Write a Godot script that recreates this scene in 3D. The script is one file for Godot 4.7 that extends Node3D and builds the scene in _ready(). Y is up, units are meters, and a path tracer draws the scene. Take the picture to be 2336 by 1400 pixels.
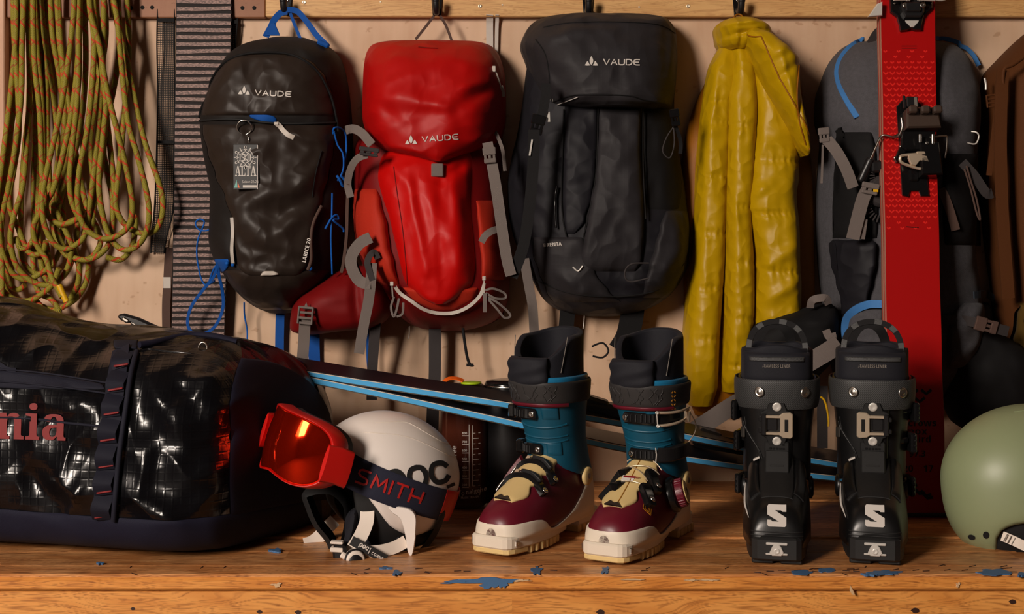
extends Node3D
# A wooden bench and peg wall with backpacks, ropes, ski boots and helmets. Units are metres, y is up, the wall is z = 0, the bench top is y = 0.

const F := 2996.0        # focal length in pixels of the 2336 x 1400 frame
const CZ := 2.8          # the camera stands 2.8 m from the wall
const CY := 0.5          # and 0.5 m above the bench
const TAU2 := TAU

var taken := {}
var mats := {}
var tex := {}

# ---------------------------------------------------------------- measuring
static func S(z: float) -> float:
	return F / (CZ - z)

static func W(px: float, py: float, z: float) -> Vector3:
	var s := (CZ - z) / F
	return Vector3((px - 1168.0) * s, CY - (py - 560.0) * s, z)

static func ground(px: float, py: float) -> Vector3:
	return W(px, py, CZ - F * CY / (py - 560.0))

static func pchip(xs: Array, ys: Array, x: float) -> float:
	var n := xs.size()
	if x <= xs[0]: return ys[0]
	if x >= xs[n - 1]: return ys[n - 1]
	var i := 0
	while x > xs[i + 1]: i += 1
	var h: float = xs[i + 1] - xs[i]
	var d: float = (ys[i + 1] - ys[i]) / h
	var m0 := d
	var m1 := d
	if i > 0:
		var dp: float = (ys[i] - ys[i - 1]) / (xs[i] - xs[i - 1])
		m0 = 0.0 if dp * d <= 0 else 2.0 * dp * d / (dp + d)
	if i < n - 2:
		var dn: float = (ys[i + 2] - ys[i + 1]) / (xs[i + 2] - xs[i + 1])
		m1 = 0.0 if dn * d <= 0 else 2.0 * dn * d / (dn + d)
	var t = (x - xs[i]) / h
	var t2 = t * t
	var t3 = t2 * t
	return (2 * t3 - 3 * t2 + 1) * ys[i] + (t3 - 2 * t2 + t) * h * m0 + (-2 * t3 + 3 * t2) * ys[i + 1] + (t3 - t2) * h * m1

static func smooth3(p: Array, k := 6, closed := false) -> PackedVector3Array:
	var out := PackedVector3Array()
	var n := p.size()
	for i in (n if closed else n - 1):
		var a: Vector3 = p[(i - 1 + n) % n] if closed else p[maxi(i - 1, 0)]
		var b: Vector3 = p[i]
		var c: Vector3 = p[(i + 1) % n]
		var d: Vector3 = p[(i + 2) % n] if closed else p[mini(i + 2, n - 1)]
		for j in k:
			out.append(b.cubic_interpolate(c, a, d, float(j) / k))
	out.append(p[0] if closed else p[n - 1])
	return out

static func smooth2(p: Array, k := 6, closed := false) -> PackedVector2Array:
	var q := []
	for a in p: q.append(Vector3(a.x, a.y, 0))
	var out := PackedVector2Array()
	for a in smooth3(q, k, closed): out.append(Vector2(a.x, a.y))
	return out

# ---------------------------------------------------------------- meshes
class MB:
	var v := PackedVector3Array()
	var n := PackedVector3Array()
	var uv := PackedVector2Array()
	var ix := PackedInt32Array()
	var xf := Transform3D.IDENTITY
	var marks := []                  # where each piece begins, for put_each
	var nested := false

	func mark() -> void:
		if not nested: marks.append(Vector2i(v.size(), ix.size()))

	func _tri(list: PackedInt32Array, a: int, b: int, c: int) -> void:
		list.append(a); list.append(b); list.append(c)

	# orients what was added since: outwards when closed, else towards the hint
	func _done(v0: int, tris: PackedInt32Array, hint := Vector3.ZERO) -> void:
		var vol := 0.0
		if hint == Vector3.ZERO:
			var o := v[v0]
			for t in range(0, tris.size(), 3):
				vol += (v[tris[t]] - o).dot((v[tris[t + 1]] - o).cross(v[tris[t + 2]] - o))
		else:
			for t in range(0, tris.size(), 3):
				var a := v[tris[t]]
				vol += (v[tris[t + 1]] - a).cross(v[tris[t + 2]] - a).dot(hint)
		if vol >= 0.0:
			for t in range(0, tris.size(), 3):
				ix.append(tris[t]); ix.append(tris[t + 2]); ix.append(tris[t + 1])
		else:
			ix.append_array(tris)
			for i in range(v0, v.size()): n[i] = -n[i]

	func grid(rows: Array, wrap := true, cap := true, flat := false, hint := Vector3.ZERO) -> void:
		mark()
		var v0 := v.size()
		var tris := PackedInt32Array()
		var R := rows.size()
		var C: int = rows[0].size()
		var CC := C + 1 if wrap else C
		var pts := PackedVector3Array()
		pts.resize(R * CC)
		for r in R:
			var row: PackedVector3Array = rows[r]
			for c in CC: pts[r * CC + c] = xf * row[c % C]
		if flat:
			for r in R - 1:
				for c in CC - 1:
					var a := pts[r * CC + c]; var b := pts[r * CC + c + 1]; var d := pts[(r + 1) * CC + c]; var e := pts[(r + 1) * CC + c + 1]
					var nn := (e - a).cross(d - b)
					if nn.length_squared() < 1e-20: continue
					nn = nn.normalized()
					var k := v.size()
					v.append(a); v.append(b); v.append(e); v.append(d)
					for q in 4: n.append(nn)
					uv.append(Vector2(0, 0)); uv.append(Vector2(1, 0)); uv.append(Vector2(1, 1)); uv.append(Vector2(0, 1))
					_tri(tris, k, k + 1, k + 2); _tri(tris, k, k + 2, k + 3)
		else:
			var nr := PackedVector3Array()
			nr.resize(R * CC)
			for r in R - 1:
				for c in CC - 1:
					var i := r * CC + c
					var f := (pts[i + CC + 1] - pts[i]).cross(pts[i + CC] - pts[i + 1])
					nr[i] += f; nr[i + 1] += f; nr[i + CC] += f; nr[i + CC + 1] += f
			if wrap:
				for r in R:
					var s := nr[r * CC] + nr[r * CC + CC - 1]
					nr[r * CC] = s; nr[r * CC + CC - 1] = s
			var along := 0.0
			for r in R:
				if r > 0: along += pts[r * CC].distance_to(pts[(r - 1) * CC])
				for c in CC:
					v.append(pts[r * CC + c]); n.append(nr[r * CC + c].normalized())
					uv.append(Vector2(float(c) / (CC - 1), along))
			for r in R - 1:
				for c in CC - 1:
					var i := v0 + r * CC + c
					_tri(tris, i, i + 1, i + CC + 1); _tri(tris, i, i + CC + 1, i + CC)
		if wrap and cap:
			for e in [0, R - 1]:
				var mid := Vector3.ZERO
				for c in C: mid += pts[e * CC + c]
				mid /= C
				var area := Vector3.ZERO
				for c in C: area += (pts[e * CC + c] - mid).cross(pts[e * CC + (c + 1) % CC] - mid)
				if area.length() < 1e-9: continue
				var nn := area.normalized() * (1.0 if e == R - 1 else -1.0)
				var k := v.size()
				v.append(mid); n.append(nn); uv.append(Vector2(0.5, 0.5))
				for c in C:
					v.append(pts[e * CC + c]); n.append(nn); uv.append(Vector2(0, 0))
				for c in C:
					if e == 0: _tri(tris, k, k + 1 + (c + 1) % C, k + 1 + c)
					else: _tri(tris, k, k + 1 + c, k + 1 + (c + 1) % C)
		_done(v0, tris, hint)

	# tube along a path; radius a number or an array
	func tube(path: PackedVector3Array, radius, sides := 8, cap := true, squash := 1.0) -> void:
		var rows := []
		var m := path.size()
		var t := (path[1] - path[0]).normalized()
		var up := Vector3(0, 0, 1) if absf(t.z) < 0.9 else Vector3(0, 1, 0)
		var s := t.cross(up).normalized()
		for i in m:
			var d := (path[mini(i + 1, m - 1)] - path[maxi(i - 1, 0)])
			if d.length_squared() > 1e-16: t = d.normalized()
			s = (s - t * s.dot(t)).normalized()
			var b := t.cross(s)
			var r: float = radius[i] if radius is Array or radius is PackedFloat32Array else radius
			var ring := PackedVector3Array()
			for k in sides:
				var a := TAU * k / sides
				ring.append(path[i] + (s * cos(a) + b * sin(a) * squash) * r)
			rows.append(ring)
		grid(rows, true, cap)

	# flat band along a path: width across, thickness along the normal
	func strap(path: PackedVector3Array, width, th := 0.0016, normal := Vector3(0, 0, 1), soft := false) -> void:
		var rows := []
		var m := path.size()
		for i in m:
			var t := (path[mini(i + 1, m - 1)] - path[maxi(i - 1, 0)]).normalized()
			var s := t.cross(normal).normalized()
			var nn := s.cross(t).normalized()
			var w: float = (width[i] if width is Array else width) * 0.5
			rows.append(PackedVector3Array([path[i] - s * w - nn * th * 0.5, path[i] - s * w + nn * th * 0.5, path[i] + s * w + nn * th * 0.5, path[i] + s * w - nn * th * 0.5]))
		grid(rows, true, true, not soft)

	func box(c: Vector3, size: Vector3, bev := 0.002, b := Basis.IDENTITY) -> void:
		var h := size * 0.5
		bev = minf(bev, minf(h.x, minf(h.y, h.z)) * 0.9)
		var rows := []
		for q in [[-h.y, bev], [-h.y + bev, 0.0], [h.y - bev, 0.0], [h.y, bev]]:
			var x: float = h.x - q[1]; var z: float = h.z - q[1]; var y: float = q[0]
			var k := bev if q[1] == 0.0 else bev * 0.3
			var ring := PackedVector3Array()
			for p in [[x, z - k], [x - k, z], [-x + k, z], [-x, z - k], [-x, -z + k], [-x + k, -z], [x - k, -z], [x, -z + k]]:
				ring.append(c + b * Vector3(p[0], y, p[1]))
			rows.append(ring)
		grid(rows, true, true, true)

	# a profile of (radius, height) turned round the y axis of the basis
	func lathe(prof: Array, c: Vector3, b := Basis.IDENTITY, seg := 24, flat := false, ex := 1.0) -> void:
		var rows := []
		for p in prof:
			var ring := PackedVector3Array()
			for k in seg:
				var a := TAU * k / seg
				ring.append(c + b * Vector3(cos(a) * p.x * ex, p.y, sin(a) * p.x))
			rows.append(ring)
		grid(rows, true, true, flat)

	# a polygon (x, y) pushed out along z of the transform, its rim bevelled
	func prism(poly: PackedVector2Array, depth: float, t := Transform3D.IDENTITY, bev := 0.001, smooth := false) -> void:
		mark()
		nested = true
		var m := poly.size()
		var area := 0.0
		for i in m: area += poly[i].cross(poly[(i + 1) % m])
		var inset := PackedVector2Array()
		for i in m:
			var a := (poly[i] - poly[(i - 1 + m) % m]).normalized()
			var b := (poly[(i + 1) % m] - poly[i]).normalized()
			var nn := (a + b).normalized().orthogonal() * (1.0 if area < 0 else -1.0)
			inset.append(poly[i] + nn * bev * -1.0)
		if absf(_area(inset)) > absf(area) * 0.5:
			for i in m: inset[i] = 2.0 * poly[i] - inset[i]
		var rows := []
		for q in [[inset, 0.0], [poly, bev], [poly, depth - bev], [inset, depth]]:
			var ring := PackedVector3Array()
			for p in q[0]: ring.append(t * Vector3(p.x, p.y, q[1]))
			rows.append(ring)
		grid(rows, true, false, not smooth)
		var tri := Geometry2D.triangulate_polygon(inset)
		for side in 2:
			var z := 0.0 if side == 0 else depth
			var k := v.size()
			var tris := PackedInt32Array()
			var nn := (xf.basis * (t.basis * Vector3(0, 0, 1))).normalized() * (-1.0 if side == 0 else 1.0)
			for p in inset:
				v.append(xf * (t * Vector3(p.x, p.y, z))); n.append(nn); uv.append(p)
			for i in tri: tris.append(k + i)
			for i in range(0, tris.size(), 3):
				var f := (v[tris[i + 1]] - v[tris[i]]).cross(v[tris[i + 2]] - v[tris[i]])
				if f.dot(nn) > 0.0: ix.append(tris[i]); ix.append(tris[i + 2]); ix.append(tris[i + 1])
				else: ix.append(tris[i]); ix.append(tris[i + 1]); ix.append(tris[i + 2])
		nested = false

	func _area(p: PackedVector2Array) -> float:
		var s := 0.0
		for i in p.size(): s += p[i].cross(p[(i + 1) % p.size()])
		return s

	# a polygon of any outline laid on a surface: where maps the flat point to the place, lift is the thickness
	func fill(poly: PackedVector2Array, where: Callable, lift := 0.0008, out := Vector3(0, 0, 1), grain := 1e9) -> void:
		mark()
		nested = true
		var m := poly.size()
		var top := PackedVector3Array()
		var low := PackedVector3Array()
		for p in poly:
			var q: Vector3 = where.call(p)
			top.append(q + out * lift); low.append(q - out * lift)
		grid([low, top], true, false, true)
		var tri := Geometry2D.triangulate_polygon(poly)
		var k := v.size()
		var flat := Array(poly)
		# long triangles are cut so that the piece follows a curved surface
		var todo := Array(tri)
		tri = PackedInt32Array()
		while todo.size():
			var t := [todo.pop_back(), todo.pop_back(), todo.pop_back()]
			var far := 0.0; var e := 0
			for q in 3:
				var d: float = flat[t[q]].distance_to(flat[t[(q + 1) % 3]])
				if d > far: far = d; e = q
			if far <= grain or flat.size() > 4000:
				tri.append(t[0]); tri.append(t[1]); tri.append(t[2])
				continue
			var mid: Vector2 = (flat[t[e]] + flat[t[(e + 1) % 3]]) * 0.5
			flat.append(mid)
			var w: Vector3 = where.call(mid)
			top.append(w + out * lift)
			todo.append_array([t[e], flat.size() - 1, t[(e + 2) % 3], flat.size() - 1, t[(e + 1) % 3], t[(e + 2) % 3]])
		for p in top:
			v.append(xf * p); n.append((xf.basis * out).normalized()); uv.append(Vector2.ZERO)
		for i in range(0, tri.size(), 3):
			var a := k + tri[i]; var b := k + tri[i + 1]; var c := k + tri[i + 2]
			var f := (v[b] - v[a]).cross(v[c] - v[a])
			if f.dot(n[a]) > 0.0: ix.append(a); ix.append(c); ix.append(b)
			else: ix.append(a); ix.append(b); ix.append(c)
		nested = false

	# a line of some width laid on a surface
	func line(pts: PackedVector2Array, w: float, where: Callable, lift := 0.0008, out := Vector3(0, 0, 1)) -> void:
		var rows := []
		var m := pts.size()
		for i in m:
			var t := (pts[mini(i + 1, m - 1)] - pts[maxi(i - 1, 0)]).normalized()
			var o := t.orthogonal() * w * 0.5
			var p := pts[i]
			if i == 0: p -= t * w * 0.3
			if i == m - 1: p += t * w * 0.3
			var l: Vector3 = where.call(p - o)
			var r: Vector3 = where.call(p + o)
			rows.append(PackedVector3Array([l - out * lift, l + out * lift, r + out * lift, r - out * lift]))
		grid(rows, true, true, true)

# ---------------------------------------------------------------- soft bodies: rows of a silhouette with a depth each
class Body:
	var ys := []; var xl := []; var xr := []; var dd := []
	var tab := []                    # a dense table of [xl, xr, d]
	var y0 := 0.0; var y1 := 0.0
	var zb := 0.0
	var e := 3.0                     # how boxy the section is
	var cr := []                     # creases: [ax, ay, bx, by, width, depth]
	var noise := FastNoiseLite.new()
	var amp := 0.0
	var stretch := Vector2(1, 1)
	var amp2 := 0.0
	var extra = null
	const N := 240

	# rows: [py, pxl, pxr, depth] in the pixels of the photograph, at the distance zs of the silhouette
	func _init(rows: Array, zs: float, zback: float, boxy := 3.0) -> void:
		zb = zback; e = boxy
		var a := []
		for r in rows:
			var l := W(r[1], r[0], zs)
			var q := W(r[2], r[0], zs)
			a.append([-l.y, l.x, q.x, r[3]])
		for r in a:
			ys.append(r[0]); xl.append(r[1]); xr.append(r[2]); dd.append(r[3])
		y0 = ys[0]; y1 = ys[-1]
		for i in N + 1:
			var y := lerpf(y0, y1, float(i) / N)
			tab.append(Vector3(pchip(ys, xl, y), pchip(ys, xr, y), pchip(ys, dd, y)))
		noise.noise_type = FastNoiseLite.TYPE_SIMPLEX
		noise.fractal_type = FastNoiseLite.FRACTAL_FBM
		noise.fractal_octaves = 2
		noise.frequency = 1.0

	static func pchip(xs: Array, ys_: Array, x: float) -> float:
		var n := xs.size()
		if x <= xs[0]: return ys_[0]
		if x >= xs[n - 1]: return ys_[n - 1]
		var i := 0
		while x > xs[i + 1]: i += 1
		var h: float = xs[i + 1] - xs[i]
		var d: float = (ys_[i + 1] - ys_[i]) / h
		var m0 := d
		var m1 := d
		if i > 0:
			var dp: float = (ys_[i] - ys_[i - 1]) / (xs[i] - xs[i - 1])
			m0 = 0.0 if dp * d <= 0 else 2.0 * dp * d / (dp + d)
		if i < n - 2:
			var dn: float = (ys_[i + 2] - ys_[i + 1]) / (xs[i + 2] - xs[i + 1])
			m1 = 0.0 if dn * d <= 0 else 2.0 * dn * d / (dn + d)
		var t = (x - xs[i]) / h
		var t2 = t * t
		var t3 = t2 * t
		return (2 * t3 - 3 * t2 + 1) * ys_[i] + (t3 - 2 * t2 + t) * h * m0 + (-2 * t3 + 3 * t2) * ys_[i + 1] + (t3 - t2) * h * m1

	static func W(px: float, py: float, z: float) -> Vector3:
		var s := (CZ - z) / F
		return Vector3((px - 1168.0) * s, CY - (py - 560.0) * s, z)

	func crumple(seed_: int, big: float, fine: float, freq := 9.0, st := Vector2(1, 1)) -> void:
		noise.seed = seed_; amp = big; amp2 = fine; noise.frequency = freq; stretch = st

	# a fold along a line between two pixels; depth > 0 stands out
	func fold(ax: float, ay: float, bx: float, by: float, w: float, d: float, z := 0.15) -> void:
		var p := W(ax, ay, z); var q := W(bx, by, z)
		cr.append([Vector2(p.x, p.y), Vector2(q.x, q.y), w / 1150.0, d])

	func row(y: float) -> Vector3:
		var t := clampf((-y - y0) / (y1 - y0), 0.0, 1.0) * N
		var i := mini(int(t), N - 1)
		return tab[i].lerp(tab[i + 1], t - i)

	func front(x: float, y: float) -> float:
		var r := row(y)
		var hw := maxf((r.y - r.x) * 0.5, 1e-5)
		var u := clampf((x - (r.x + r.y) * 0.5) / hw, -1.0, 1.0)
		var au := absf(u)
		var z := zb + r.z * sqrt(maxf(1.0 - pow(au, e), 0.0))
		var g := 1.0 - pow(au, 8.0)
		if amp != 0.0:
			var nx := x * stretch.x; var ny := y * stretch.y
			z += g * amp * 0.8 * noise.get_noise_2d(nx, ny)
			if amp2 != 0.0:
				var k := noise.get_noise_2d(nx * 1.5 + 5.0, ny * 1.5)
				z -= g * amp2 * 1.2 * sqrt(k * k + 0.01)
		for c in cr:
			var a: Vector2 = c[0]; var b: Vector2 = c[1]
			var ab := b - a
			var p := Vector2(x, y) - a
			var t := clampf(p.dot(ab) / ab.length_squared(), 0.0, 1.0)
			var d2 = (p - ab * t).length_squared() / (c[2] * c[2])
			if d2 < 9.0: z += c[3] * exp(-d2) * g * (0.4 + 0.6 * sin(PI * clampf(t, 0.08, 0.92)))
		if extra != null: z += g * extra.call(x, y)
		return z

	func pt(p: Vector2) -> Vector3:
		var z := zb + 0.1
		var w := Vector3.ZERO
		for i in 4:
			w = W(p.x, p.y, z)
			z = front(w.x, w.y)
		return Vector3(w.x, w.y, z)

	func shell(m: MB, nr := 90, nc := 56, back := 0.0) -> void:
		var rows := []
		for i in nr + 1:
			# rows crowd at the ends, where the outline turns
			var q := float(i) / nr
			q = lerpf(q, 0.5 - 0.5 * cos(PI * q), 0.6)
			var y := -lerpf(y0, y1, q)
			var r := row(y)
			var cx := (r.x + r.y) * 0.5; var hw := (r.y - r.x) * 0.5
			var ring := PackedVector3Array()
			for j in nc + 1:
				var u := sin(lerpf(-PI / 2, PI / 2, float(j) / nc))
				var x := cx + u * hw
				ring.append(Vector3(x, y, front(x, y)))
			for j in range(1, 6):
				var u := cos(PI * j / 6.0)
				ring.append(Vector3(cx + u * hw, y, zb - back * sin(PI * j / 6.0)))
			rows.append(ring)
		m.grid(rows, true, true)

	# a raised panel on the front: rows [py, pxl, pxr] in pixels
	func panel(m: MB, rows: Array, h: float, nr := 40, nc := 30, edge := 0.12, bulge := 0.0) -> void:
		var a := []; var l := []; var r := []
		for q in rows: a.append(q[0]); l.append(q[1]); r.append(q[2])
		var out := []
		for i in nr + 1:
			var t := float(i) / nr
			var py: float = lerpf(a[0], a[-1], t)
			var pl := pchip(a, l, py); var pr := pchip(a, r, py)
			var te := clampf(minf(t, 1.0 - t) / edge, 0.0, 1.0)
			var ring := PackedVector3Array()
			for j in nc + 1:
				var s := float(j) / nc
				var se := clampf(minf(s, 1.0 - s) / edge, 0.0, 1.0)
				var p := pt(Vector2(lerpf(pl, pr, s), py))
				var k := sqrt(1.0 - (1.0 - se) * (1.0 - se)) * sqrt(1.0 - (1.0 - te) * (1.0 - te))
				p.z += h * k + bulge * sin(PI * s) * sin(PI * t) - 0.0012
				ring.append(p)
			for j in range(1, 6):
				var p := ring[nc].lerp(ring[0], j / 6.0)
				p = pt(Vector2(lerpf(pr, pl, j / 6.0), py))
				p.z -= 0.004
				ring.append(p)
			out.append(ring)
		m.grid(out, true, true)

	func on(pts: Array, lift := 0.002, k := 6, closed := false) -> PackedVector3Array:
		var out := PackedVector3Array()
		for p in smooth2s(pts, k, closed):
			var q := pt(p)
			q.z += lift
			out.append(q)
		return out

	static func smooth2s(p: Array, k: int, closed := false) -> PackedVector2Array:
		var out := PackedVector2Array()
		var n := p.size()
		for i in (n if closed else n - 1):
			var a: Vector2 = p[(i - 1 + n) % n] if closed else p[maxi(i - 1, 0)]
			var b: Vector2 = p[i]
			var c: Vector2 = p[(i + 1) % n]
			var d: Vector2 = p[(i + 2) % n] if closed else p[mini(i + 2, n - 1)]
			for j in k: out.append(b.cubic_interpolate(c, a, d, float(j) / k))
		out.append(p[0] if closed else p[n - 1])
		return out

# ---------------------------------------------------------------- names, labels, nodes
func numbered(called: String) -> String:
	var k: int = taken.get(called, -1) + 1
	taken[called] = k
	return called if k == 0 else "%s_%03d" % [called, k]

func tag(o: Node3D, label: String, category: String, group := "") -> Node3D:
	o.set_meta("label", label); o.set_meta("category", category)
	if group: o.set_meta("group", group)
	return o

func thing(called: String, at: Vector3, label: String, category: String, group := "", b := Basis.IDENTITY) -> Node3D:
	var o := Node3D.new()
	o.name = numbered(called)
	add_child(o)
	o.transform = Transform3D(b, at)
	tag(o, label, category, group)
	return o

# commits a mesh; its vertices are in the scene's axes unless own is true (then in the parent's)
func put(m: MB, called: String, mat: Material, parent: Node3D = null, own := false) -> MeshInstance3D:
	var o := MeshInstance3D.new()
	var at := Vector3.ZERO
	if parent == null:
		var bb := AABB(m.v[0], Vector3.ZERO)
		for p in m.v: bb = bb.expand(p)
		at = Vector3(bb.get_center().x, bb.position.y, bb.get_center().z)
		o.name = numbered(called)
	else:
		at = Vector3.ZERO if own else parent.global_position
		o.name = called
	if at != Vector3.ZERO:
		for i in m.v.size(): m.v[i] -= at
	var arr := []
	arr.resize(Mesh.ARRAY_MAX)
	arr[Mesh.ARRAY_VERTEX] = m.v; arr[Mesh.ARRAY_NORMAL] = m.n; arr[Mesh.ARRAY_TEX_UV] = m.uv; arr[Mesh.ARRAY_INDEX] = m.ix
	var me := ArrayMesh.new()
	me.add_surface_from_arrays(Mesh.PRIMITIVE_TRIANGLES, arr)
	me.surface_set_material(0, mat)
	o.mesh = me
	if parent == null:
		add_child(o)
		o.position = at
	else:
		parent.add_child(o, true)
	return o

# the same, every piece of the mesh a part of its own
func put_each(m: MB, called: String, mat: Material, parent: Node3D, own := false) -> void:
	for i in m.marks.size():
		var a: Vector2i = m.marks[i]
		var b: Vector2i = m.marks[i + 1] if i + 1 < m.marks.size() else Vector2i(m.v.size(), m.ix.size())
		var q := MB.new()
		q.v = m.v.slice(a.x, b.x); q.n = m.n.slice(a.x, b.x); q.uv = m.uv.slice(a.x, b.x)
		q.ix = m.ix.slice(a.y, b.y)
		for k in q.ix.size(): q.ix[k] -= a.x
		put(q, called, mat, parent, own)

func struct(m: MB, called: String, mat: Material, parent: Node3D = null) -> MeshInstance3D:
	var o := put(m, called, mat, parent)
	if parent == null: o.set_meta("kind", "structure")
	return o

# ---------------------------------------------------------------- lettering
const GLYPH := {
	"V": [[0, 0, .5, 1, 1, 0]], "A": [[0, 1, .5, 0, 1, 1], [.24, .64, .76, .64]], "U": [[0, 0, 0, .7, .1, .93, .3, 1, .7, 1, .9, .93, 1, .7, 1, 0]],
	"D": [[0, 0, .55, 0, .85, .12, 1, .4, 1, .6, .85, .88, .55, 1, 0, 1, 0, 0]], "E": [[1, 0, .4, 0, .12, .12, 0, .4, 0, .6, .12, .88, .4, 1, 1, 1], [0, .5, .85, .5]],
	"S": [[1, 0, .25, 0, .04, .1, .04, .35, .25, .47, .75, .53, .96, .65, .96, .9, .75, 1, 0, 1]], "M": [[0, 1, 0.1, 0, .5, .75, .9, 0, 1, 1]], "I": [[0, 0, 0, 1]],
	"T": [[0, 0, 1, 0], [.5, 0, .5, 1]], "H": [[0, 0, 0, 1], [1, 0, 1, 1], [0, .5, 1, .5]],
	"p": [[0, 1.5, 0, .5, .06, .25, .3, 0, .7, 0, .94, .25, 1, .5, .94, .75, .7, 1, .3, 1, .06, .75]], "o": [[.5, 0, .2, .06, .03, .3, 0, .5, .03, .7, .2, .94, .5, 1, .8, .94, .97, .7, 1, .5, .97, .3, .8, .06, .5, 0]],
	"c": [[.97, .22, .8, .06, .5, 0, .2, .06, .03, .3, 0, .5, .03, .7, .2, .94, .5, 1, .8, .94, .97, .78]],
	"K": [[0, 0, 0, 1], [1, 0, .05, .5, 1, 1]], "L": [[0, 0, 0, 1, 1, 1]], "R": [[0, 1, 0, 0, .8, 0, 1, .15, 1, .4, .8, .5, 0, .5], [.45, .5, 1, 1]], "C": [[1, .05, .3, 0, .05, .2, 0, .5, .05, .8, .3, 1, 1, .95]],
}

func strokes(m: MB, text: String, at: Vector2, w: float, h: float, gap: float, turn: float, thick: float, where: Callable, lift := 0.0008, out := Vector3(0, 0, 1)) -> void:
	var x := 0.0
	var ax := Vector2(cos(turn), sin(turn)); var ay := Vector2(-sin(turn), cos(turn))
	for ch in text:
		var gw := w
		if ch == "I": gw = 0.0
		if ch == "M": gw = w * 1.25
		for s in GLYPH[ch]:
			var pts := PackedVector2Array()
			for i in range(0, s.size(), 2):
				var p: Vector2 = at + ax * (x + s[i] * gw) + ay * (s[i + 1] * h)
				if pts.size():
					var q := pts[pts.size() - 1]
					var k := maxi(1, int(q.distance_to(p) / 8.0))
					for j in range(1, k): pts.append(q.lerp(p, float(j) / k))
				pts.append(p)
			if ch in "poc" and h > 20.0: pts = smooth2(Array(pts), 3)
			m.line(pts, thick, where, lift, out)
		x += gw + gap

# TextMesh lettering laid on a surface: height in the units of the flat points
func words(m: MB, text: String, at: Vector2, h: float, turn: float, where: Callable, font := "Droid Sans", bold := false, lift := 0.0006, out := Vector3(0, 0, 1), wide := 1.0) -> void:
	var t := TextMesh.new()
	var f := SystemFont.new()
	f.font_names = PackedStringArray([font])
	f.font_weight = 700 if bold else 400
	t.font = f; t.font_size = 32; t.pixel_size = 1.0 / 23.0; t.depth = 0.1; t.curve_step = 3.0
	t.horizontal_alignment = HORIZONTAL_ALIGNMENT_LEFT; t.vertical_alignment = VERTICAL_ALIGNMENT_BOTTOM
	t.text = text
	var ax := Vector2(cos(turn), sin(turn)) * h * wide; var ay := Vector2(sin(turn), -cos(turn)) * h
	for s in t.get_surface_count():
		var a := t.surface_get_arrays(s)
		var vv: PackedVector3Array = a[Mesh.ARRAY_VERTEX]
		var nn: PackedVector3Array = a[Mesh.ARRAY_NORMAL]
		var ii = a[Mesh.ARRAY_INDEX]
		var k := m.v.size()
		for i in vv.size():
			var p: Vector3 = where.call(at + ax * vv[i].x + ay * vv[i].y)
			m.v.append(m.xf * (p + out * (lift if vv[i].z > 0.0 else -lift)))
			m.n.append((m.xf.basis * out).normalized()); m.uv.append(Vector2.ZERO)
		if ii == null:
			for i in vv.size(): m.ix.append(k + i)
		else:
			for i in ii: m.ix.append(k + i)

# the three leaves of the maker's mark on the packs, about w wide, its foot centred at c
func leaves(m: MB, c: Vector2, w: float, turn: float, where: Callable) -> void:
	var rot := Transform2D(turn, c)
	var mid := []
	for p in [[0, -.72], [.1, -.55], [.14, -.38], [.1, -.2], [0, -.06], [-.1, -.2], [-.14, -.38], [-.1, -.55]]: mid.append(rot * (Vector2(p[0], p[1]) * w))
	m.fill(smooth2(mid, 3, true).slice(0, -1), where)
	for s in [-1.0, 1.0]:
		var leaf := PackedVector2Array()
		for p in [[.1, -.02], [.2, -.2], [.27, -.36], [.34, -.3], [.42, -.18], [.5, -.02], [.3, .0]]: leaf.append(rot * (Vector2(p[0] * s, p[1]) * w))
		m.fill(leaf, where)

# ---------------------------------------------------------------- small fittings, in the scene's axes (c on the surface, b.z outwards, b.y up)
func rivet(m: MB, c: Vector3, r: float, b := Basis.IDENTITY, high := 0.3) -> void:
	var q := b * Basis(Vector3(1, 0, 0), PI / 2)
	m.lathe([Vector2(r, 0), Vector2(r, r * high * 0.6), Vector2(r * 0.8, r * high), Vector2(r * 0.5, r * high), Vector2(r * 0.4, r * high * 0.7), Vector2(0.0001, r * high * 0.7)], c, q, 18)

func side_buckle(m: MB, c: Vector3, w: float, h: float, turn := 0.0, d := 0.008) -> void:
	var b := Basis(Vector3(0, 0, 1), turn)
	m.box(c + b * Vector3(0, h * 0.22, 0), Vector3(w, h * 0.42, d), 0.0015, b)
	m.box(c + b * Vector3(0, -h * 0.3, 0), Vector3(w * 0.92, h * 0.26, d * 0.8), 0.0015, b)
	for s in [-1.0, 1.0]: m.box(c + b * Vector3(s * w * 0.33, -h * 0.08, 0), Vector3(w * 0.2, h * 0.3, d * 0.7), 0.001, b)
	m.box(c + b * Vector3(0, -h * 0.08, 0), Vector3(w * 0.22, h * 0.2, d * 0.6), 0.001, b)

func ladder_buckle(m: MB, c: Vector3, w: float, h: float, turn := 0.0, d := 0.007) -> void:
	var b := Basis(Vector3(0, 0, 1), turn)
	for s in [-1.0, 1.0]: m.box(c + b * Vector3(s * w * 0.46, 0, 0), Vector3(w * 0.12, h, d), 0.0012, b)
	for k in 4: m.box(c + b * Vector3(0, h * (0.44 - 0.293 * k), d * (0.2 if k % 2 == 0 else -0.1)), Vector3(w * 0.9, h * 0.13, d * 0.6), 0.0008, b)

func path_px(pts: Array, k := 6) -> PackedVector3Array:
	var q := []
	for p in pts: q.append(W(p[0], p[1], p[2]))
	return smooth3(q, k)

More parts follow.
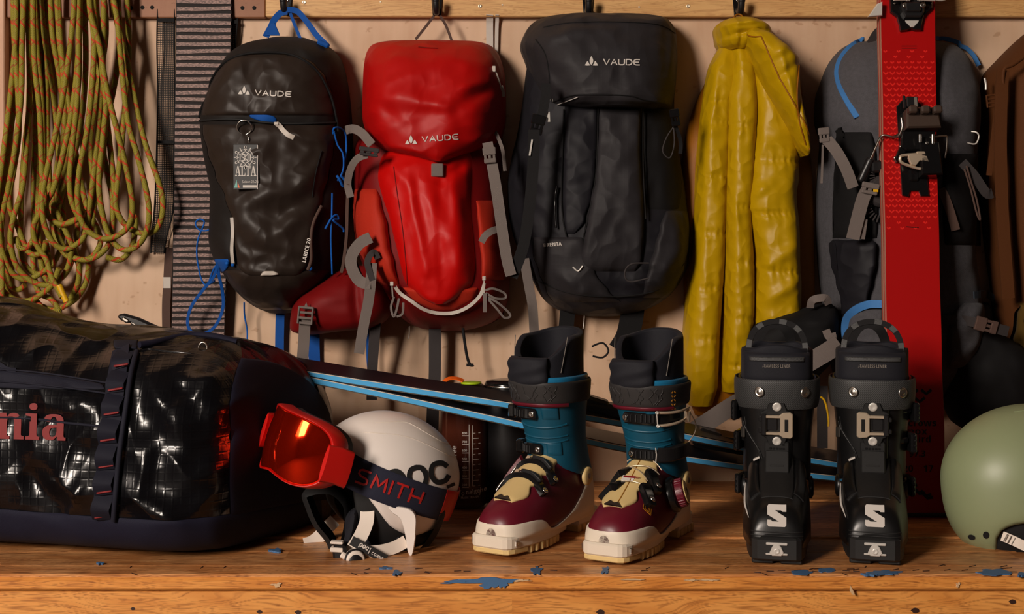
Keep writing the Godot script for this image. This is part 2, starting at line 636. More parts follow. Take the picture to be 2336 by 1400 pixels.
# a webbing strap through [px, py, z] points, its width in pixels there
func web(parent: Node3D, called: String, pts: Array, wpx: float, mat: Material, th := 0.0015, normal := Vector3(0, 0, 1)) -> MeshInstance3D:
	var m := MB.new()
	m.strap(path_px(pts), wpx / S(pts[0][2]), th, normal)
	return put(m, called, mat, parent)

func cord(parent: Node3D, called: String, pts: Array, r: float, mat: Material, sides := 8) -> MeshInstance3D:
	var m := MB.new()
	m.tube(path_px(pts), r, sides)
	return put(m, called, mat, parent)

# ---------------------------------------------------------------- the scene
func _ready() -> void:
	var cam := Camera3D.new()
	cam.name = "camera"
	cam.projection = Camera3D.PROJECTION_FRUSTUM
	cam.near = 0.05
	cam.far = 30.0
	cam.size = 1400.0 / F * 0.05
	cam.frustum_offset = Vector2(0, -140.0 / F * 0.05)   # the lens is shifted down, so that uprights stay upright
	cam.position = Vector3(0, CY, CZ)
	add_child(cam)
	cam.current = true

	var we := WorldEnvironment.new()
	we.name = "environment"
	var env := Environment.new()
	env.background_mode = Environment.BG_COLOR
	env.background_color = Color(0.0, 0.0, 0.0)
	env.tonemap_mode = Environment.TONE_MAPPER_LINEAR
	env.tonemap_exposure = 1.0
	env.ambient_light_source = Environment.AMBIENT_SOURCE_DISABLED
	env.sdfgi_enabled = true
	env.ssao_enabled = true
	env.ssil_enabled = true
	we.environment = env
	add_child(we)

	# the window on the left, towards the front of the room: daylight on the wall and the bench
	var key := AreaLight3D.new()
	key.name = "window_daylight"
	key.area_size = Vector2(1.4, 1.45)
	key.light_color = Color(1.0, 0.94, 0.885)
	key.light_energy = 40.0
	key.area_range = 12.0
	key.area_attenuation = 2.0
	key.shadow_enabled = true
	add_child(key)
	key.position = Vector3(-2.86, 1.85, 4.6)
	key.look_at(Vector3(0.1, 0.35, 0.2))

	make_materials()
	build_room()
	build_bench()
	build_rail()
	build_ropes()
	build_skins()
	build_daypack()
	build_red_pack()
	build_trek_pack()
	build_jacket()
	build_grey_pack()
	build_tan_pack()
	build_flat_skis()
	build_bottles()
	build_duffel()
	build_red_skis()
	build_white_helmet()
	build_green_helmet()
	build_teal_boots()
	build_black_boots()

# ---------------------------------------------------------------- textures and materials
func canvas(w: int, h: int, fn: Callable) -> ImageTexture:
	var d := PackedByteArray()
	d.resize(w * h * 3)
	var i := 0
	for y in h:
		for x in w:
			var c: Color = fn.call(x, y)
			d[i] = int(clampf(c.r, 0, 1) * 255.0); d[i + 1] = int(clampf(c.g, 0, 1) * 255.0); d[i + 2] = int(clampf(c.b, 0, 1) * 255.0)
			i += 3
	var im := Image.create_from_data(w, h, false, Image.FORMAT_RGB8, d)
	return ImageTexture.create_from_image(im)

func noise_of(seed_: int, freq: float, oct := 3) -> FastNoiseLite:
	var f := FastNoiseLite.new()
	f.seed = seed_; f.frequency = freq
	f.noise_type = FastNoiseLite.TYPE_SIMPLEX
	f.fractal_type = FastNoiseLite.FRACTAL_FBM
	f.fractal_octaves = oct
	return f

func wood(seed_: int, light: Color, mid: Color, dark: Color, contrast := 1.0, w := 1024, h := 256) -> ImageTexture:
	var f := noise_of(seed_, 1.0, 3)
	var g := noise_of(seed_ + 7, 1.0, 2)
	return canvas(w, h, func(x, y):
		var bend: float = f.get_noise_2d(x * 0.0022, y * 0.012) * 34.0
		var ring: float = 0.5 + 0.5 * sin((y + bend) * 0.22 + 3.0 * f.get_noise_2d(x * 0.001, y * 0.02))
		var fibre: float = g.get_noise_2d(x * 0.012, (y + bend * 0.4) * 0.42)
		var patch: float = f.get_noise_2d(x * 0.006 + 40.0, y * 0.01)
		var c: Color = light.lerp(mid, clampf(ring * 0.55 + patch * 0.7 + 0.2, 0, 1) * contrast)
		var spot: float = g.get_noise_2d(x * 0.03 + 9.0, y * 0.07)
		return c.lerp(dark, clampf(fibre * 1.0 * contrast + maxf(0.0, spot - 0.62) * 1.4, 0.0, 1.0)))

func mat(key: String, color: Color, rough := 0.7, metal := 0.0) -> StandardMaterial3D:
	var m := StandardMaterial3D.new()
	m.resource_name = key
	m.albedo_color = color
	m.roughness = rough
	m.metallic = metal
	mats[key] = m
	return m

func relief(m: StandardMaterial3D, t: Texture2D, cm: float, scale: Vector3) -> StandardMaterial3D:
	m.heightmap_enabled = true
	m.heightmap_texture = t
	m.heightmap_scale = cm
	m.uv1_triplanar = true
	m.uv1_scale = scale
	return m

func cloth(key: String, color: Color, rough := 0.75, t := "weave", cm := 0.03, per_m := 18.0, rim := 0.15) -> StandardMaterial3D:
	var m := relief(mat(key, color, rough), tex[t], cm, Vector3.ONE * per_m)
	if rim > 0.0:
		m.rim_enabled = true; m.rim = rim; m.rim_tint = 0.6
	m.metallic_specular = 0.35
	return m

func grained(key: String, t: String, rough: float, scale: Vector3, off := Vector3.ZERO, tint := Color.WHITE) -> StandardMaterial3D:
	var m := mat(key, tint, rough)
	m.albedo_texture = tex[t]
	m.uv1_triplanar = true
	m.uv1_triplanar_sharpness = 8.0
	m.uv1_scale = scale
	m.uv1_offset = off
	return m

func make_materials() -> void:
	var cn := noise_of(3, 0.02, 4)
	tex.weave = canvas(128, 128, func(x, y):
		var a: float = 0.5 + 0.5 * sin(x * TAU / 8.0) * (1.0 if (y / 4) % 2 == 0 else -1.0)
		var b: float = 0.5 + 0.5 * sin(y * TAU / 8.0) * (1.0 if (x / 4) % 2 == 0 else -1.0)
		var k := 0.5 * a + 0.5 * b
		return Color(k, k, k))
	tex.ripstop = canvas(128, 128, func(x, y):
		var k := 0.4 + 0.08 * sin(x * TAU / 4.0) + 0.08 * sin(y * TAU / 4.0)
		if x % 16 < 2 or y % 16 < 2: k = 0.95
		return Color(k, k, k))
	# soft creases, two sizes, without a seam; and the same with a ripstop grid for the tarpaulin
	var crease := noise_of(3, 0.013, 2)
	crease.fractal_gain = 0.3
	var fold_at := func(x: float, y: float, n: float) -> float:
		var k := 0.0
		for t in 4:
			# four shifted copies blended so that the pattern repeats
			var wx := 1.0 - x / n if t % 2 == 0 else x / n
			var wy := 1.0 - y / n if t < 2 else y / n
			var q := crease.get_noise_2d(x + n - (t % 2) * n, y + n - (t / 2) * n)
			k += wx * wy * (1.0 - sqrt(q * q + 0.002) * 2.0)
		return k
	var im := Image.create(256, 256, false, Image.FORMAT_RF)
	for y in 256:
		for x in 256: im.set_pixel(x, y, Color(fold_at.call(x, y, 256.0), 0, 0))
	tex.crumple = ImageTexture.create_from_image(im)
	im = Image.create(512, 512, false, Image.FORMAT_RF)
	for y in 512:
		for x in 512:
			var k: float = fold_at.call(x * 0.5, y * 0.5, 256.0)
			if x % 11 < 2 or y % 11 < 2: k += 0.014
			im.set_pixel(x, y, Color(k, 0, 0))
	tex.tarp = ImageTexture.create_from_image(im)
	var gn := noise_of(5, 0.25, 3)
	tex.grit = canvas(128, 128, func(x, y):
		var k: float = 0.5 + 0.5 * gn.get_noise_2d(x, y)
		return Color(k, k, k))
	tex.pine = wood(11, Color(0.84, 0.66, 0.43), Color(0.78, 0.58, 0.35), Color(0.62, 0.42, 0.23), 0.6)
	tex.bench = wood(23, Color(0.88, 0.65, 0.43), Color(0.76, 0.50, 0.28), Color(0.38, 0.21, 0.10), 0.9)
	tex.apron = wood(37, Color(0.89, 0.61, 0.31), Color(0.80, 0.50, 0.22), Color(0.55, 0.31, 0.13), 0.8)
	var pn := noise_of(51, 1.0, 4)
	tex.ply = canvas(1024, 512, func(x, y):
		var a: float = pn.get_noise_2d(x * 0.004, y * 0.006)
		var b: float = pn.get_noise_2d(x * 0.05 + 60.0, y * 0.006)
		var s: float = pn.get_noise_2d(x * 0.035 + 9.0, y * 0.055 + 30.0)
		var c := Color(0.82, 0.69, 0.575).lerp(Color(0.755, 0.61, 0.49), clampf(0.5 + a * 0.9 + b * 0.35, 0, 1))
		if s > 0.62: c = c.lerp(Color(0.80, 0.68, 0.55), 0.35)
		if s < -0.66: c = c.lerp(Color(0.55, 0.39, 0.26), 0.3)
		return c)
	# the rope's braid: green and ochre yarns, a black fleck in each, orange flashes
	tex.rope = canvas(64, 512, func(x, y):
		var cell_x = x / 4; var cell_y = y / 4
		var odd = (cell_x + cell_y) % 2
		var c := Color(0.62, 0.60, 0.14) if odd == 0 else Color(0.50, 0.40, 0.08)
		if odd == 1 and x % 4 > 0 and y % 4 > 1: c = Color(0.11, 0.09, 0.03)
		var q = (y + x * 2) % 128
		if q < 20: c = Color(0.74, 0.22, 0.04) if odd == 0 or (x % 4 > 0) else Color(0.50, 0.20, 0.03)
		var q2 = (y - x * 2 + 1024) % 171
		if q2 < 14 and odd == 0: c = Color(0.68, 0.24, 0.04)
		return c)
	tex.twill = canvas(64, 64, func(x, y):
		var k := 0.06
		if (x + y) % 8 < 3: k = 0.45
		if (x - y + 64) % 4 == 0: k *= 0.4
		return Color(k, k, k))
	tex.dots = canvas(64, 64, func(x, y):
		var k := 0.02
		if (x % 8 + (4 if (y / 4) % 2 else 0)) % 8 < 4 and y % 4 < 3: k = 0.42
		return Color(k, k, k))
	tex.melange = canvas(256, 256, func(x, y):
		var k: float = 0.29 + 0.16 * gn.get_noise_2d(x * 2.2, y * 2.2) + 0.03 * cn.get_noise_2d(x, y)
		return Color(k, k * 0.98, k * 1.03))
	tex.stripe_fibre = canvas(128, 64, func(x, y):
		var k: float = 0.5 + 0.28 * gn.get_noise_2d(x * 0.6, y * 4.0)
		return Color(k, k * 0.86, k * 0.82))
	var holes := Image.create(32, 32, false, Image.FORMAT_RGBA8)
	for y in 32:
		for x in 32:
			var thread := x % 16 < 7 or y % 16 < 7
			holes.set_pixel(x, y, Color(0.055, 0.045, 0.04, 1.0 if thread else 0.0))
	tex.mesh = ImageTexture.create_from_image(holes)

	grained("plywood", "ply", 0.62, Vector3(0.42, 0.8, 0.8))
	grained("pine", "pine", 0.55, Vector3(0.8, 3.6, 3.6))
	grained("pale_board", "ply", 0.6, Vector3(3.0, 0.5, 0.5), Vector3(0.3, 0.1, 0), Color(1.0, 0.95, 0.95))
	grained("worn_board", "ply", 0.6, Vector3(0.7, 2.0, 2.0), Vector3(0.1, 0.4, 0), Color(0.72, 0.58, 0.50))
	grained("apron", "apron", 0.45, Vector3(0.9, 3.0, 3.0))
	mat("plaster", Color(0.19, 0.165, 0.15), 0.9)
	mat("dark_floor", Color(0.16, 0.11, 0.08), 0.7)
	mat("blue_paint", Color(0.24, 0.39, 0.55), 0.6)
	mat("pale_scuff", Color(0.80, 0.66, 0.50), 0.7)
	mat("hole", Color(0.02, 0.012, 0.01), 0.9)
	mat("knot", Color(0.20, 0.09, 0.045), 0.6)
	mat("steel", Color(0.75, 0.72, 0.68), 0.3, 1.0)
	mat("bright_steel", Color(0.85, 0.83, 0.80), 0.22, 1.0)
	mat("champagne", Color(0.86, 0.78, 0.68), 0.36, 0.6)
	mat("silver_paint", Color(0.84, 0.82, 0.79), 0.35, 0.3)
	mat("black_plastic", Color(0.10, 0.095, 0.10), 0.38)
	mat("gloss_black", Color(0.07, 0.067, 0.07), 0.18)
	mat("matt_black", Color(0.06, 0.057, 0.062), 0.75)
	mat("white_print", Color(0.80, 0.77, 0.74), 0.6)
	mat("dim_print", Color(0.42, 0.39, 0.36), 0.6)
	mat("red_print", Color(0.50, 0.06, 0.06), 0.5)
	mat("yellow_tape", Color(0.86, 0.66, 0.02), 0.5)
	mat("white_strip", Color(0.74, 0.70, 0.66), 0.55)
	cloth("grey_web", Color(0.45, 0.41, 0.39), 0.8, "weave", 0.03, 40.0)
	cloth("dark_web", Color(0.23, 0.21, 0.21), 0.8, "weave", 0.03, 40.0)
	cloth("black_web", Color(0.09, 0.085, 0.09), 0.75, "weave", 0.03, 40.0)
	cloth("brown_web", Color(0.33, 0.25, 0.22), 0.8, "weave", 0.03, 40.0)
	cloth("blue_web", Color(0.03, 0.29, 0.60), 0.65, "weave", 0.03, 40.0)
	cloth("blue_cord", Color(0.04, 0.34, 0.68), 0.6, "weave", 0.02, 60.0)
	cloth("pack_black", Color(0.165, 0.13, 0.11), 0.46, "crumple", 0.36, 3.2, 0.1)
	cloth("pack_black_side", Color(0.10, 0.085, 0.08), 0.65, "weave", 0.02, 30.0, 0.1)
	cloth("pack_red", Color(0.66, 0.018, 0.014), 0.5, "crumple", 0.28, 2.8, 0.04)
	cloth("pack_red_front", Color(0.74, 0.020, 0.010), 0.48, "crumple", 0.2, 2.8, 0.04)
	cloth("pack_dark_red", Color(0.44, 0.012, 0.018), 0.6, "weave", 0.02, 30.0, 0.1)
	cloth("pack_orange", Color(0.68, 0.15, 0.07), 0.7, "ripstop", 0.015, 30.0, 0.1)
	cloth("pack_charcoal", Color(0.15, 0.14, 0.15), 0.62, "tarp", 0.45, 2.6, 0.1)
	cloth("pack_navy_black", Color(0.095, 0.09, 0.11), 0.62, "crumple", 0.4, 3.0, 0.1)
	cloth("pack_deep_black", Color(0.055, 0.05, 0.055), 0.75, "weave", 0.02, 30.0, 0.05)
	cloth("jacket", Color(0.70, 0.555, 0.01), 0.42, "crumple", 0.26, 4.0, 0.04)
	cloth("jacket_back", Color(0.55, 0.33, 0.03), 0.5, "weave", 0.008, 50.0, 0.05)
	var g := cloth("pack_melange", Color(1, 1, 1), 0.85, "weave", 0.02, 14.0, 0.1)
	g.albedo_texture = tex.melange
	cloth("pale_blue", Color(0.26, 0.48, 0.72), 0.6, "weave", 0.02, 30.0)
	cloth("pack_tan", Color(0.32, 0.17, 0.05), 0.75, "weave", 0.02, 30.0)
	cloth("pack_olive", Color(0.34, 0.25, 0.08), 0.75, "weave", 0.02, 30.0)
	var d := cloth("duffel_gloss", Color(0.04, 0.038, 0.05), 0.25, "tarp", 1.7, 1.7, 0.0)
	d.metallic_specular = 0.5
	cloth("duffel_matt", Color(0.08, 0.078, 0.15), 0.75, "weave", 0.03, 30.0, 0.1)
	cloth("duffel_web", Color(0.095, 0.095, 0.145), 0.7, "weave", 0.03, 40.0, 0.1)
	var ro := mat("rope", Color(1, 1, 1), 0.75)
	ro.albedo_texture = tex.rope
	ro.uv1_scale = Vector3(1, 7.0, 1)
	var me := mat("net", Color(1, 1, 1), 0.8)
	me.albedo_texture = tex.mesh
	me.uv1_triplanar = true
	me.uv1_scale = Vector3.ONE * 130.0
	me.transparency = BaseMaterial3D.TRANSPARENCY_ALPHA_SCISSOR
	me.alpha_scissor_threshold = 0.5
	mat("skin_back", Color(0.09, 0.055, 0.05), 0.8)
	var sf := grained("skin_band", "stripe_fibre", 0.65, Vector3(6, 20, 6), Vector3.ZERO, Color(1.0, 0.94, 0.92))
	sf.rim_enabled = true; sf.rim = 0.2
	var tw := mat("twill", Color(0.88, 0.88, 0.88), 0.6)
	tw.albedo_texture = tex.twill; tw.uv1_triplanar = true; tw.uv1_scale = Vector3.ONE * 42.0
	var dt := mat("dotted_web", Color(1, 1, 1), 0.6)
	dt.albedo_texture = tex.dots; dt.uv1_triplanar = true; dt.uv1_scale = Vector3.ONE * 62.0
	mat("orange_plastic", Color(0.92, 0.38, 0.08), 0.4)
	mat("green_plastic", Color(0.66, 0.78, 0.12), 0.4)
	mat("cream", Color(0.84, 0.73, 0.50), 0.45)
	mat("bone", Color(0.86, 0.81, 0.74), 0.5)
	mat("maroon", Color(0.37, 0.055, 0.125), 0.4)
	mat("teal", Color(0.04, 0.29, 0.38), 0.42)
	mat("teal_rim", Color(0.12, 0.45, 0.62), 0.4)
	mat("shell_black", Color(0.058, 0.056, 0.058), 0.34)
	mat("shell_black_matt", Color(0.085, 0.082, 0.082), 0.5)
	cloth("liner", Color(0.10, 0.10, 0.125), 0.7, "weave", 0.02, 30.0, 0.25)
	relief(mat("strap_rubber", Color(0.17, 0.16, 0.16), 0.6), tex.grit, 0.02, Vector3.ONE * 20.0)
	mat("gold_print", Color(0.62, 0.40, 0.06), 0.45)
	mat("helmet_white", Color(0.91, 0.87, 0.84), 0.34)
	var hg := mat("helmet_green", Color(0.53, 0.565, 0.425), 0.45)
	hg.clearcoat_enabled = true; hg.clearcoat = 0.1; hg.clearcoat_roughness = 0.35
	mat("strap_white", Color(0.88, 0.83, 0.78), 0.6)
	mat("goggle_red", Color(0.76, 0.09, 0.07), 0.38)
	mat("goggle_lens", Color(0.93, 0.17, 0.03), 0.06, 0.92)
	cloth("goggle_band", Color(0.14, 0.145, 0.21), 0.7, "weave", 0.03, 50.0, 0.1)
	mat("band_print", Color(0.68, 0.08, 0.07), 0.6)
	mat("ski_red", Color(0.66, 0.004, 0.006), 0.4)
	mat("ski_relief", Color(0.86, 0.14, 0.11), 0.4)
	mat("ski_sidewall", Color(0.62, 0.46, 0.38), 0.45)
	mat("ski_core", Color(0.55, 0.10, 0.02), 0.5)
	mat("ski_dark_print", Color(0.06, 0.005, 0.012), 0.5)
	mat("sky_blue", Color(0.32, 0.68, 0.90), 0.4)
	mat("ski_top_black", Color(0.075, 0.07, 0.10), 0.4)
	mat("ski_edge", Color(0.55, 0.50, 0.45), 0.35, 0.9)
	var bb := mat("bottle_brown", Color(0.30, 0.14, 0.095, 0.88), 0.12)
	bb.transparency = BaseMaterial3D.TRANSPARENCY_ALPHA
	mat("bottle_lid", Color(0.16, 0.10, 0.08), 0.4)

# ---------------------------------------------------------------- the room
func slab(called: String, lo: Vector3, hi: Vector3, m: Material, bev := 0.002, parent: Node3D = null) -> MeshInstance3D:
	var b := MB.new()
	b.box((lo + hi) * 0.5, hi - lo, bev)
	return struct(b, called, m, parent)

func build_room() -> void:
	slab("wall_back", Vector3(-3.0, -0.5, -0.04), Vector3(2.6, 2.7, 0), mats.plywood, 0.0005)
	slab("wall_right", Vector3(2.56, -0.5, 0), Vector3(2.6, 2.7, 5.6), mats.plaster)
	slab("wall_front", Vector3(-3.04, -0.5, 5.6), Vector3(2.6, 2.7, 5.64), mats.plaster)
	slab("floor", Vector3(-3.04, -0.54, -0.04), Vector3(2.6, -0.5, 5.64), mats.dark_floor)
	slab("ceiling", Vector3(-3.04, 2.7, -0.04), Vector3(2.6, 2.74, 5.64), mats.plaster)
	# the left wall is built round its window
	var m := MB.new()
	m.box(Vector3(-3.02, 1.1, 1.91), Vector3(0.04, 3.2, 3.82), 0.002)
	m.box(Vector3(-3.02, 1.1, 5.49), Vector3(0.04, 3.2, 0.22), 0.002)
	m.box(Vector3(-3.02, 0.285, 4.6), Vector3(0.04, 1.57, 1.56), 0.002)
	m.box(Vector3(-3.02, 2.665, 4.6), Vector3(0.04, 0.07, 1.56), 0.002)
	struct(m, "wall_left", mats.plaster)
	var f := MB.new()
	for s in [-1.0, 1.0]:
		f.box(Vector3(-3.0, 1.85, 4.6 + s * 0.755), Vector3(0.06, 1.56, 0.05), 0.004)
		f.box(Vector3(-3.0, 1.85 + s * 0.755, 4.6), Vector3(0.06, 0.05, 1.56), 0.004)
	var w := struct(f, "window_1", mats.pine)
	var g := MB.new()
	g.box(Vector3(-3.01, 1.85, 4.6), Vector3(0.008, 1.48, 1.48), 0.001)
	var pane := mat("lit_pane", Color(0.9, 0.9, 0.9), 0.4)
	pane.emission_enabled = true
	pane.emission = Color(1.0, 0.94, 0.885)
	pane.emission_energy_multiplier = 3.0
	put(g, "pane", pane, w)

func build_bench() -> void:
	# boards of the bench top, front to back; the front edges show in the photograph as dark joints
	var zs := [0.803, 0.742, 0.648, 0.547, 0.43, 0.324, 0.217, 0.108, 0.001]
	var root := thing("bench", Vector3(0, -0.5, 0.4), "worn orange-brown wooden bench of long boards under all the gear", "bench")
	root.set_meta("kind", "structure")
	for i in zs.size() - 1:
		var m := MB.new()
		var y := -0.0012 * float((i * 7) % 3)
		m.box(Vector3(0, y - 0.011, (zs[i] + zs[i + 1]) * 0.5), Vector3(4.6, 0.022, zs[i] - zs[i + 1] - 0.0022), 0.0026)
		var t := 1.0 - 0.05 * float((i * 5) % 3)
		var wm := grained("bench_board_%d" % i, "bench", 0.42, Vector3(0.85, 5.0, 4.2), Vector3(0.31 * i, 0.17 * i, 0.23 * i), Color(t, t * 0.97, t * 0.94))
		relief(wm, tex.bench, 0.03, wm.uv1_scale)
		var o := put(m, "board", wm, root)
		if i == 0:
			front_marks(o)
	# the front edge strip and the apron below it
	var e := MB.new()
	e.box(Vector3(0, -0.0138, 0.7985), Vector3(4.6, 0.0195, 0.018), 0.004)
	put(e, "edge_strip", grained("bench_edge", "apron", 0.4, Vector3(0.8, 4.0, 4.0), Vector3(0.4, 0.63, 0.2), Color(1.0, 0.98, 0.95)), root)
	var a := MB.new()
	a.box(Vector3(0, -0.107, 0.787), Vector3(4.6, 0.164, 0.022), 0.003)
	var ap := put(a, "apron", mats.apron, root)
	var k := MB.new()
	for q in [[303, 1388, 5.0], [592, 1395, 6.0], [680, 1396, 7.0], [1370, 1396, 9.0], [2088, 1392, 9.0], [2310, 1372, 8.0]]:
		var poly := PackedVector2Array()
		for j in 12: poly.append(Vector2(q[0] + cos(TAU * j / 12) * q[2] * (1.0 + 0.2 * sin(j * 2.3)), q[1] + sin(TAU * j / 12) * q[2] * 0.7))
		k.fill(poly, func(p): return W(p.x, p.y, 0.7984), 0.0003)
	put_each(k, "knot", mats.knot, ap)
	var sc := MB.new()
	sc.fill(PackedVector2Array([Vector2(1940, 1335), Vector2(1945, 1344), Vector2(1950, 1357), Vector2(1944, 1356), Vector2(1938, 1346)]), func(p): return W(p.x, p.y, 0.8083), 0.0004)
	put_each(sc, "scuff", mats.pale_scuff, ap)
	var leg := MB.new()
	for x in [-2.0, -0.7, 0.7, 2.0]:
		leg.box(Vector3(x, -0.262, 0.72), Vector3(0.08, 0.476, 0.06), 0.003)
		leg.box(Vector3(x, -0.262, 0.05), Vector3(0.08, 0.476, 0.06), 0.003)
	put_each(leg, "leg", mats.apron, root)

func blob(cx: float, cy: float, rx: float, ry: float, rough: float, seed_: int, n := 22) -> PackedVector2Array:
	var f := noise_of(seed_, 1.0, 2)
	var p := PackedVector2Array()
	for i in n:
		var a := TAU * i / n
		var k := clampf(1.0 + 0.8 * rough * f.get_noise_2d(cos(a) * 0.9, sin(a) * 0.9), 0.4, 1.7)
		p.append(Vector2(cx + cos(a) * rx * k, cy + sin(a) * ry * k))
	return p

# splashes of blue paint and pale scuffs on the front boards
func front_marks(board: Node3D) -> void:
	var m := MB.new()
	var top := func(p): return ground(p.x, p.y) + Vector3(0, 0.0004, 0)
	var edge := func(p): return W(p.x, p.y, 0.8083)
	var i := 0
	for q in [[1828, 1306, 24, 6, .4], [1885, 1301, 20, 5, .7], [2022, 1307, 34, 5, .8], [2268, 1306, 36, 7, .4], [1225, 1302, 12, 8, .6], [1382, 1301, 8, 8, 1.0], [905, 1307, 9, 5, 1.0], [880, 1296, 14, 2.5, .9], [630, 1256, 13, 4, .8], [230, 1285, 8, 2, .9], [1985, 1311, 16, 2, .9], [2330, 1316, 9, 4, .5]]:
		m.fill(blob(q[0], minf(q[1], 1311.0), q[2], q[3], q[4], 90 + i), top, 0.0003 + 0.00012 * i, Vector3(0, 1, 0))
		i += 1
	for q in [[1112, 1324, 74, 6, .7], [1118, 1331, 22, 9, .9], [1148, 1331, 14, 9, .9], [1040, 1327, 28, 3, 1.0]]:
		m.fill(blob(q[0], q[1], q[2], q[3], q[4], 90 + i), edge, 0.0002 + 0.0001 * i)
		i += 1
	put_each(m, "paint_stain", mats.blue_paint, board)
	var s := MB.new()
	for q in [[1060, 1322, 20, 2, .8], [1190, 1323, 20, 2.5, .9], [1440, 1321, 24, 1.6, .9], [1620, 1322, 20, 2.2, 1.1], [630, 1333, 10, 4, 1.0], [2185, 1334, 4, 5, 1.2], [1575, 1322, 14, 2, 1.0]]:
		s.fill(blob(q[0], q[1], q[2], q[3], q[4], 130 + i), edge, 0.0002 + 0.00007 * i)
		i += 1
	put_each(s, "scuff", mats.pale_scuff, board)
	var d := MB.new()
	for k in 46:
		var f := fposmod(sin(k * 12.9898) * 43758.5453, 1.0)
		var g := fposmod(sin(k * 78.233) * 12543.123, 1.0)
		var p := Vector2(1620 + 720 * f if k % 3 else 300 + 1200 * f, 1291 + 17 * g)
		var a := (g - 0.5) * 1.6 + (0.2 if k % 2 else 2.6)
		d.line(PackedVector2Array([p, p + Vector2(cos(a) * 16, sin(a) * 5 - 1)]), 1.2, top, 0.0003, Vector3(0, 1, 0))
	put(d, "scratch", mats.knot, board).set_meta("kind", "stuff")

func build_rail() -> void:
	slab("trim_1", Vector3(-2.5, W(0, 40, 0.022).y, 0.0), Vector3(W(604, 0, 0.022).x, 1.16, 0.020), mats.worn_board)
	var r := slab("trim_2", Vector3(W(606, 0, 0.022).x, W(0, 38, 0.024).y, 0.0), Vector3(2.3, 1.16, 0.024), mats.pine)
	slab("trim_3", Vector3(-2.5, 0.0, 0.0), Vector3(W(10, 0, 0.03).x, 1.16, 0.03), mats.pale_board)
	var h := MB.new()
	for p in [[299, 18], [325, 17], [347, 17], [553, 18], [580, 18]]:
		var q := W(p[0], p[1], 0.0202)
		h.lathe([Vector2(0.0042, 0), Vector2(0.0042, 0.0006), Vector2(0.0001, 0.0006)], q, Basis(Vector3(1, 0, 0), PI / 2), 16)
	put_each(h, "peg_hole", mats.hole, get_node("trim_1"))
	for p in [[694, 5], [1095, 14], [1570, 14], [1146, 11], [868, 4], [1458, 16]]:
		var s := MB.new()
		rivet(s, W(p[0], p[1], 0.024), 0.0042 if p[0] != 868 and p[0] != 1458 and p[0] != 1146 else 0.0022)
		put_each(s, "screw", mats.champagne, r)
	# coat hooks: a tapering black plate, a screw, a curled prong
	var names := ["black coat hook that holds the blue loop of the black daypack", "black coat hook that holds the thin loop of the red backpack", "black coat hook above the charcoal backpack lid", "black coat hook above the mustard jacket"]
	var xs := [654.0, 997.0, 1341.0, 1684.0, 2052.0, 2400.0]
	for i in xs.size():
		var o := thing("coat_hook", W(xs[i], 36, 0.024), names[i] if i < 4 else "black coat hook behind the red skis" if i == 4 else "black coat hook at the right end", "hook", "row of coat hooks on the rail")
		var c := W(xs[i], 36, 0.024)
		var m := MB.new()
		m.prism(PackedVector2Array([Vector2(-0.009, 0), Vector2(0.009, 0), Vector2(0.013, 0.05), Vector2(0.013, 0.075), Vector2(-0.013, 0.075), Vector2(-0.013, 0.05)]), 0.004, Transform3D(Basis.IDENTITY, c), 0.001)
		put(m, "plate", mats.gloss_black, o)
		var t := MB.new()
		t.tube(smooth3([c + Vector3(0, 0.012, 0.002), c + Vector3(0, 0.006, 0.014), c + Vector3(0, 0.004, 0.026), c + Vector3(0, 0.012, 0.037), c + Vector3(0, 0.026, 0.041)]), 0.0072, 10)
		t.lathe([Vector2(0.0001, -0.009), Vector2(0.008, -0.004), Vector2(0.008, 0.004), Vector2(0.0001, 0.009)], c + Vector3(0, 0.026, 0.041), Basis.IDENTITY, 14)
		put(t, "prong", mats.black_plastic, o)
		var s := MB.new()
		rivet(s, c + Vector3(0.0, 0.033, 0.004), 0.0055)
		put_each(s, "screw", mats.bright_steel, o)
	# white tapes behind the red pack
	var wt := thing("white_tape", W(1122, 110, 0.006), "pair of white tapes hanging between the red and the charcoal backpack", "strap")
	web(wt, "tape", [[1117, 34, 0.028], [1117, 44, 0.012], [1117, 80, 0.006], [1118, 230, 0.006]], 16.0, mats.white_strip)
	web(wt, "tape", [[1134, 34, 0.028], [1134, 44, 0.014], [1133, 80, 0.009], [1131, 230, 0.008]], 8.0, mats.white_strip)

# ---------------------------------------------------------------- ropes
# bights: points in pixels of the left upper corner seen at 1.945 times, with the distance from the wall
func bight(m: MB, pts: Array, z: float, dz := 0.012, r := 0.0060) -> void:
	var q := []
	var n := pts.size()
	for i in n:
		var t := float(i) / (n - 1)
		q.append(W(pts[i][0] / 1.945, pts[i][1] / 1.945, z + dz * sin(t * 9.0 + z * 60.0)))
	m.tube(smooth3(q, 9), r, 10)

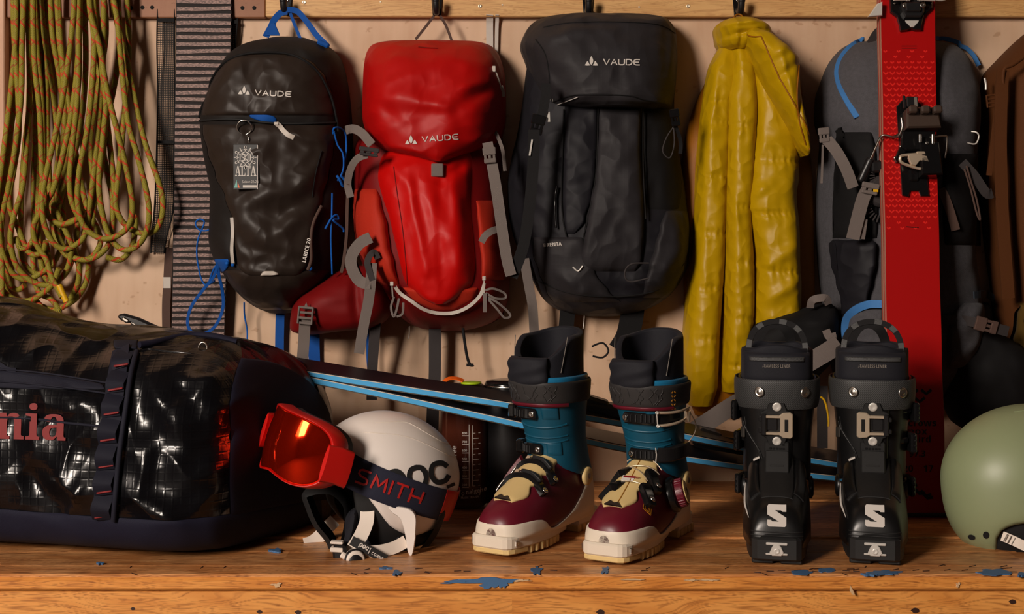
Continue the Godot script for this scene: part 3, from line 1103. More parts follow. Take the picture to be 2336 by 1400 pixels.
func build_ropes() -> void:
	var left := thing("climbing_rope", W(60, 715, 0.05), "green and orange climbing rope hank at the far left, ending lower, with yellow end tape", "rope", "hanging climbing ropes")
	var right := thing("climbing_rope", W(235, 590, 0.08), "green and orange climbing rope hank nearest the striped climbing skin, ending higher", "rope", "hanging climbing ropes")
	# the left hank, back to front
	var a := [
		[[[178, -70], [196, 150], [238, 420], [262, 700], [280, 950], [262, 1120], [180, 1215], [100, 1150], [92, 950], [110, 650], [150, 300], [140, -70]], 0.028],
		[[[222, -70], [232, 150], [262, 330], [290, 560], [330, 800], [345, 1000], [310, 1180], [240, 1250], [190, 1200], [170, 1000], [165, 600], [185, 200], [190, -70]], 0.030],
		[[[258, -70], [270, 200], [300, 420], [330, 640], [380, 900], [430, 1010], [445, 1080], [400, 1145], [330, 1150], [270, 1100], [230, 960], [210, 600], [205, 250], [200, -70]], 0.036],
		[[[128, -70], [140, 250], [158, 480], [150, 800], [152, 1000], [148, 1180], [170, 1290], [230, 1330], [262, 1385], [210, 1392], [165, 1340], [130, 1340], [60, 1330], [14, 1250], [8, 1050]], 0.040],
		[[[150, -70], [165, 220], [185, 450], [190, 760], [160, 1010], [130, 1090], [90, 1100], [72, 1060], [40, 1100], [30, 1180], [46, 1262], [80, 1285], [110, 1265]], 0.052],
		[[[95, -70], [92, 150], [80, 330], [50, 560], [20, 780], [2, 940], [0, 1060], [22, 1150], [62, 1218], [120, 1240], [180, 1212], [215, 1180], [205, 1080]], 0.060],
		[[[118, -70], [128, 200], [130, 420], [118, 640], [100, 830], [62, 960], [46, 1060], [70, 1170], [130, 1240], [200, 1265], [250, 1250], [300, 1190], [320, 1090]], 0.066],
		[[[70, -70], [70, 150], [54, 350], [30, 560], [2, 780], [-30, 980], [-40, 1150], [0, 1270], [60, 1325], [130, 1333], [190, 1300], [232, 1262], [262, 1190]], 0.072],
		[[[108, -70], [98, 200], [94, 420], [70, 640], [36, 840], [10, 960], [6, 1100], [10, 1240], [4, 1400]], 0.078],
		[[[145, -70], [152, 260], [176, 500], [186, 760], [196, 900], [150, 1000], [160, 1080], [205, 1150], [228, 1228], [262, 1290], [276, 1320]], 0.084],
		[[[60, -70], [62, 140], [80, 420], [82, 600], [60, 760], [40, 900], [80, 1010], [130, 1120], [186, 1120], [205, 1070]], 0.070],
		[[[250, -70], [262, 160], [280, 330], [285, 560], [250, 760], [236, 900], [262, 960], [320, 1090], [350, 1180], [345, 1260], [310, 1330], [300, 1350]], 0.044],
		[[[395, 1140], [385, 1240], [350, 1310], [300, 1350], [240, 1375], [190, 1360]], 0.040],
	]
	for s in a:
		var m := MB.new()
		bight(m, s[0], s[1])
		put(m, "rope_bight", mats.rope, left)
	var e := MB.new()
	e.tube(PackedVector3Array([W(135, 650, 0.0935), W(142, 667, 0.0945), W(152, 688, 0.0945)]), 0.0064, 12)
	put(e, "end_tape", mats.yellow_tape, left)
	var b := [
		[[[345, -70], [352, 300], [330, 520], [300, 720], [250, 860], [240, 960], [270, 1000], [330, 975], [400, 960], [420, 850], [400, 640], [430, 420], [470, 150], [455, -70]], 0.050],
		[[[520, -70], [530, 200], [500, 420], [452, 600], [480, 780], [500, 900], [490, 1060], [440, 1130], [370, 1152], [300, 1120], [250, 1000], [280, 840], [350, 600], [380, 300], [372, -70]], 0.056],
		[[[560, -70], [572, 200], [560, 400], [540, 640], [520, 820], [515, 920], [560, 1000], [600, 960], [590, 1080], [540, 1150], [470, 1140]], 0.062],
		[[[500, -70], [510, 60], [560, 250], [582, 360], [640, 620], [702, 800], [722, 890], [716, 970], [680, 1028], [610, 1030], [545, 985], [515, 915], [500, 760], [470, 500], [430, 250], [425, -70]], 0.074],
		[[[332, -70], [325, 80], [300, 290], [262, 520], [212, 740], [188, 880], [196, 990], [235, 1075], [290, 1105], [345, 1080], [378, 1035], [400, 900], [430, 640], [455, 300], [462, -70]], 0.086],
		[[[350, -70], [348, 120], [345, 400], [322, 640], [308, 800], [322, 905], [365, 985], [400, 1030], [420, 900], [455, 700], [468, 480], [440, 200], [420, -70]], 0.082],
		[[[355, -70], [352, 160], [330, 420], [285, 660], [240, 830], [205, 905], [222, 968], [275, 994], [335, 976], [370, 930]], 0.078],
		[[[490, -70], [520, 90], [540, 300], [568, 540], [610, 690], [650, 850], [662, 960], [640, 1050], [590, 1102], [530, 1100], [478, 1030], [446, 900], [440, 780], [458, 600], [468, 430], [430, 180], [410, -70]], 0.092],
		[[[400, -70], [410, 90], [418, 220], [405, 420], [385, 590], [352, 760], [345, 900], [372, 1000], [440, 1055], [510, 1050], [568, 1005], [588, 920], [570, 790], [530, 620], [475, 400], [440, 200], [402, 60], [396, -70]], 0.104],
	]
	for s in b:
		var m := MB.new()
		bight(m, s[0], s[1])
		put(m, "rope_bight", mats.rope, right)
	# the pegs over the frame that the hanks hang on
	for q in [[60, "black coat hook over the left rope hank"], [225, "black coat hook over the right rope hank"]]:
		var o := tag(get_node("coat_hook").duplicate(), q[1], "hook", "row of coat hooks on the rail")
		o.name = numbered("coat_hook")
		add_child(o)
		o.position = W(q[0], -42, 0.024)

func build_skins() -> void:
	# open black net beside and behind the striped skin
	for q in [[[[-70, 360, 398], [0, 360, 398], [100, 358, 398], [200, 360, 398], [320, 358, 397], [420, 355, 396], [480, 352, 395], [540, 346, 380], [577, 344, 374]], "black open net strip hanging left of the striped skin", 0.014],
			[[[-70, 528, 543], [0, 527, 543], [60, 526, 541], [120, 522, 536], [300, 516, 530]], "narrow black net strip at the right edge of the striped skin", 0.010]]:
		var m := MB.new()
		var rows := []
		for r in q[0]:
			var z: float = q[2] + 0.006 * sin(r[0] * 0.02)
			rows.append(PackedVector3Array([W(r[1], r[0], z), W((r[1] + r[2]) * 0.5, r[0], z + 0.002), W(r[2], r[0], z)]))
		m.grid(rows, false, false, false, Vector3(0, 0, 1))
		var o := thing("net_strip", W((q[0][-1][1] + q[0][-1][2]) * 0.5, q[0][-1][0], q[2]), q[1], "net strip")
		put(m, "net", mats.net, o)
		var h := MB.new()
		for y in [46, 324] if q[0].size() > 8 else [50]:
			h.strap(PackedVector3Array([W(q[0][1][1], y, q[2] + 0.012), W(q[0][1][2], y, q[2] + 0.012)]), 0.007, 0.002)
		for x in [1, 2]:
			var pts := []
			for r in q[0]: pts.append(W(r[x], r[0], q[2] + 0.003 + 0.006 * sin(r[0] * 0.02)))
			h.tube(smooth3(pts, 3), 0.0016, 6)
		put_each(h, "hem", mats.pack_deep_black, o)
	var film := thing("clear_sleeve", W(383, 765, 0.008), "brown translucent sleeve with a white sticker below the black net strip", "sleeve")
	web(film, "sleeve", [[386, 565, 0.008], [382, 640, 0.008], [379, 700, 0.008], [380, 770, 0.008]], 19.0, mats.brown_web, 0.001)
	web(film, "sticker", [[381, 632, 0.0095], [381, 657, 0.0095]], 17.0, mats.white_strip, 0.0008)
	# the striped skin: a dark backing, pale bands standing proud of it
	var sk := thing("climbing_skin", W(452, 775, 0.03), "long climbing skin of pale pink-grey bands with dark gaps, hanging behind the black daypack", "climbing skin")
	var ys := [-70, 0, 400, 590, 775, 900]
	var lx := [403, 402, 397, 394, 391, 390]
	var rx := [530, 528, 522, 517, 513, 511]
	var zf := func(py): return 0.030 + 0.006 * sin(py * 0.012)
	var bm := MB.new()
	var rows := []
	for i in 40:
		var py := lerpf(-70, 900, i / 39.0)
		var l := W(pchip(ys, lx, py), py, zf.call(py)); var r := W(pchip(ys, rx, py), py, zf.call(py))
		rows.append(PackedVector3Array([l, r, r - Vector3(0, 0, 0.0015), l - Vector3(0, 0, 0.0015)]))
	bm.grid(rows, true, true, true)
	put(bm, "backing", mats.skin_back, sk)
	var y := -62.0
	var k := 0
	while y < 880.0:
		var pitch := lerpf(16.4, 13.3, clampf(y / 770.0, 0, 1))
		var h := pitch * 0.55
		var m := MB.new()
		var wob := 1.2 * sin(k * 2.1)
		var pts := []
		for j in 5:
			var x := lerpf(pchip(ys, lx, y) + 1.5, pchip(ys, rx, y) - 1.5, j / 4.0)
			pts.append(W(x, y + wob * (j / 4.0 - 0.5) + 0.7 * sin(k * 1.3 + j), zf.call(y) + 0.0016))
		m.strap(smooth3(pts, 2), h / S(0.03), 0.0016)
		put(m, "band", mats.skin_band, sk)
		y += pitch
		k += 1

# ---------------------------------------------------------------- the black daypack
func build_daypack() -> void:
	var B := Body.new([[79, 608, 690, 0.03], [86, 588, 708, 0.06], [100, 545, 745, 0.10], [130, 508, 772, 0.135], [180, 480, 786, 0.155], [230, 461, 793, 0.165], [280, 450, 797, 0.17], [330, 455, 799, 0.168], [380, 463, 799, 0.165], [430, 472, 797, 0.16],
		[480, 472, 792, 0.16], [540, 470, 787, 0.165], [590, 482, 782, 0.165], [620, 502, 768, 0.16], [650, 522, 744, 0.145], [680, 548, 705, 0.11], [702, 575, 680, 0.07], [716, 605, 655, 0.03]], 0.075, 0.022, 3.2)
	B.crumple(4, 0.007, 0.0035, 7.0, Vector2(1, 0.8))
	B.fold(470, 300, 760, 290, 16, -0.008)
	B.fold(475, 330, 620, 350, 16, 0.006)
	B.fold(640, 300, 760, 330, 12, 0.006)
	B.fold(690, 420, 570, 470, 22, 0.012)
	B.fold(740, 430, 640, 500, 20, -0.008)
	B.fold(530, 470, 640, 560, 22, 0.009)
	B.fold(700, 480, 620, 560, 18, 0.008)
	B.fold(560, 560, 700, 590, 14, -0.006)
	B.fold(760, 330, 700, 430, 18, 0.008)
	B.fold(490, 400, 560, 440, 22, -0.006)
	B.fold(520, 600, 720, 600, 16, -0.008)
	B.fold(640, 215, 720, 255, 12, 0.003)
	var o := thing("daypack", W(625, 716, 0.05), "brown-black daypack with blue cords and a ski tag, hanging left of the red backpack", "backpack", "backpacks hanging on the wall")
	var m := MB.new()
	B.shell(m, 110, 64, 0.0)
	put(m, "body", mats.pack_black_side, o)
	# upper panel, over the slot of the front opening
	m = MB.new()
	B.panel(m, [[124, 565, 655], [132, 530, 695], [150, 505, 722], [180, 484, 746], [215, 466, 760], [240, 458, 766], [264, 455, 768]], 0.007, 44, 44, 0.07, 0.004)
	put(m, "top_panel", mats.pack_black, o)
	# front pocket: puffed, gathered towards the bottom
	m = MB.new()
	B.panel(m, [[283, 460, 768], [300, 460, 768], [345, 472, 762], [400, 490, 752], [450, 512, 738], [500, 528, 724], [550, 534, 712], [600, 540, 706], [622, 556, 690], [634, 580, 668]], 0.012, 64, 48, 0.09, 0.008)
	var pocket := put(m, "front_pocket", mats.pack_black, o)
	m = MB.new()
	B.panel(m, [[615, 500, 760], [640, 520, 740], [668, 545, 716], [692, 572, 690], [708, 598, 664]], 0.006, 22, 36, 0.15, 0.0)
	put(m, "bottom_panel", mats.pack_black, o)
	m = MB.new()
	m.tube(B.on([Vector2(454, 268), Vector2(470, 205), Vector2(505, 152), Vector2(545, 128), Vector2(605, 120), Vector2(670, 127), Vector2(722, 160), Vector2(754, 215), Vector2(768, 268), Vector2(772, 300)], 0.006), 0.0028, 8)
	m.tube(B.on([Vector2(736, 345), Vector2(722, 400), Vector2(715, 450)], 0.014), 0.0014, 6)
	put_each(m, "piping", mats.pack_deep_black, o)
	m = MB.new()
	B.panel(m, [[259, 566, 600], [266, 568, 628], [274, 585, 634], [282, 610, 632]], 0.004, 8, 12, 0.2)
	put(m, "blue_lining", mats.blue_web, o)
	m = MB.new()
	m.tube(B.on([Vector2(455, 276), Vector2(530, 272), Vector2(640, 282), Vector2(766, 280)], 0.004), 0.0022, 6)
	put(m, "zipper", mats.matt_black, o)
	m = MB.new()
	var zp := B.on([Vector2(633, 283), Vector2(640, 288), Vector2(648, 298), Vector2(660, 309), Vector2(673, 315)], 0.013, 5)
	m.strap(zp, 11.0 / S(0.2), 0.0012)
	m.box(zp[0], Vector3(0.009, 0.006, 0.003), 0.001)
	put(m, "zip_pull", mats.white_strip, o)
	var on := func(p): return B.pt(p) + Vector3(0, 0, 0.0098)
	m = MB.new()
	leaves(m, Vector2(559, 217), 27.0, 0.03, on)
	strokes(m, "VAUDE", Vector2(585, 207), 12.5, 11.0, 4.6, 0.045, 2.6, on, 0.0006)
	put(m, "logo", mats.white_print, o)
	var onp := func(p): return B.pt(p) + Vector3(0, 0, 0.012)
	m = MB.new()
	words(m, "LARICE 20", Vector2(702, 600), 8.5, -1.35, onp, "Droid Sans", true)
	put(m, "print", mats.white_print, pocket)
	m = MB.new()
	m.strap(B.on([Vector2(531, 496), Vector2(533, 530), Vector2(531, 570), Vector2(534, 600)], 0.010), 7.5 / S(0.18), 0.0015)
	put(m, "reflective_strip", mats.white_strip, o)
	m = MB.new()
	m.tube(B.on([Vector2(735, 470), Vector2(716, 510), Vector2(711, 550), Vector2(712, 590), Vector2(704, 615)], 0.010), 0.0034, 8)
	put(m, "compression_tube", mats.brown_web, o)
	m = MB.new()
	B.panel(m, [[616, 606, 626], [621, 598, 636], [626, 594, 641], [630, 594, 600]], 0.014, 8, 14, 0.2)
	put(m, "bottom_reflector", mats.white_strip, o)
	# haul loop and shoulder webbing in blue
	web(o, "haul_loop", [[606, 84, 0.085], [618, 62, 0.075], [626, 45, 0.066], [640, 30, 0.06], [655, 26, 0.058]], 15.0, mats.blue_web)
	m = MB.new()
	m.prism(PackedVector2Array([Vector2(-0.017, -0.014), Vector2(0.015, -0.014), Vector2(0.004, 0.012), Vector2(-0.004, 0.012)]), 0.004, Transform3D(Basis.IDENTITY, W(623, 66, 0.082)), 0.001)
	put(m, "loop_base", mats.blue_web, o)
	web(o, "haul_loop", [[655, 22, 0.061], [678, 26, 0.06], [700, 50, 0.065], [722, 80, 0.075], [742, 100, 0.09]], 13.0, mats.blue_web)
	web(o, "haul_loop", [[662, 30, 0.058], [672, 56, 0.06], [685, 88, 0.07]], 7.0, mats.blue_web)
	m = MB.new()
	m.box(W(738, 100, 0.098), Vector3(0.026, 0.011, 0.012), 0.003, Basis(Vector3(0, 0, 1), -0.4))
	put(m, "strap_end", mats.blue_web, o)
	# blue cords
	cord(o, "blue_cord", [[760, 305, 0.155], [762, 292, 0.165], [776, 292, 0.15], [788, 305, 0.13], [790, 345, 0.14], [785, 380, 0.15], [778, 402, 0.155]], 0.0019, mats.blue_cord)
	cord(o, "blue_cord", [[762, 300, 0.165], [770, 330, 0.155], [782, 350, 0.155], [784, 380, 0.152], [778, 400, 0.155], [770, 412, 0.16]], 0.0019, mats.blue_cord)
	cord(o, "blue_cord", [[778, 402, 0.156], [786, 412, 0.15], [783, 425, 0.148], [775, 410, 0.16], [768, 400, 0.162]], 0.0028, mats.blue_cord)
	cord(o, "blue_cord", [[758, 440, 0.165], [757, 490, 0.165], [755, 540, 0.165], [757, 600, 0.15], [758, 625, 0.14]], 0.0019, mats.blue_cord)
	cord(o, "blue_cord", [[742, 522, 0.175], [756, 498, 0.17], [768, 490, 0.16], [772, 500, 0.155], [760, 502, 0.168], [782, 520, 0.145], [784, 528, 0.14]], 0.0023, mats.blue_cord)
	cord(o, "blue_cord", [[509, 465, 0.13], [506, 490, 0.125], [492, 515, 0.11], [470, 526, 0.09], [452, 522, 0.085], [446, 508, 0.08], [455, 500, 0.08], [466, 505, 0.08], [462, 520, 0.082]], 0.0018, mats.blue_cord)
	cord(o, "blue_cord", [[463, 518, 0.082], [452, 545, 0.08], [449, 580, 0.08], [455, 620, 0.08], [462, 642, 0.085], [472, 650, 0.09], [490, 640, 0.095]], 0.0018, mats.blue_cord)
	cord(o, "blue_cord", [[478, 640, 0.10], [490, 610, 0.12], [510, 595, 0.13], [530, 600, 0.135], [535, 610, 0.13]], 0.0022, mats.blue_cord)
	web(o, "blue_loop", [[497, 600, 0.13], [488, 630, 0.115], [460, 665, 0.095], [436, 700, 0.085], [428, 735, 0.08], [438, 757, 0.08], [466, 760, 0.08], [492, 742, 0.08], [508, 705, 0.085], [508, 668, 0.095], [500, 630, 0.115], [496, 600, 0.13]], 7.0, mats.blue_web, 0.002)
	m = MB.new()
	B.panel(m, [[590, 488, 522], [600, 488, 526], [612, 492, 520], [622, 498, 508]], 0.006, 8, 10, 0.2)
	put(m, "cord_anchor", mats.blue_web, o)
	m = MB.new()
	for q in [[709, 612, 0.0055], [533, 604, 0.004], [520, 600, 0.004]]:
		var p := B.pt(Vector2(q[0], q[1])) + Vector3(0, 0, 0.008)
		m.lathe([Vector2(0.0001, -q[2]), Vector2(q[2] * 0.8, -q[2] * 0.6), Vector2(q[2], 0), Vector2(q[2] * 0.8, q[2] * 0.6), Vector2(0.0001, q[2])], p, Basis.IDENTITY, 12)
	put_each(m, "cord_lock", mats.blue_cord, o)
	cord(o, "blue_cord", [[557, 690, 0.06], [558, 720, 0.045], [564, 755, 0.04], [563, 790, 0.04]], 0.0018, mats.blue_cord)
	web(o, "shoulder_webbing", [[640, 690, 0.03], [638, 760, 0.02], [637, 850, 0.02]], 20.0, mats.blue_web)
	web(o, "shoulder_webbing", [[716, 690, 0.022], [716, 780, 0.016], [718, 840, 0.014], [720, 900, 0.014]], 26.0, mats.blue_web)
	# the tag hangs on the zip by two rings: a thing of its own
	var t := thing("ski_tag", W(560, 432, 0.22), "small black ski tag with white snowflake print on a steel ring, hanging on the daypack", "tag")
	m = MB.new()
	var c := B.pt(Vector2(561, 292)) + Vector3(0, 0, 0.016)
	var ring := []
	for i in 24: ring.append(c + Vector3(cos(TAU * i / 24) * 0.0145, sin(TAU * i / 24) * 0.0138, 0.003 * sin(TAU * i / 24)))
	m.tube(smooth3(ring, 2, true), 0.0013, 8, false)
	put(m, "ring", mats.bright_steel, t)
	m = MB.new()
	var c2 := W(561, 320, c.z)
	ring = []
	for i in 20: ring.append(c2 + Vector3(cos(TAU * i / 20) * 0.0072, sin(TAU * i / 20) * 0.0092, 0.004 * cos(TAU * i / 20)))
	m.tube(smooth3(ring, 2, true), 0.0009, 8, false)
	put(m, "small_ring", mats.bright_steel, t)
	var zt := c.z + 0.006
	for e in [[533, 332], [533, 380], [533, 430], [588, 332], [588, 380], [588, 430], [560, 432]]: zt = maxf(zt, B.pt(Vector2(e[0], e[1])).z + 0.016)
	var p0 := W(532, 329, zt); var p1 := W(589, 432, zt)
	m = MB.new()
	m.box((p0 + p1) * 0.5, Vector3(p1.x - p0.x, p0.y - p1.y, 0.0014), 0.0006)
	var card := put(m, "card", mats.shell_black_matt, t)
	var face := func(p): return W(p.x, p.y, zt + 0.0009)
	m = MB.new()
	m.line(PackedVector2Array([Vector2(587.5, 331), Vector2(587.5, 431)]), 1.6, face, 0.0002)
	for i in 6:
		var d := Vector2(cos(TAU * i / 6 + PI / 6), sin(TAU * i / 6 + PI / 6))
		var d2 := Vector2(cos(TAU * (i + 1) / 6 + PI / 6), sin(TAU * (i + 1) / 6 + PI / 6))
		var s := Vector2(559.5, 359)
		m.line(PackedVector2Array([s + d * 13.5, s + d2 * 13.5]), 2.0, face, 0.0002)
		var f := Vector2(cos(TAU * i / 6), sin(TAU * i / 6))
		for e in [d, f]:
			m.line(PackedVector2Array([s + e * 15, s + e * 25]), 2.0, face, 0.0002)
			m.line(PackedVector2Array([s + e * 17 + e.orthogonal() * 5, s + e * 20, s + e * 17 - e.orthogonal() * 5]), 1.6, face, 0.0002)
		m.fill(blob(s.x + d.x * 24, s.y + d.y * 24, 3, 3, 0.1, 4, 8), face, 0.0002)
	strokes(m, "SKI", Vector2(551.5, 352), 5.5, 14.0, 1.6, 0.0, 1.9, face, 0.0002)
	words(m, "ALTA", Vector2(536, 409), 22.0, 0.0, face, "Droid Serif", true, 0.0002, Vector3(0, 0, 1), 0.56)
	words(m, "Saison 22/23", Vector2(552, 419), 5.5, 0.0, face, "Droid Sans", false, 0.0002, Vector3(0, 0, 1), 0.85)
	m.fill(PackedVector2Array([Vector2(554, 422), Vector2(586, 422), Vector2(586, 428), Vector2(554, 428)]), face, 0.0002)
	put(m, "print", mats.white_print, card)
	m = MB.new()
	m.fill(PackedVector2Array([Vector2(534, 428), Vector2(540, 409), Vector2(542, 428)]), face, 0.0002)
	put(m, "fir_print", mat("pale_teal", Color(0.45, 0.68, 0.64), 0.6), card)
	m = MB.new()
	m.fill(PackedVector2Array([Vector2(542.6, 428), Vector2(542.2, 414), Vector2(547, 428)]), face, 0.0002)
	put(m, "fir_print", mats.orange_plastic, card)

# ---------------------------------------------------------------- the red backpack
func build_red_pack() -> void:
	var o := thing("backpack", W(1000, 760, 0.06), "red backpack with grey straps and a red hip belt, hanging between daypack and charcoal backpack", "backpack", "backpacks hanging on the wall")
	var B := Body.new([[290, 850, 1110, 0.06], [310, 812, 1146, 0.11], [345, 800, 1148, 0.13], [400, 800, 1142, 0.14], [450, 802, 1146, 0.15], [500, 800, 1152, 0.16], [550, 806, 1158, 0.165], [600, 820, 1162, 0.168], [640, 842, 1163, 0.165], [680, 872, 1160, 0.15], [710, 895, 1150, 0.125], [735, 920, 1128, 0.09], [752, 955, 1085, 0.05], [758, 985, 1050, 0.02]], 0.08, 0.015, 3.4)
	B.crumple(21, 0.006, 0.002, 6.0, Vector2(1.4, 0.6))
	var m := MB.new()
	B.shell(m, 90, 60)
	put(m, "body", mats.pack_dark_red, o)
	# front panel with its long folds
	var P := Body.new([[335, 850, 1100, 0.12], [352, 842, 1103, 0.150], [400, 838, 1097, 0.170], [450, 850, 1093, 0.182], [500, 864, 1097, 0.19], [550, 878, 1102, 0.195], [600, 890, 1105, 0.195], [640, 903, 1100, 0.19], [660, 920, 1085, 0.185], [680, 950, 1058, 0.18], [692, 985, 1025, 0.17]], 0.15, 0.02, 4.0)
	P.crumple(8, 0.004, 0.002, 5.0, Vector2(2.2, 0.5))
	P.fold(955, 380, 1040, 600, 22, 0.011, 0.2)
	P.fold(900, 400, 950, 640, 16, -0.005, 0.2)
	P.fold(1000, 420, 1010, 640, 14, -0.006, 0.2)
	P.fold(1035, 400, 1055, 620, 16, 0.007, 0.2)
	P.fold(880, 370, 930, 420, 14, 0.007, 0.2)
	P.fold(1060, 370, 1010, 410, 12, -0.008, 0.2)
	P.fold(925, 380, 975, 620, 12, 0.008, 0.2)
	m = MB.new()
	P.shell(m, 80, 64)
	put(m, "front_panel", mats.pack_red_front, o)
	m = MB.new()
	m.tube(P.on([Vector2(898, 380), Vector2(906, 440), Vector2(918, 520), Vector2(926, 600), Vector2(930, 655)], 0.001), 0.0009, 6)
	m.tube(P.on([Vector2(840, 385), Vector2(856, 450), Vector2(878, 540), Vector2(896, 620), Vector2(914, 655)], 0.001), 0.0011, 6)
	put_each(m, "seam", mats.pack_dark_red, o)
	# the lid
	var L := Body.new([[80, 880, 1075, 0.03], [84, 852, 1100, 0.06], [96, 832, 1126, 0.11], [120, 823, 1141, 0.15], [160, 819, 1151, 0.185], [210, 818, 1154, 0.205], [260, 818, 1154, 0.215], [295, 826, 1148, 0.215], [325, 842, 1135, 0.21], [345, 868, 1100, 0.205], [360, 930, 1062, 0.20], [374, 990, 1022, 0.19]], 0.11, 0.012, 3.6)
	L.crumple(33, 0.008, 0.003, 6.0, Vector2(1, 1))
	L.fold(1140, 180, 1040, 250, 16, -0.012, 0.2)
	L.fold(1120, 190, 1060, 200, 12, 0.008, 0.2)
	L.fold(1000, 240, 860, 220, 20, 0.007, 0.2)
	L.fold(1080, 255, 960, 240, 12, 0.006, 0.2)
	L.fold(860, 230, 920, 290, 14, -0.006, 0.2)
	L.fold(830, 330, 960, 350, 10, 0.006, 0.2)
	L.fold(1130, 290, 1040, 360, 12, 0.006, 0.2)
	m = MB.new()
	L.shell(m, 84, 64)
	put(m, "lid", mats.pack_red, o)
	var on := func(p): return L.pt(p) + Vector3(0, 0, 0.001)
	m = MB.new()
	leaves(m, Vector2(938, 329), 28.0, -0.03, on)
	strokes(m, "VAUDE", Vector2(963, 312), 12.5, 11.5, 4.8, -0.075, 2.4, on, 0.0006)
	put(m, "logo", mats.white_print, o)
	m = MB.new()
	m.line(PackedVector2Array([Vector2(955, 107), Vector2(975, 109), Vector2(998, 110)]), 2.0, on, 0.0005)
	put_each(m, "seam", mats.pack_dark_red, o)
	m = MB.new()
	m.strap(L.on([Vector2(1128, 156), Vector2(1136, 178), Vector2(1143, 200)], 0.008), 3.0 / S(0.15), 0.0016)
	m.strap(L.on([Vector2(1143, 198), Vector2(1147, 210), Vector2(1148, 222)], 0.010), 9.0 / S(0.15), 0.002)
	m.box(L.pt(Vector2(1127, 158)) + Vector3(0, 0, 0.006), Vector3(0.007, 0.012, 0.004), 0.001)
	put(m, "zip_pull", mats.white_strip, o)
	# orange-red side pockets
	m = MB.new()
	B.panel(m, [[430, 806, 860], [460, 801, 870], [520, 806, 885], [560, 812, 890], [600, 830, 900], [650, 860, 912]], 0.02, 28, 24, 0.2, 0.01)
	put(m, "side_pocket", mats.pack_orange, o)
	m = MB.new()
	B.panel(m, [[456, 1085, 1135], [480, 1088, 1146], [540, 1092, 1152], [600, 1098, 1156], [640, 1098, 1150]], 0.012, 28, 22, 0.2, 0.006)
	put(m, "side_pocket", mats.pack_orange, o)
	# open bottom pocket: orange inside, pale zip tape on its lip, a dark red pouch
	m = MB.new()
	B.panel(m, [[655, 915, 1095], [680, 935, 1085], [700, 970, 1055], [712, 1000, 1030]], 0.014, 14, 24, 0.2)
	put(m, "pocket_lining", mats.pack_orange, o)
	m = MB.new()
	B.panel(m, [[668, 905, 925], [690, 915, 1150], [715, 918, 1150], [735, 935, 1125], [748, 960, 1085]], 0.006, 24, 40, 0.2, 0.006)
	put(m, "bottom_pocket", mats.pack_dark_red, o)
	m = MB.new()
	m.strap(B.on([Vector2(903, 652), Vector2(915, 668), Vector2(938, 684), Vector2(968, 704), Vector2(1002, 713), Vector2(1040, 711), Vector2(1072, 696), Vector2(1096, 672), Vector2(1106, 645)], 0.021), 8.0 / S(0.2), 0.002)
	put_each(m, "zip_tape", mats.white_strip, o)
	m = MB.new()
	for q in [[897, 646, 899, 675], [1105, 634, 1105, 668]]:
		var a := B.pt(Vector2(q[0], q[1])) + Vector3(0, 0, 0.03); var b := B.pt(Vector2(q[2], q[3])) + Vector3(0, 0, 0.03)
		m.box(a, Vector3(0.007, 0.009, 0.004), 0.001)
		m.strap(PackedVector3Array([a, a.lerp(b, 0.5), b]), 0.003, 0.002)
		put(m, "zip_pull", mats.white_strip, o)
		m = MB.new()
	for q in [[[1107, 662, .20], [1125, 658, .20], [1150, 668, .19], [1152, 680, .19], [1130, 680, .20], [1108, 668, .20]], [[1108, 676, .20], [1135, 690, .20], [1160, 712, .19], [1163, 722, .19], [1150, 724, .195], [1135, 706, .2], [1112, 680, .2]], [[899, 676, .2], [892, 700, .2], [898, 722, .2], [905, 705, .2], [910, 680, .2]], [[920, 690, .2], [918, 715, .2], [905, 722, .2]]]:
		web(o, "pull_loop", q, 5.0, mats.grey_web, 0.0014)
	web(o, "pull_tab", [[1106, 668, .205], [1106, 712, .205]], 9.0, mats.grey_web, 0.0016)
	cord(o, "cord_end", [[934, 745, .07], [934, 760, .06], [932, 772, .055]], 0.0013, mats.white_strip)
	# grey compression straps and their buckles
	web(o, "lid_strap", [[786, 298, .10], [806, 294, .13], [826, 304, .16], [848, 330, .20]], 20.0, mats.grey_web)
	m = MB.new()
	side_buckle(m, W(842, 346, .215), 0.040, 0.020, -0.15)
	put(m, "buckle", mats.dark_web, o)
	web(o, "lid_strap", [[838, 352, .21], [815, 362, .19], [800, 385, .17], [793, 420, .15], [800, 450, .15]], 17.0, mats.grey_web)
	web(o, "strap_tail", [[795, 400, .155], [792, 470, .14], [790, 540, .14], [783, 600, .14], [778, 622, .14]], 7.0, mats.brown_web)
	m = MB.new()
	side_buckle(m, W(1117, 354, .22), 0.026, 0.036, 0.1)
	put(m, "buckle", mats.grey_web, o)
	web(o, "lid_strap", [[1112, 325, .2], [1116, 345, .215]], 24.0, mats.grey_web)
	web(o, "lid_strap", [[1122, 372, .215], [1132, 430, .22], [1145, 520, .225], [1156, 590, .225], [1166, 628, .225]], 25.0, mats.grey_web)
	web(o, "lid_strap", [[1130, 300, .13], [1146, 340, .14], [1152, 390, .14]], 8.0, mats.grey_web)
	web(o, "side_strap", [[1098, 552, .20], [1108, 536, .205], [1124, 526, .2], [1140, 522, .19]], 16.0, mats.grey_web)
	m = MB.new()
	var cc := P.pt(Vector2(998, 388)) + Vector3(0, 0, 0.006)
	m.box(cc, Vector3(0.024, 0.026, 0.005), 0.0015)
	put(m, "strap_keeper", mats.grey_web, o)
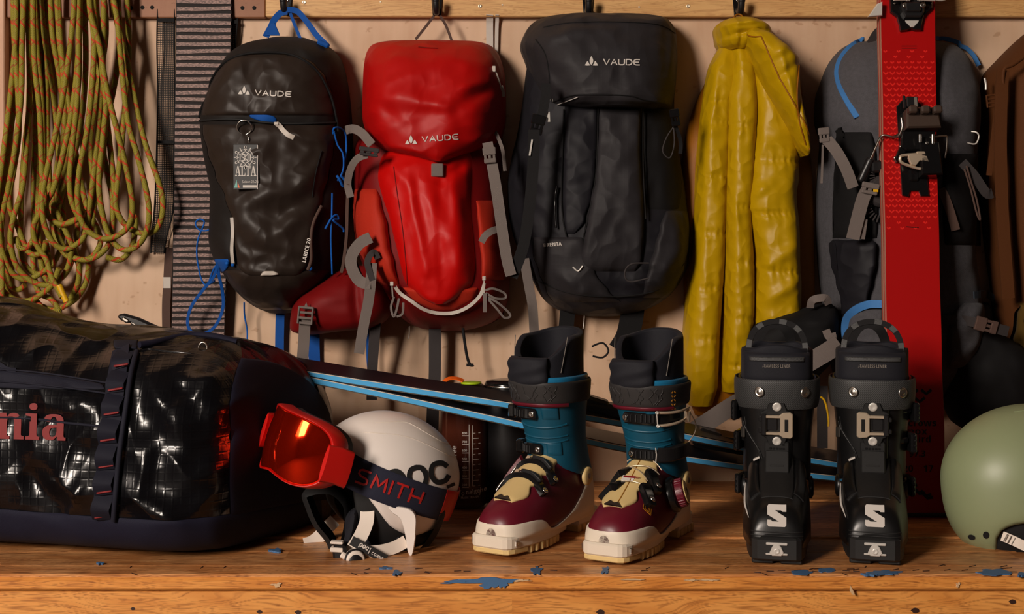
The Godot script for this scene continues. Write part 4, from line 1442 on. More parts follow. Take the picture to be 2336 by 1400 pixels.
	# hip belt
	var H := Body.new([[606, 800, 840, 0.02], [618, 770, 868, 0.05], [640, 735, 885, 0.075], [660, 702, 890, 0.085], [680, 676, 892, 0.09], [705, 662, 892, 0.09], [730, 658, 880, 0.085], [748, 657, 850, 0.07], [757, 662, 770, 0.05], [764, 680, 720, 0.02]], 0.10, 0.07, 3.0)
	H.crumple(14, 0.006, 0.002, 8.0, Vector2(0.7, 1))
	H.fold(805, 620, 815, 740, 10, -0.012, 0.16)
	H.fold(680, 720, 800, 660, 20, 0.006, 0.16)
	m = MB.new()
	H.shell(m, 44, 50)
	put(m, "hip_belt", mats.pack_dark_red, o)
	m = MB.new()
	ladder_buckle(m, W(697, 719, .172), 0.030, 0.036, -0.1, 0.009)
	put(m, "buckle", mats.grey_web, o)
	m = MB.new()
	m.prism(PackedVector2Array([Vector2(-0.007, 0), Vector2(0.005, 0), Vector2(0.0, 0.014)]), 0.002, Transform3D(Basis.IDENTITY, W(699, 705, .168)), 0.0005)
	put(m, "strap_tip", mats.grey_web, o)
	web(o, "hip_strap", [[696, 725, .168], [693, 780, .15], [688, 845, .14]], 26.0, mats.grey_web)
	web(o, "hip_strap", [[846, 541, .215], [820, 556, .21], [802, 585, .205], [804, 615, .205], [822, 642, .205], [846, 646, .21]], 26.0, mats.grey_web)
	web(o, "hip_strap", [[800, 566, .19], [806, 600, .19], [824, 640, .20], [850, 645, .205]], 20.0, mats.dark_web)
	web(o, "hip_strap", [[848, 600, .205], [846, 640, .21], [840, 690, .20], [830, 740, .19], [819, 806, .18]], 24.0, mats.grey_web)
	web(o, "hip_strap", [[862, 590, .2], [852, 575, .205], [838, 598, .21], [850, 640, .21]], 14.0, mats.dark_web)
	web(o, "hip_strap", [[857, 735, .10], [852, 800, .08], [849, 850, .07], [848, 912, .07]], 24.0, mats.dark_web)
	web(o, "hip_strap", [[992, 745, .06], [992, 850, .055], [988, 920, .05], [986, 990, .05]], 28.0, mats.dark_web)
	cord(o, "cord_end", [[1056, 748, .08], [1060, 780, .08], [1066, 815, .075], [1073, 832, .075], [1080, 832, .075], [1064, 832, .075]], 0.003, mats.black_web)
	web(o, "blue_tape", [[840, 740, .06], [838, 800, .05], [840, 840, .05]], 5.0, mats.blue_web)
	# hanging loop
	web(o, "haul_loop", [[948, 90, .06], [972, 60, .058], [990, 36, .06]], 6.0, mats.brown_web)
	web(o, "haul_loop", [[1031, 94, .06], [1018, 60, .058], [1004, 36, .06]], 6.0, mats.brown_web)

# ---------------------------------------------------------------- the charcoal trekking pack
func build_trek_pack() -> void:
	var o := thing("backpack", W(1375, 724, 0.06), "tall charcoal backpack with a broad lid, hanging left of the mustard jacket", "backpack", "backpacks hanging on the wall")
	var B := Body.new([[110, 1210, 1545, 0.06], [160, 1200, 1550, 0.10], [230, 1192, 1546, 0.125], [300, 1180, 1552, 0.135], [360, 1166, 1560, 0.14], [420, 1158, 1570, 0.145], [480, 1160, 1577, 0.15], [540, 1172, 1583, 0.155], [600, 1198, 1578, 0.155], [640, 1216, 1562, 0.15], [675, 1234, 1535, 0.135], [700, 1258, 1500, 0.105], [715, 1290, 1462, 0.07], [724, 1340, 1415, 0.03]], 0.085, 0.015, 3.2)
	B.crumple(41, 0.008, 0.003, 6.0, Vector2(1, 0.8))
	B.fold(1205, 380, 1260, 460, 16, 0.008)
	B.fold(1180, 430, 1250, 520, 18, -0.008)
	B.fold(1215, 600, 1330, 660, 20, 0.010)
	B.fold(1540, 480, 1560, 620, 20, 0.010)
	B.fold(1500, 640, 1560, 560, 18, 0.008)
	B.fold(1330, 650, 1500, 670, 16, -0.008)
	B.fold(1480, 300, 1490, 520, 24, -0.010)
	var m := MB.new()
	B.shell(m, 100, 64)
	put(m, "body", mats.pack_navy_black, o)
	m = MB.new()
	B.panel(m, [[238, 1288, 1365], [300, 1288, 1365], [380, 1284, 1362], [450, 1282, 1352], [500, 1285, 1336], [535, 1292, 1310]], 0.012, 44, 24, 0.15, 0.006)
	put(m, "front_panel", mats.pack_navy_black, o)
	m = MB.new()
	B.panel(m, [[238, 1362, 1466], [300, 1362, 1462], [360, 1358, 1462], [410, 1354, 1466], [460, 1344, 1470], [500, 1336, 1470], [545, 1330, 1470], [590, 1322, 1466], [620, 1330, 1450]], 0.018, 60, 36, 0.12, 0.010)
	put(m, "front_pocket", mats.pack_charcoal, o)
	m = MB.new()
	B.panel(m, [[244, 1464, 1538], [300, 1466, 1544], [420, 1470, 1556], [480, 1474, 1550]], 0.006, 30, 24, 0.2, 0.004)
	put_each(m, "side_panel", mats.pack_deep_black, o)
	m = MB.new()
	B.panel(m, [[540, 1215, 1330], [580, 1215, 1340], [620, 1228, 1360], [660, 1244, 1390], [690, 1262, 1420]], 0.010, 34, 40, 0.15, 0.006)
	B.panel(m, [[480, 1520, 1570], [520, 1505, 1574], [560, 1494, 1572], [610, 1480, 1562], [650, 1470, 1545], [680, 1464, 1520]], 0.012, 34, 34, 0.15, 0.006)
	put_each(m, "lower_pocket", mats.pack_charcoal, o)
	m = MB.new()
	m.tube(B.on([Vector2(1286, 250), Vector2(1282, 380), Vector2(1282, 480), Vector2(1292, 540)], 0.006), 0.0016, 6)
	m.tube(B.on([Vector2(1364, 240), Vector2(1360, 380), Vector2(1348, 470), Vector2(1330, 540)], 0.012), 0.0016, 6)
	m.tube(B.on([Vector2(1466, 245), Vector2(1466, 380), Vector2(1472, 500)], 0.012), 0.0016, 6)
	m.tube(B.on([Vector2(1225, 640), Vector2(1300, 668), Vector2(1400, 676), Vector2(1500, 660), Vector2(1560, 600)], 0.010), 0.0016, 6)
	put_each(m, "seam", mats.pack_deep_black, o)
	var L := Body.new([[20, 1290, 1470, 0.04], [24, 1252, 1512, 0.075], [36, 1218, 1540, 0.115], [60, 1198, 1553, 0.15], [92, 1187, 1556, 0.175], [130, 1199, 1556, 0.195], [170, 1212, 1553, 0.205], [205, 1224, 1549, 0.21], [228, 1240, 1544, 0.21], [242, 1258, 1538, 0.205], [250, 1300, 1500, 0.19]], 0.11, 0.01, 3.6)
	L.crumple(44, 0.007, 0.003, 6.0, Vector2(1, 1))
	L.fold(1205, 110, 1290, 190, 14, -0.010, 0.2)
	L.fold(1225, 90, 1330, 60, 18, 0.006, 0.2)
	L.fold(1240, 150, 1270, 230, 12, 0.008, 0.2)
	L.fold(1530, 60, 1520, 160, 14, -0.010, 0.2)
	L.fold(1470, 50, 1540, 30, 12, 0.010, 0.15)
	L.fold(1260, 50, 1400, 60, 10, -0.005, 0.15)
	L.fold(1260, 225, 1380, 215, 10, 0.006, 0.2)
	m = MB.new()
	L.shell(m, 84, 64)
	put(m, "lid", mats.pack_charcoal, o)
	m = MB.new()
	m.tube(L.on([Vector2(1240, 62), Vector2(1300, 52), Vector2(1400, 50), Vector2(1500, 56), Vector2(1540, 76)], 0.001), 0.0013, 6)
	m.tube(L.on([Vector2(1240, 240), Vector2(1290, 222), Vector2(1330, 216), Vector2(1430, 218), Vector2(1470, 228), Vector2(1534, 240)], 0.001), 0.0013, 6)
	m.tube(L.on([Vector2(1222, 90), Vector2(1246, 130), Vector2(1254, 200), Vector2(1246, 236)], 0.001), 0.0013, 6)
	put_each(m, "seam", mats.pack_deep_black, o)
	m = MB.new()
	m.tube(L.on([Vector2(1252, 242), Vector2(1290, 232), Vector2(1318, 222)], 0.003), 0.0010, 6)
	put(m, "grey_piping", mats.silver_paint, o)
	var on := func(p): return L.pt(p) + Vector3(0, 0, 0.001)
	m = MB.new()
	leaves(m, Vector2(1349, 150), 30.0, 0.0, on)
	strokes(m, "VAUDE", Vector2(1377, 135), 13.0, 12.5, 4.2, 0.012, 2.8, on, 0.0006)
	put(m, "logo", mats.white_print, o)
	var onb := func(p): return B.pt(p) + Vector3(0, 0, 0.012)
	m = MB.new()
	words(m, "BRENTA", Vector2(1239, 566), 8.0, -0.08, onb, "Droid Sans", true)
	put(m, "print", mats.white_print, o)
	# straps
	web(o, "lid_strap", [[1246, 190, .228], [1243, 230, .228], [1236, 265, .222]], 22.0, mats.black_web)
	m = MB.new()
	side_buckle(m, W(1226, 284, .225), 0.028, 0.045, -0.25)
	put(m, "buckle", mats.gloss_black, o)
	web(o, "lid_strap", [[1218, 296, .228], [1216, 380, .228], [1208, 470, .226], [1194, 560, .222], [1168, 632, .216]], 26.0, mats.black_web)
	web(o, "steel_tab", [[1214, 318, .232], [1208, 355, .232]], 4.0, mats.silver_paint)
	web(o, "steel_tab", [[1251, 255, .222], [1252, 278, .220]], 6.0, mats.silver_paint)
	web(o, "hip_strap", [[1196, 590, .10], [1206, 650, .09], [1215, 700, .085], [1219, 766, .085]], 22.0, mats.grey_web)
	m = MB.new()
	side_buckle(m, W(1540, 268, .19), 0.020, 0.040, 0.15)
	put(m, "buckle", mats.gloss_black, o)
	web(o, "side_strap", [[1540, 285, .185], [1552, 320, .17], [1552, 350, .165]], 9.0, mats.black_web)
	cord(o, "cord_loop", [[1536, 290, .18], [1520, 315, .185], [1512, 345, .185], [1528, 360, .18], [1538, 330, .18], [1537, 292, .185]], 0.0014, mats.dark_web)
	cord(o, "cord_loop", [[1480, 600, .2], [1440, 602, .205], [1425, 622, .205], [1436, 642, .2], [1480, 634, .2]], 0.0016, mats.dark_web)
	m = MB.new()
	m.tube(B.on([Vector2(1270, 425), Vector2(1266, 450), Vector2(1266, 490), Vector2(1268, 520)], 0.012), 0.0024, 6)
	put(m, "zip_pull", mats.gloss_black, o)
	m = MB.new()
	m.tube(B.on([Vector2(1306, 608), Vector2(1318, 618), Vector2(1328, 606)], 0.016, 3), 0.0018, 6)
	put(m, "zip_pull", mats.silver_paint, o)
	cord(o, "cord_end", [[1333, 720, .06], [1332, 735, .055], [1330, 750, .055]], 0.001, mats.silver_paint)
	web(o, "shoulder_strap", [[1296, 700, .05], [1292, 740, .045], [1288, 790, .045]], 34.0, mats.pack_deep_black, 0.008)
	web(o, "shoulder_strap", [[1445, 690, .06], [1440, 730, .055], [1430, 770, .05], [1412, 800, .05]], 52.0, mats.pack_deep_black, 0.012)
	cord(o, "cord_loop", [[1350, 790, .06], [1375, 782, .06], [1388, 800, .06], [1375, 815, .06], [1352, 812, .06]], 0.002, mats.black_web)

# ---------------------------------------------------------------- the mustard jacket
func quilt(B: Body, lines: Array, deep: float, z: float, slope := 0.0) -> void:
	var ys := []
	for p in lines: ys.append(W(0, p, z).y)
	B.extra = func(x, y):
		var q := 0.0
		for l in ys:
			var d: float = absf(y - l - slope * x)
			if d < 0.02: q -= deep * exp(-d * d / 0.000012) * (1.0 + 0.35 * sin(x * 520.0))
		# gathers run from the seams
		var near := 1.0
		for l in ys: near = minf(near, absf(y - l - slope * x))
		return q + 0.0007 * sin(x * 310.0 + y * 20.0) * exp(-near * near / 0.0009)

func build_jacket() -> void:
	var o := thing("jacket", W(1700, 930, 0.05), "mustard yellow quilted puffer jacket hanging from a hook beside the charcoal backpack", "jacket")
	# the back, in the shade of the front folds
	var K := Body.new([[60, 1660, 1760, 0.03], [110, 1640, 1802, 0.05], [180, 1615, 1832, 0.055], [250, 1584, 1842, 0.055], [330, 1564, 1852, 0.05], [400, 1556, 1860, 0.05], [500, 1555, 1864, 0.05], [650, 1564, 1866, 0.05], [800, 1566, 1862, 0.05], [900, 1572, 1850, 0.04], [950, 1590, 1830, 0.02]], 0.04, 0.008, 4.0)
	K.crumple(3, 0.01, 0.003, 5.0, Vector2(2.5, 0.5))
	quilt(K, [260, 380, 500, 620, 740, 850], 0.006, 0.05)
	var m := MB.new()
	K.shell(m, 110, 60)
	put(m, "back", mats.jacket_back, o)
	# left front fold
	var A := Body.new([[100, 1648, 1704, 0.039], [150, 1624, 1702, 0.058], [200, 1614, 1700, 0.066], [260, 1604, 1682, 0.070], [300, 1600, 1676, 0.074], [400, 1592, 1672, 0.078], [500, 1588, 1666, 0.078], [600, 1582, 1662, 0.078], [700, 1570, 1654, 0.078], [800, 1564, 1648, 0.074], [880, 1566, 1646, 0.062], [930, 1578, 1634, 0.039]], 0.09, 0.03, 3.2)
	A.crumple(6, 0.005, 0.001, 5.0, Vector2(2.0, 0.6))
	A.fold(1640, 120, 1625, 300, 10, 0.008, 0.12)
	quilt(A, [258, 310, 432, 560, 685, 800], 0.0055, 0.1, 0.06)
	m = MB.new()
	A.shell(m, 130, 40)
	put(m, "front", mats.jacket, o)
	# the middle: a sleeve
	var C := Body.new([[80, 1666, 1720, 0.048], [120, 1672, 1732, 0.072], [180, 1666, 1738, 0.084], [230, 1658, 1740, 0.092], [300, 1658, 1736, 0.096], [400, 1656, 1730, 0.100], [500, 1656, 1724, 0.100], [600, 1656, 1730, 0.100], [700, 1656, 1732, 0.096], [780, 1654, 1724, 0.088], [860, 1652, 1708, 0.072], [900, 1656, 1698, 0.040]], 0.11, 0.03, 3.2)
	C.crumple(9, 0.005, 0.001, 5.0, Vector2(2.0, 0.6))
	quilt(C, [262, 445, 570, 700, 810], 0.0055, 0.12, -0.05)
	m = MB.new()
	C.shell(m, 130, 40)
	put(m, "sleeve", mats.jacket, o)
	# right front, with its sharp bend
	var R := Body.new([[110, 1706, 1750, 0.053], [150, 1712, 1790, 0.076], [200, 1720, 1812, 0.091], [250, 1722, 1822, 0.099], [300, 1720, 1834, 0.103], [350, 1710, 1836, 0.106], [400, 1704, 1838, 0.110], [440, 1698, 1832, 0.114], [460, 1696, 1832, 0.114], [500, 1706, 1836, 0.114], [550, 1716, 1838, 0.114], [590, 1722, 1838, 0.114], [650, 1721, 1842, 0.114], [700, 1719, 1842, 0.106], [750, 1718, 1846, 0.099], [800, 1716, 1820, 0.084], [850, 1710, 1790, 0.046]], 0.12, 0.03, 3.4)
	R.crumple(12, 0.007, 0.002, 5.0, Vector2(1.4, 0.8))
	R.fold(1706, 455, 1760, 420, 10, 0.008, 0.15)
	R.fold(1820, 560, 1760, 600, 14, 0.008, 0.15)
	R.fold(1830, 640, 1760, 680, 14, 0.007, 0.15)
	R.fold(1730, 180, 1745, 330, 10, 0.006, 0.15)
	quilt(R, [333, 458, 588, 712], 0.007, 0.14, -0.05)
	m = MB.new()
	R.shell(m, 130, 56)
	put(m, "front", mats.jacket, o)
	# yoke and shoulder falling to the right
	var Y := Body.new([[66, 1700, 1740, 0.09], [80, 1690, 1772, 0.115], [100, 1700, 1792, 0.13], [120, 1708, 1812, 0.14], [140, 1716, 1830, 0.145], [170, 1728, 1828, 0.15], [200, 1740, 1828, 0.15], [230, 1755, 1830, 0.148], [260, 1772, 1834, 0.145], [290, 1790, 1840, 0.14], [320, 1806, 1845, 0.13], [345, 1822, 1846, 0.12], [356, 1832, 1842, 0.10]], 0.125, 0.05, 2.8)
	Y.crumple(15, 0.005, 0.001, 7.0)
	Y.fold(1745, 140, 1800, 100, 10, 0.008, 0.15)
	Y.fold(1760, 190, 1820, 140, 8, -0.008, 0.15)
	Y.fold(1820, 180, 1810, 300, 5, -0.008, 0.15)
	Y.fold(1770, 120, 1800, 250, 8, 0.006, 0.15)
	m = MB.new()
	Y.shell(m, 80, 44)
	put(m, "shoulder", mats.jacket, o)
	m = MB.new()
	m.tube(Y.on([Vector2(1704, 80), Vector2(1716, 120), Vector2(1735, 170), Vector2(1760, 225), Vector2(1795, 285), Vector2(1830, 345)], 0.001), 0.0016, 6)
	m.tube(Y.on([Vector2(1822, 150), Vector2(1818, 210), Vector2(1822, 270), Vector2(1838, 330)], 0.002), 0.0016, 6)
	put_each(m, "seam", mats.jacket_back, o)
	# collar, bunched round the hook
	var G := Body.new([[37, 1668, 1712, 0.06], [42, 1652, 1735, 0.09], [52, 1640, 1752, 0.115], [64, 1636, 1766, 0.125], [78, 1638, 1770, 0.125], [92, 1640, 1758, 0.115], [104, 1646, 1735, 0.10], [112, 1660, 1715, 0.08]], 0.085, 0.02, 2.6)
	G.crumple(18, 0.010, 0.003, 9.0)
	G.fold(1650, 80, 1750, 70, 6, -0.010, 0.12)
	G.fold(1690, 80, 1690, 110, 6, -0.008, 0.12)
	G.fold(1660, 55, 1740, 50, 6, 0.006, 0.12)
	m = MB.new()
	G.shell(m, 50, 56)
	put(m, "collar", mats.jacket, o)
	cord(o, "hang_loop", [[1672, 44, 0.07], [1680, 34, 0.062], [1690, 34, 0.062], [1698, 44, 0.07]], 0.002, mats.jacket_back)

# ---------------------------------------------------------------- the grey melange pack behind the red skis
func build_grey_pack() -> void:
	var o := thing("backpack", W(2060, 960, 0.06), "grey flecked backpack with blue piping, half hidden behind the red skis", "backpack", "backpacks hanging on the wall")
	var B := Body.new([[84, 1985, 2165, 0.03], [90, 1955, 2195, 0.06], [110, 1928, 2218, 0.10], [140, 1906, 2234, 0.13], [180, 1890, 2245, 0.15], [220, 1878, 2251, 0.165], [270, 1876, 2250, 0.17], [320, 1888, 2244, 0.17], [380, 1884, 2238, 0.17], [450, 1880, 2234, 0.17], [520, 1880, 2234, 0.17], [600, 1884, 2240, 0.17], [680, 1892, 2250, 0.17], [760, 1900, 2245, 0.165], [840, 1915, 2220, 0.15], [900, 1940, 2190, 0.11], [945, 1990, 2140, 0.05], [958, 2030, 2100, 0.02]], 0.09, 0.015, 3.2)
	B.crumple(61, 0.007, 0.003, 6.0)
	B.fold(1890, 290, 2000, 320, 14, -0.008)
	B.fold(2150, 760, 2240, 700, 20, 0.008)
	B.fold(2150, 820, 2230, 780, 16, 0.008)
	var m := MB.new()
	B.shell(m, 100, 64)
	put(m, "body", mats.pack_melange, o)
	m = MB.new()
	B.panel(m, [[300, 1884, 1990], [360, 1882, 2000], [420, 1878, 2004], [480, 1876, 2004], [545, 1876, 2002]], 0.012, 36, 30, 0.12, 0.006)
	B.panel(m, [[350, 2150, 2240], [420, 2150, 2236], [500, 2150, 2236], [560, 2155, 2238]], 0.012, 36, 30, 0.12, 0.004)
	put_each(m, "side_panel", mats.pack_deep_black, o)
	m = MB.new()
	B.panel(m, [[546, 1878, 1992], [556, 1872, 1998], [600, 1876, 1996], [640, 1884, 1986], [680, 1892, 1976], [720, 1905, 1960]], 0.028, 36, 30, 0.12, 0.008)
	put(m, "side_pocket", mats.pack_navy_black, o)
	m = MB.new()
	B.panel(m, [[690, 1965, 2010], [700, 1940, 2010], [730, 1922, 2010], [780, 1914, 2012], [840, 1924, 2010], [900, 1945, 2010]], 0.034, 36, 30, 0.15, 0.008)
	B.panel(m, [[690, 2200, 2255], [720, 2170, 2262], [780, 2160, 2260], [840, 2160, 2235]], 0.02, 36, 30, 0.15, 0.006)
	put_each(m, "lower_pocket", mats.pack_melange, o)
	m = MB.new()
	m.strap(B.on([Vector2(1968, 91), Vector2(1942, 105), Vector2(1918, 132), Vector2(1907, 160), Vector2(1914, 195), Vector2(1930, 228), Vector2(1954, 268)], 0.003), 13.0 / S(0.15), 0.003)
	m.strap(B.on([Vector2(2120, 88), Vector2(2150, 88), Vector2(2186, 98), Vector2(2216, 122), Vector2(2232, 150)], 0.002), 10.0 / S(0.15), 0.003)
	m.strap(B.on([Vector2(2008, 692), Vector2(1970, 692), Vector2(1940, 704), Vector2(1920, 724), Vector2(1912, 752), Vector2(1912, 780)], 0.040), 18.0 / S(0.2), 0.004)
	put_each(m, "blue_piping", mats.pale_blue, o)
	m = MB.new()
	m.strap(B.on([Vector2(2215, 672), Vector2(2245, 670), Vector2(2262, 682)], 0.016), 16.0 / S(0.15), 0.003)
	put(m, "dusty_piping", mat("dusty_blue", Color(0.12, 0.16, 0.2), 0.7), o)
	var lp := MB.new()
	lp.strap(path_px([[1985, 100, .08], [2000, 75, .06], [2025, 55, .055], [2050, 40, .06]]), 0.016)
	put(lp, "haul_loop", mats.dark_web, o)
	# the grey strap on the left: buckle, webbing, its tail
	m = MB.new()
	side_buckle(m, W(1880, 308, .20), 0.022, 0.034, 0.1)
	put(m, "buckle", mats.grey_web, o)
	web(o, "lid_strap", [[1886, 318, .20], [1908, 345, .205], [1930, 385, .21], [1946, 428, .212]], 26.0, mats.grey_web)
	web(o, "strap_tail", [[1877, 330, .195], [1876, 370, .19], [1874, 418, .19]], 5.0, mats.grey_web)
	web(o, "side_strap", [[1985, 425, .215], [1970, 450, .218], [1956, 500, .218], [1945, 545, .215]], 30.0, mats.grey_web)
	web(o, "side_strap", [[1972, 500, .212], [1966, 545, .21]], 14.0, mats.grey_web)
	m = MB.new()
	side_buckle(m, W(1985, 430, .222), 0.034, 0.026, -0.2)
	put(m, "buckle", mats.grey_web, o)
	# right side: cord loop, zip pull, cords, buckle
	cord(o, "cord_loop", [[2205, 325, .16], [2225, 328, .16], [2233, 312, .16], [2228, 302, .16], [2216, 300, .155]], 0.0016, mats.silver_paint)
	cord(o, "zip_pull", [[2246, 178, .11], [2249, 192, .11], [2249, 205, .11]], 0.0024, mats.silver_paint)
	web(o, "side_strap", [[2195, 370, .19], [2222, 400, .19], [2250, 440, .185], [2264, 440, .18]], 22.0, mats.dark_web)
	cord(o, "cord_loop", [[2205, 378, .2], [2214, 410, .2], [2228, 455, .2], [2236, 500, .2], [2228, 485, .2], [2214, 430, .2], [2200, 385, .2]], 0.002, mats.brown_web)
	web(o, "side_strap", [[2146, 430, .19], [2160, 460, .195], [2176, 510, .195], [2180, 525, .195]], 20.0, mats.brown_web)
	m = MB.new()
	side_buckle(m, W(2250, 742, .2), 0.028, 0.052, 1.3)
	put(m, "buckle", mats.brown_web, o)
	web(o, "hip_strap", [[2150, 732, .19], [2190, 730, .195], [2225, 735, .198]], 22.0, mats.dark_web)
	web(o, "hip_strap", [[2270, 748, .198], [2300, 756, .19]], 24.0, mats.dark_web)
	# hip belt wing swung to the left, its straps
	var H := Body.new([[694, 1880, 1905, 0.03], [705, 1840, 1915, 0.055], [720, 1785, 1920, 0.07], [740, 1735, 1922, 0.08], [765, 1712, 1922, 0.08], [795, 1708, 1915, 0.075], [830, 1722, 1905, 0.06], [860, 1750, 1880, 0.02]], 0.14, 0.10, 2.8)
	H.crumple(71, 0.006, 0.002, 8.0)
	m = MB.new()
	H.shell(m, 44, 44)
	put(m, "hip_belt", mats.pack_deep_black, o)
	var H2 := Body.new([[745, 2170, 2260, 0.03], [765, 2150, 2300, 0.06], [800, 2146, 2350, 0.075], [850, 2150, 2385, 0.08], [910, 2160, 2400, 0.08], [960, 2180, 2400, 0.07], [990, 2220, 2380, 0.03]], 0.13, 0.09, 2.8)
	H2.crumple(77, 0.008, 0.003, 7.0)
	m = MB.new()
	H2.shell(m, 44, 44)
	put(m, "hip_belt", mats.pack_deep_black, o)
	web(o, "strap_loop", [[1848, 702, .165], [1852, 686, .172], [1866, 680, .178], [1884, 680, .178], [1890, 694, .168]], 17.0, mats.grey_web)
	web(o, "strap_loop", [[1884, 752, .185], [1892, 768, .187], [1908, 766, .187]], 18.0, mats.grey_web)
	web(o, "hip_strap", [[1915, 782, .20], [1890, 800, .20], [1840, 830, .195], [1760, 880, .18], [1680, 920, .17], [1610, 965, .16], [1580, 985, .15]], 42.0, mats.grey_web)
	web(o, "hip_strap", [[1876, 880, .10], [1876, 960, .10], [1876, 1022, .10]], 24.0, mats.dark_web)
	cord(o, "yellow_cord", [[1872, 905, .13], [1880, 912, .13], [1886, 930, .13], [1890, 955, .13], [1890, 972, .13]], 0.0022, mats.yellow_tape)

# ---------------------------------------------------------------- the tan pack at the right edge
func build_tan_pack() -> void:
	var o := thing("backpack", W(2400, 820, 0.06), "orange-brown bag in shade at the right edge beside the grey backpack", "backpack", "backpacks hanging on the wall")
	var B := Body.new([[60, 2370, 2460, 0.05], [90, 2335, 2480, 0.08], [130, 2295, 2500, 0.11], [170, 2262, 2520, 0.13], [230, 2254, 2530, 0.14], [330, 2252, 2535, 0.15], [450, 2258, 2535, 0.15], [550, 2266, 2530, 0.15], [650, 2280, 2525, 0.15], [740, 2290, 2520, 0.14], [800, 2310, 2500, 0.10], [830, 2350, 2460, 0.04]], 0.07, 0.012, 3.2)
	B.crumple(81, 0.006, 0.002, 6.0, Vector2(1.4, 0.7))
	B.fold(2310, 200, 2312, 640, 8, -0.012)
	var m := MB.new()
	B.shell(m, 80, 50)
	put(m, "body", mats.pack_tan, o)
	m = MB.new()
	B.panel(m, [[690, 2285, 2420], [710, 2278, 2430], [760, 2280, 2430], [795, 2292, 2420], [812, 2315, 2400]], 0.02, 30, 30, 0.15, 0.008)
	put_each(m, "lower_pocket", mats.pack_olive, o)
	m = MB.new()
	m.tube(B.on([Vector2(2268, 780), Vector2(2280, 800), Vector2(2305, 815), Vector2(2340, 820), Vector2(2400, 818)], 0.02), 0.004, 8)
	put(m, "red_trim", mats.pack_orange, o)
	web(o, "shoulder_strap", [[2288, 160, .16], [2284, 220, .17], [2282, 330, .172], [2286, 480, .172], [2294, 600, .17], [2300, 680, .165]], 28.0, mats.pack_tan, 0.004)
	web(o, "side_strap", [[2276, 230, .165], [2268, 300, .165], [2262, 350, .162], [2256, 400, .16]], 12.0, mats.pack_tan, 0.003)
	cord(o, "cord", [[2336, 130, .16], [2310, 148, .165], [2292, 156, .165], [2288, 180, .165], [2290, 212, .165], [2284, 222, .165]], 0.004, mats.pack_tan)
	m = MB.new()
	ladder_buckle(m, W(2262, 230, .165), 0.020, 0.026, 0.1)
	put(m, "buckle", mats.pack_tan, o)

# ---------------------------------------------------------------- the dark skis lying along the bench
func build_flat_skis() -> void:
	var labels := ["upper of two black skis with sky-blue sidewalls lying behind the boots", "lower of two black skis with sky-blue sidewalls lying behind the boots"]
	var paths := [
		[[598, 833, .41], [640, 842, .41], [740, 858, .41], [900, 883, .41], [1050, 906, .41], [1165, 924, .405], [1400, 962, .34], [1680, 1018, .25], [1890, 1056, .175], [2100, 1086, .145]],
		[[612, 845, .412], [660, 856, .412], [760, 876, .412], [900, 905, .412], [1050, 938, .412], [1195, 970, .404], [1400, 1018, .345], [1660, 1060, .26], [1890, 1088, .18], [2060, 1102, .155]]]
	for i in 2:
		var o := thing("ski", ground(1900, 1110), labels[i], "ski", "pair of black skis with sky-blue sidewalls")
		var q := []
		for p in paths[i]: q.append(W(p[0], p[1], p[2]))
		var c := smooth3(q, 8)
		var n := c.size()
		for part in 5:
			var m := MB.new()
			var rows := []
			for k in n:
				var t := float(k) / (n - 1)
				# the width runs away from the viewer, wider at the tip than under foot
				var wid: float = 0.086 + 0.02 * pow(absf(t - 0.5) * 2.0, 1.6)
				if t < 0.06: wid *= sqrt(t / 0.06) * 0.96 + 0.04
				var d := (c[mini(k + 1, n - 1)] - c[maxi(k - 1, 0)]).normalized()
				var back := Vector3(0, 0.10, -1).normalized()
				back = (back - d * back.dot(d)).normalized()
				var up := back.cross(d).normalized()
				if up.y < 0: up = -up
				var th := 0.011 if t > 0.06 else 0.005 + 0.1 * t
				var a := c[k]
				var lo: float; var hi: float; var w0: float; var w1: float
				match part:
					0: lo = -0.5; hi = 0.36; w0 = 0.0; w1 = wid          # sidewall and core
					1: lo = 0.36; hi = 0.56; w0 = 0.0004; w1 = wid - 0.0004   # top sheet
					2: lo = -0.62; hi = -0.5; w0 = 0.0006; w1 = wid - 0.0006  # base
					3: lo = -0.66; hi = -0.52; w0 = -0.0006; w1 = 0.0012      # steel edge
					4: lo = 0.30; hi = 0.42; w0 = -0.0005; w1 = 0.001       # pale line under the top sheet
				rows.append(PackedVector3Array([a + up * lo * th + back * w0, a + up * hi * th + back * w0, a + up * hi * th + back * w1, a + up * lo * th + back * w1]))
			m.grid(rows, true, true, true)
			put(m, ["sidewall", "top_sheet", "base", "steel_edge", "pale_line"][part], [mats.sky_blue, mats.ski_top_black, mats.ski_top_black, mats.ski_edge, mats.bone][part], o)
		# binding parts behind the teal boots
		var bm := MB.new()
		var bc := W(1385, 936, .30) if i == 0 else W(1640, 1008, .20)
		bm.box(bc, Vector3(0.11, 0.03, 0.06), 0.008, Basis(Vector3(0, 0, 1), -0.17))
		bm.box(bc + Vector3(-0.02, 0.014, 0), Vector3(0.05, 0.022, 0.05), 0.006, Basis(Vector3(0, 0, 1), -0.3))
		put(bm, "binding", mats.black_plastic, o)

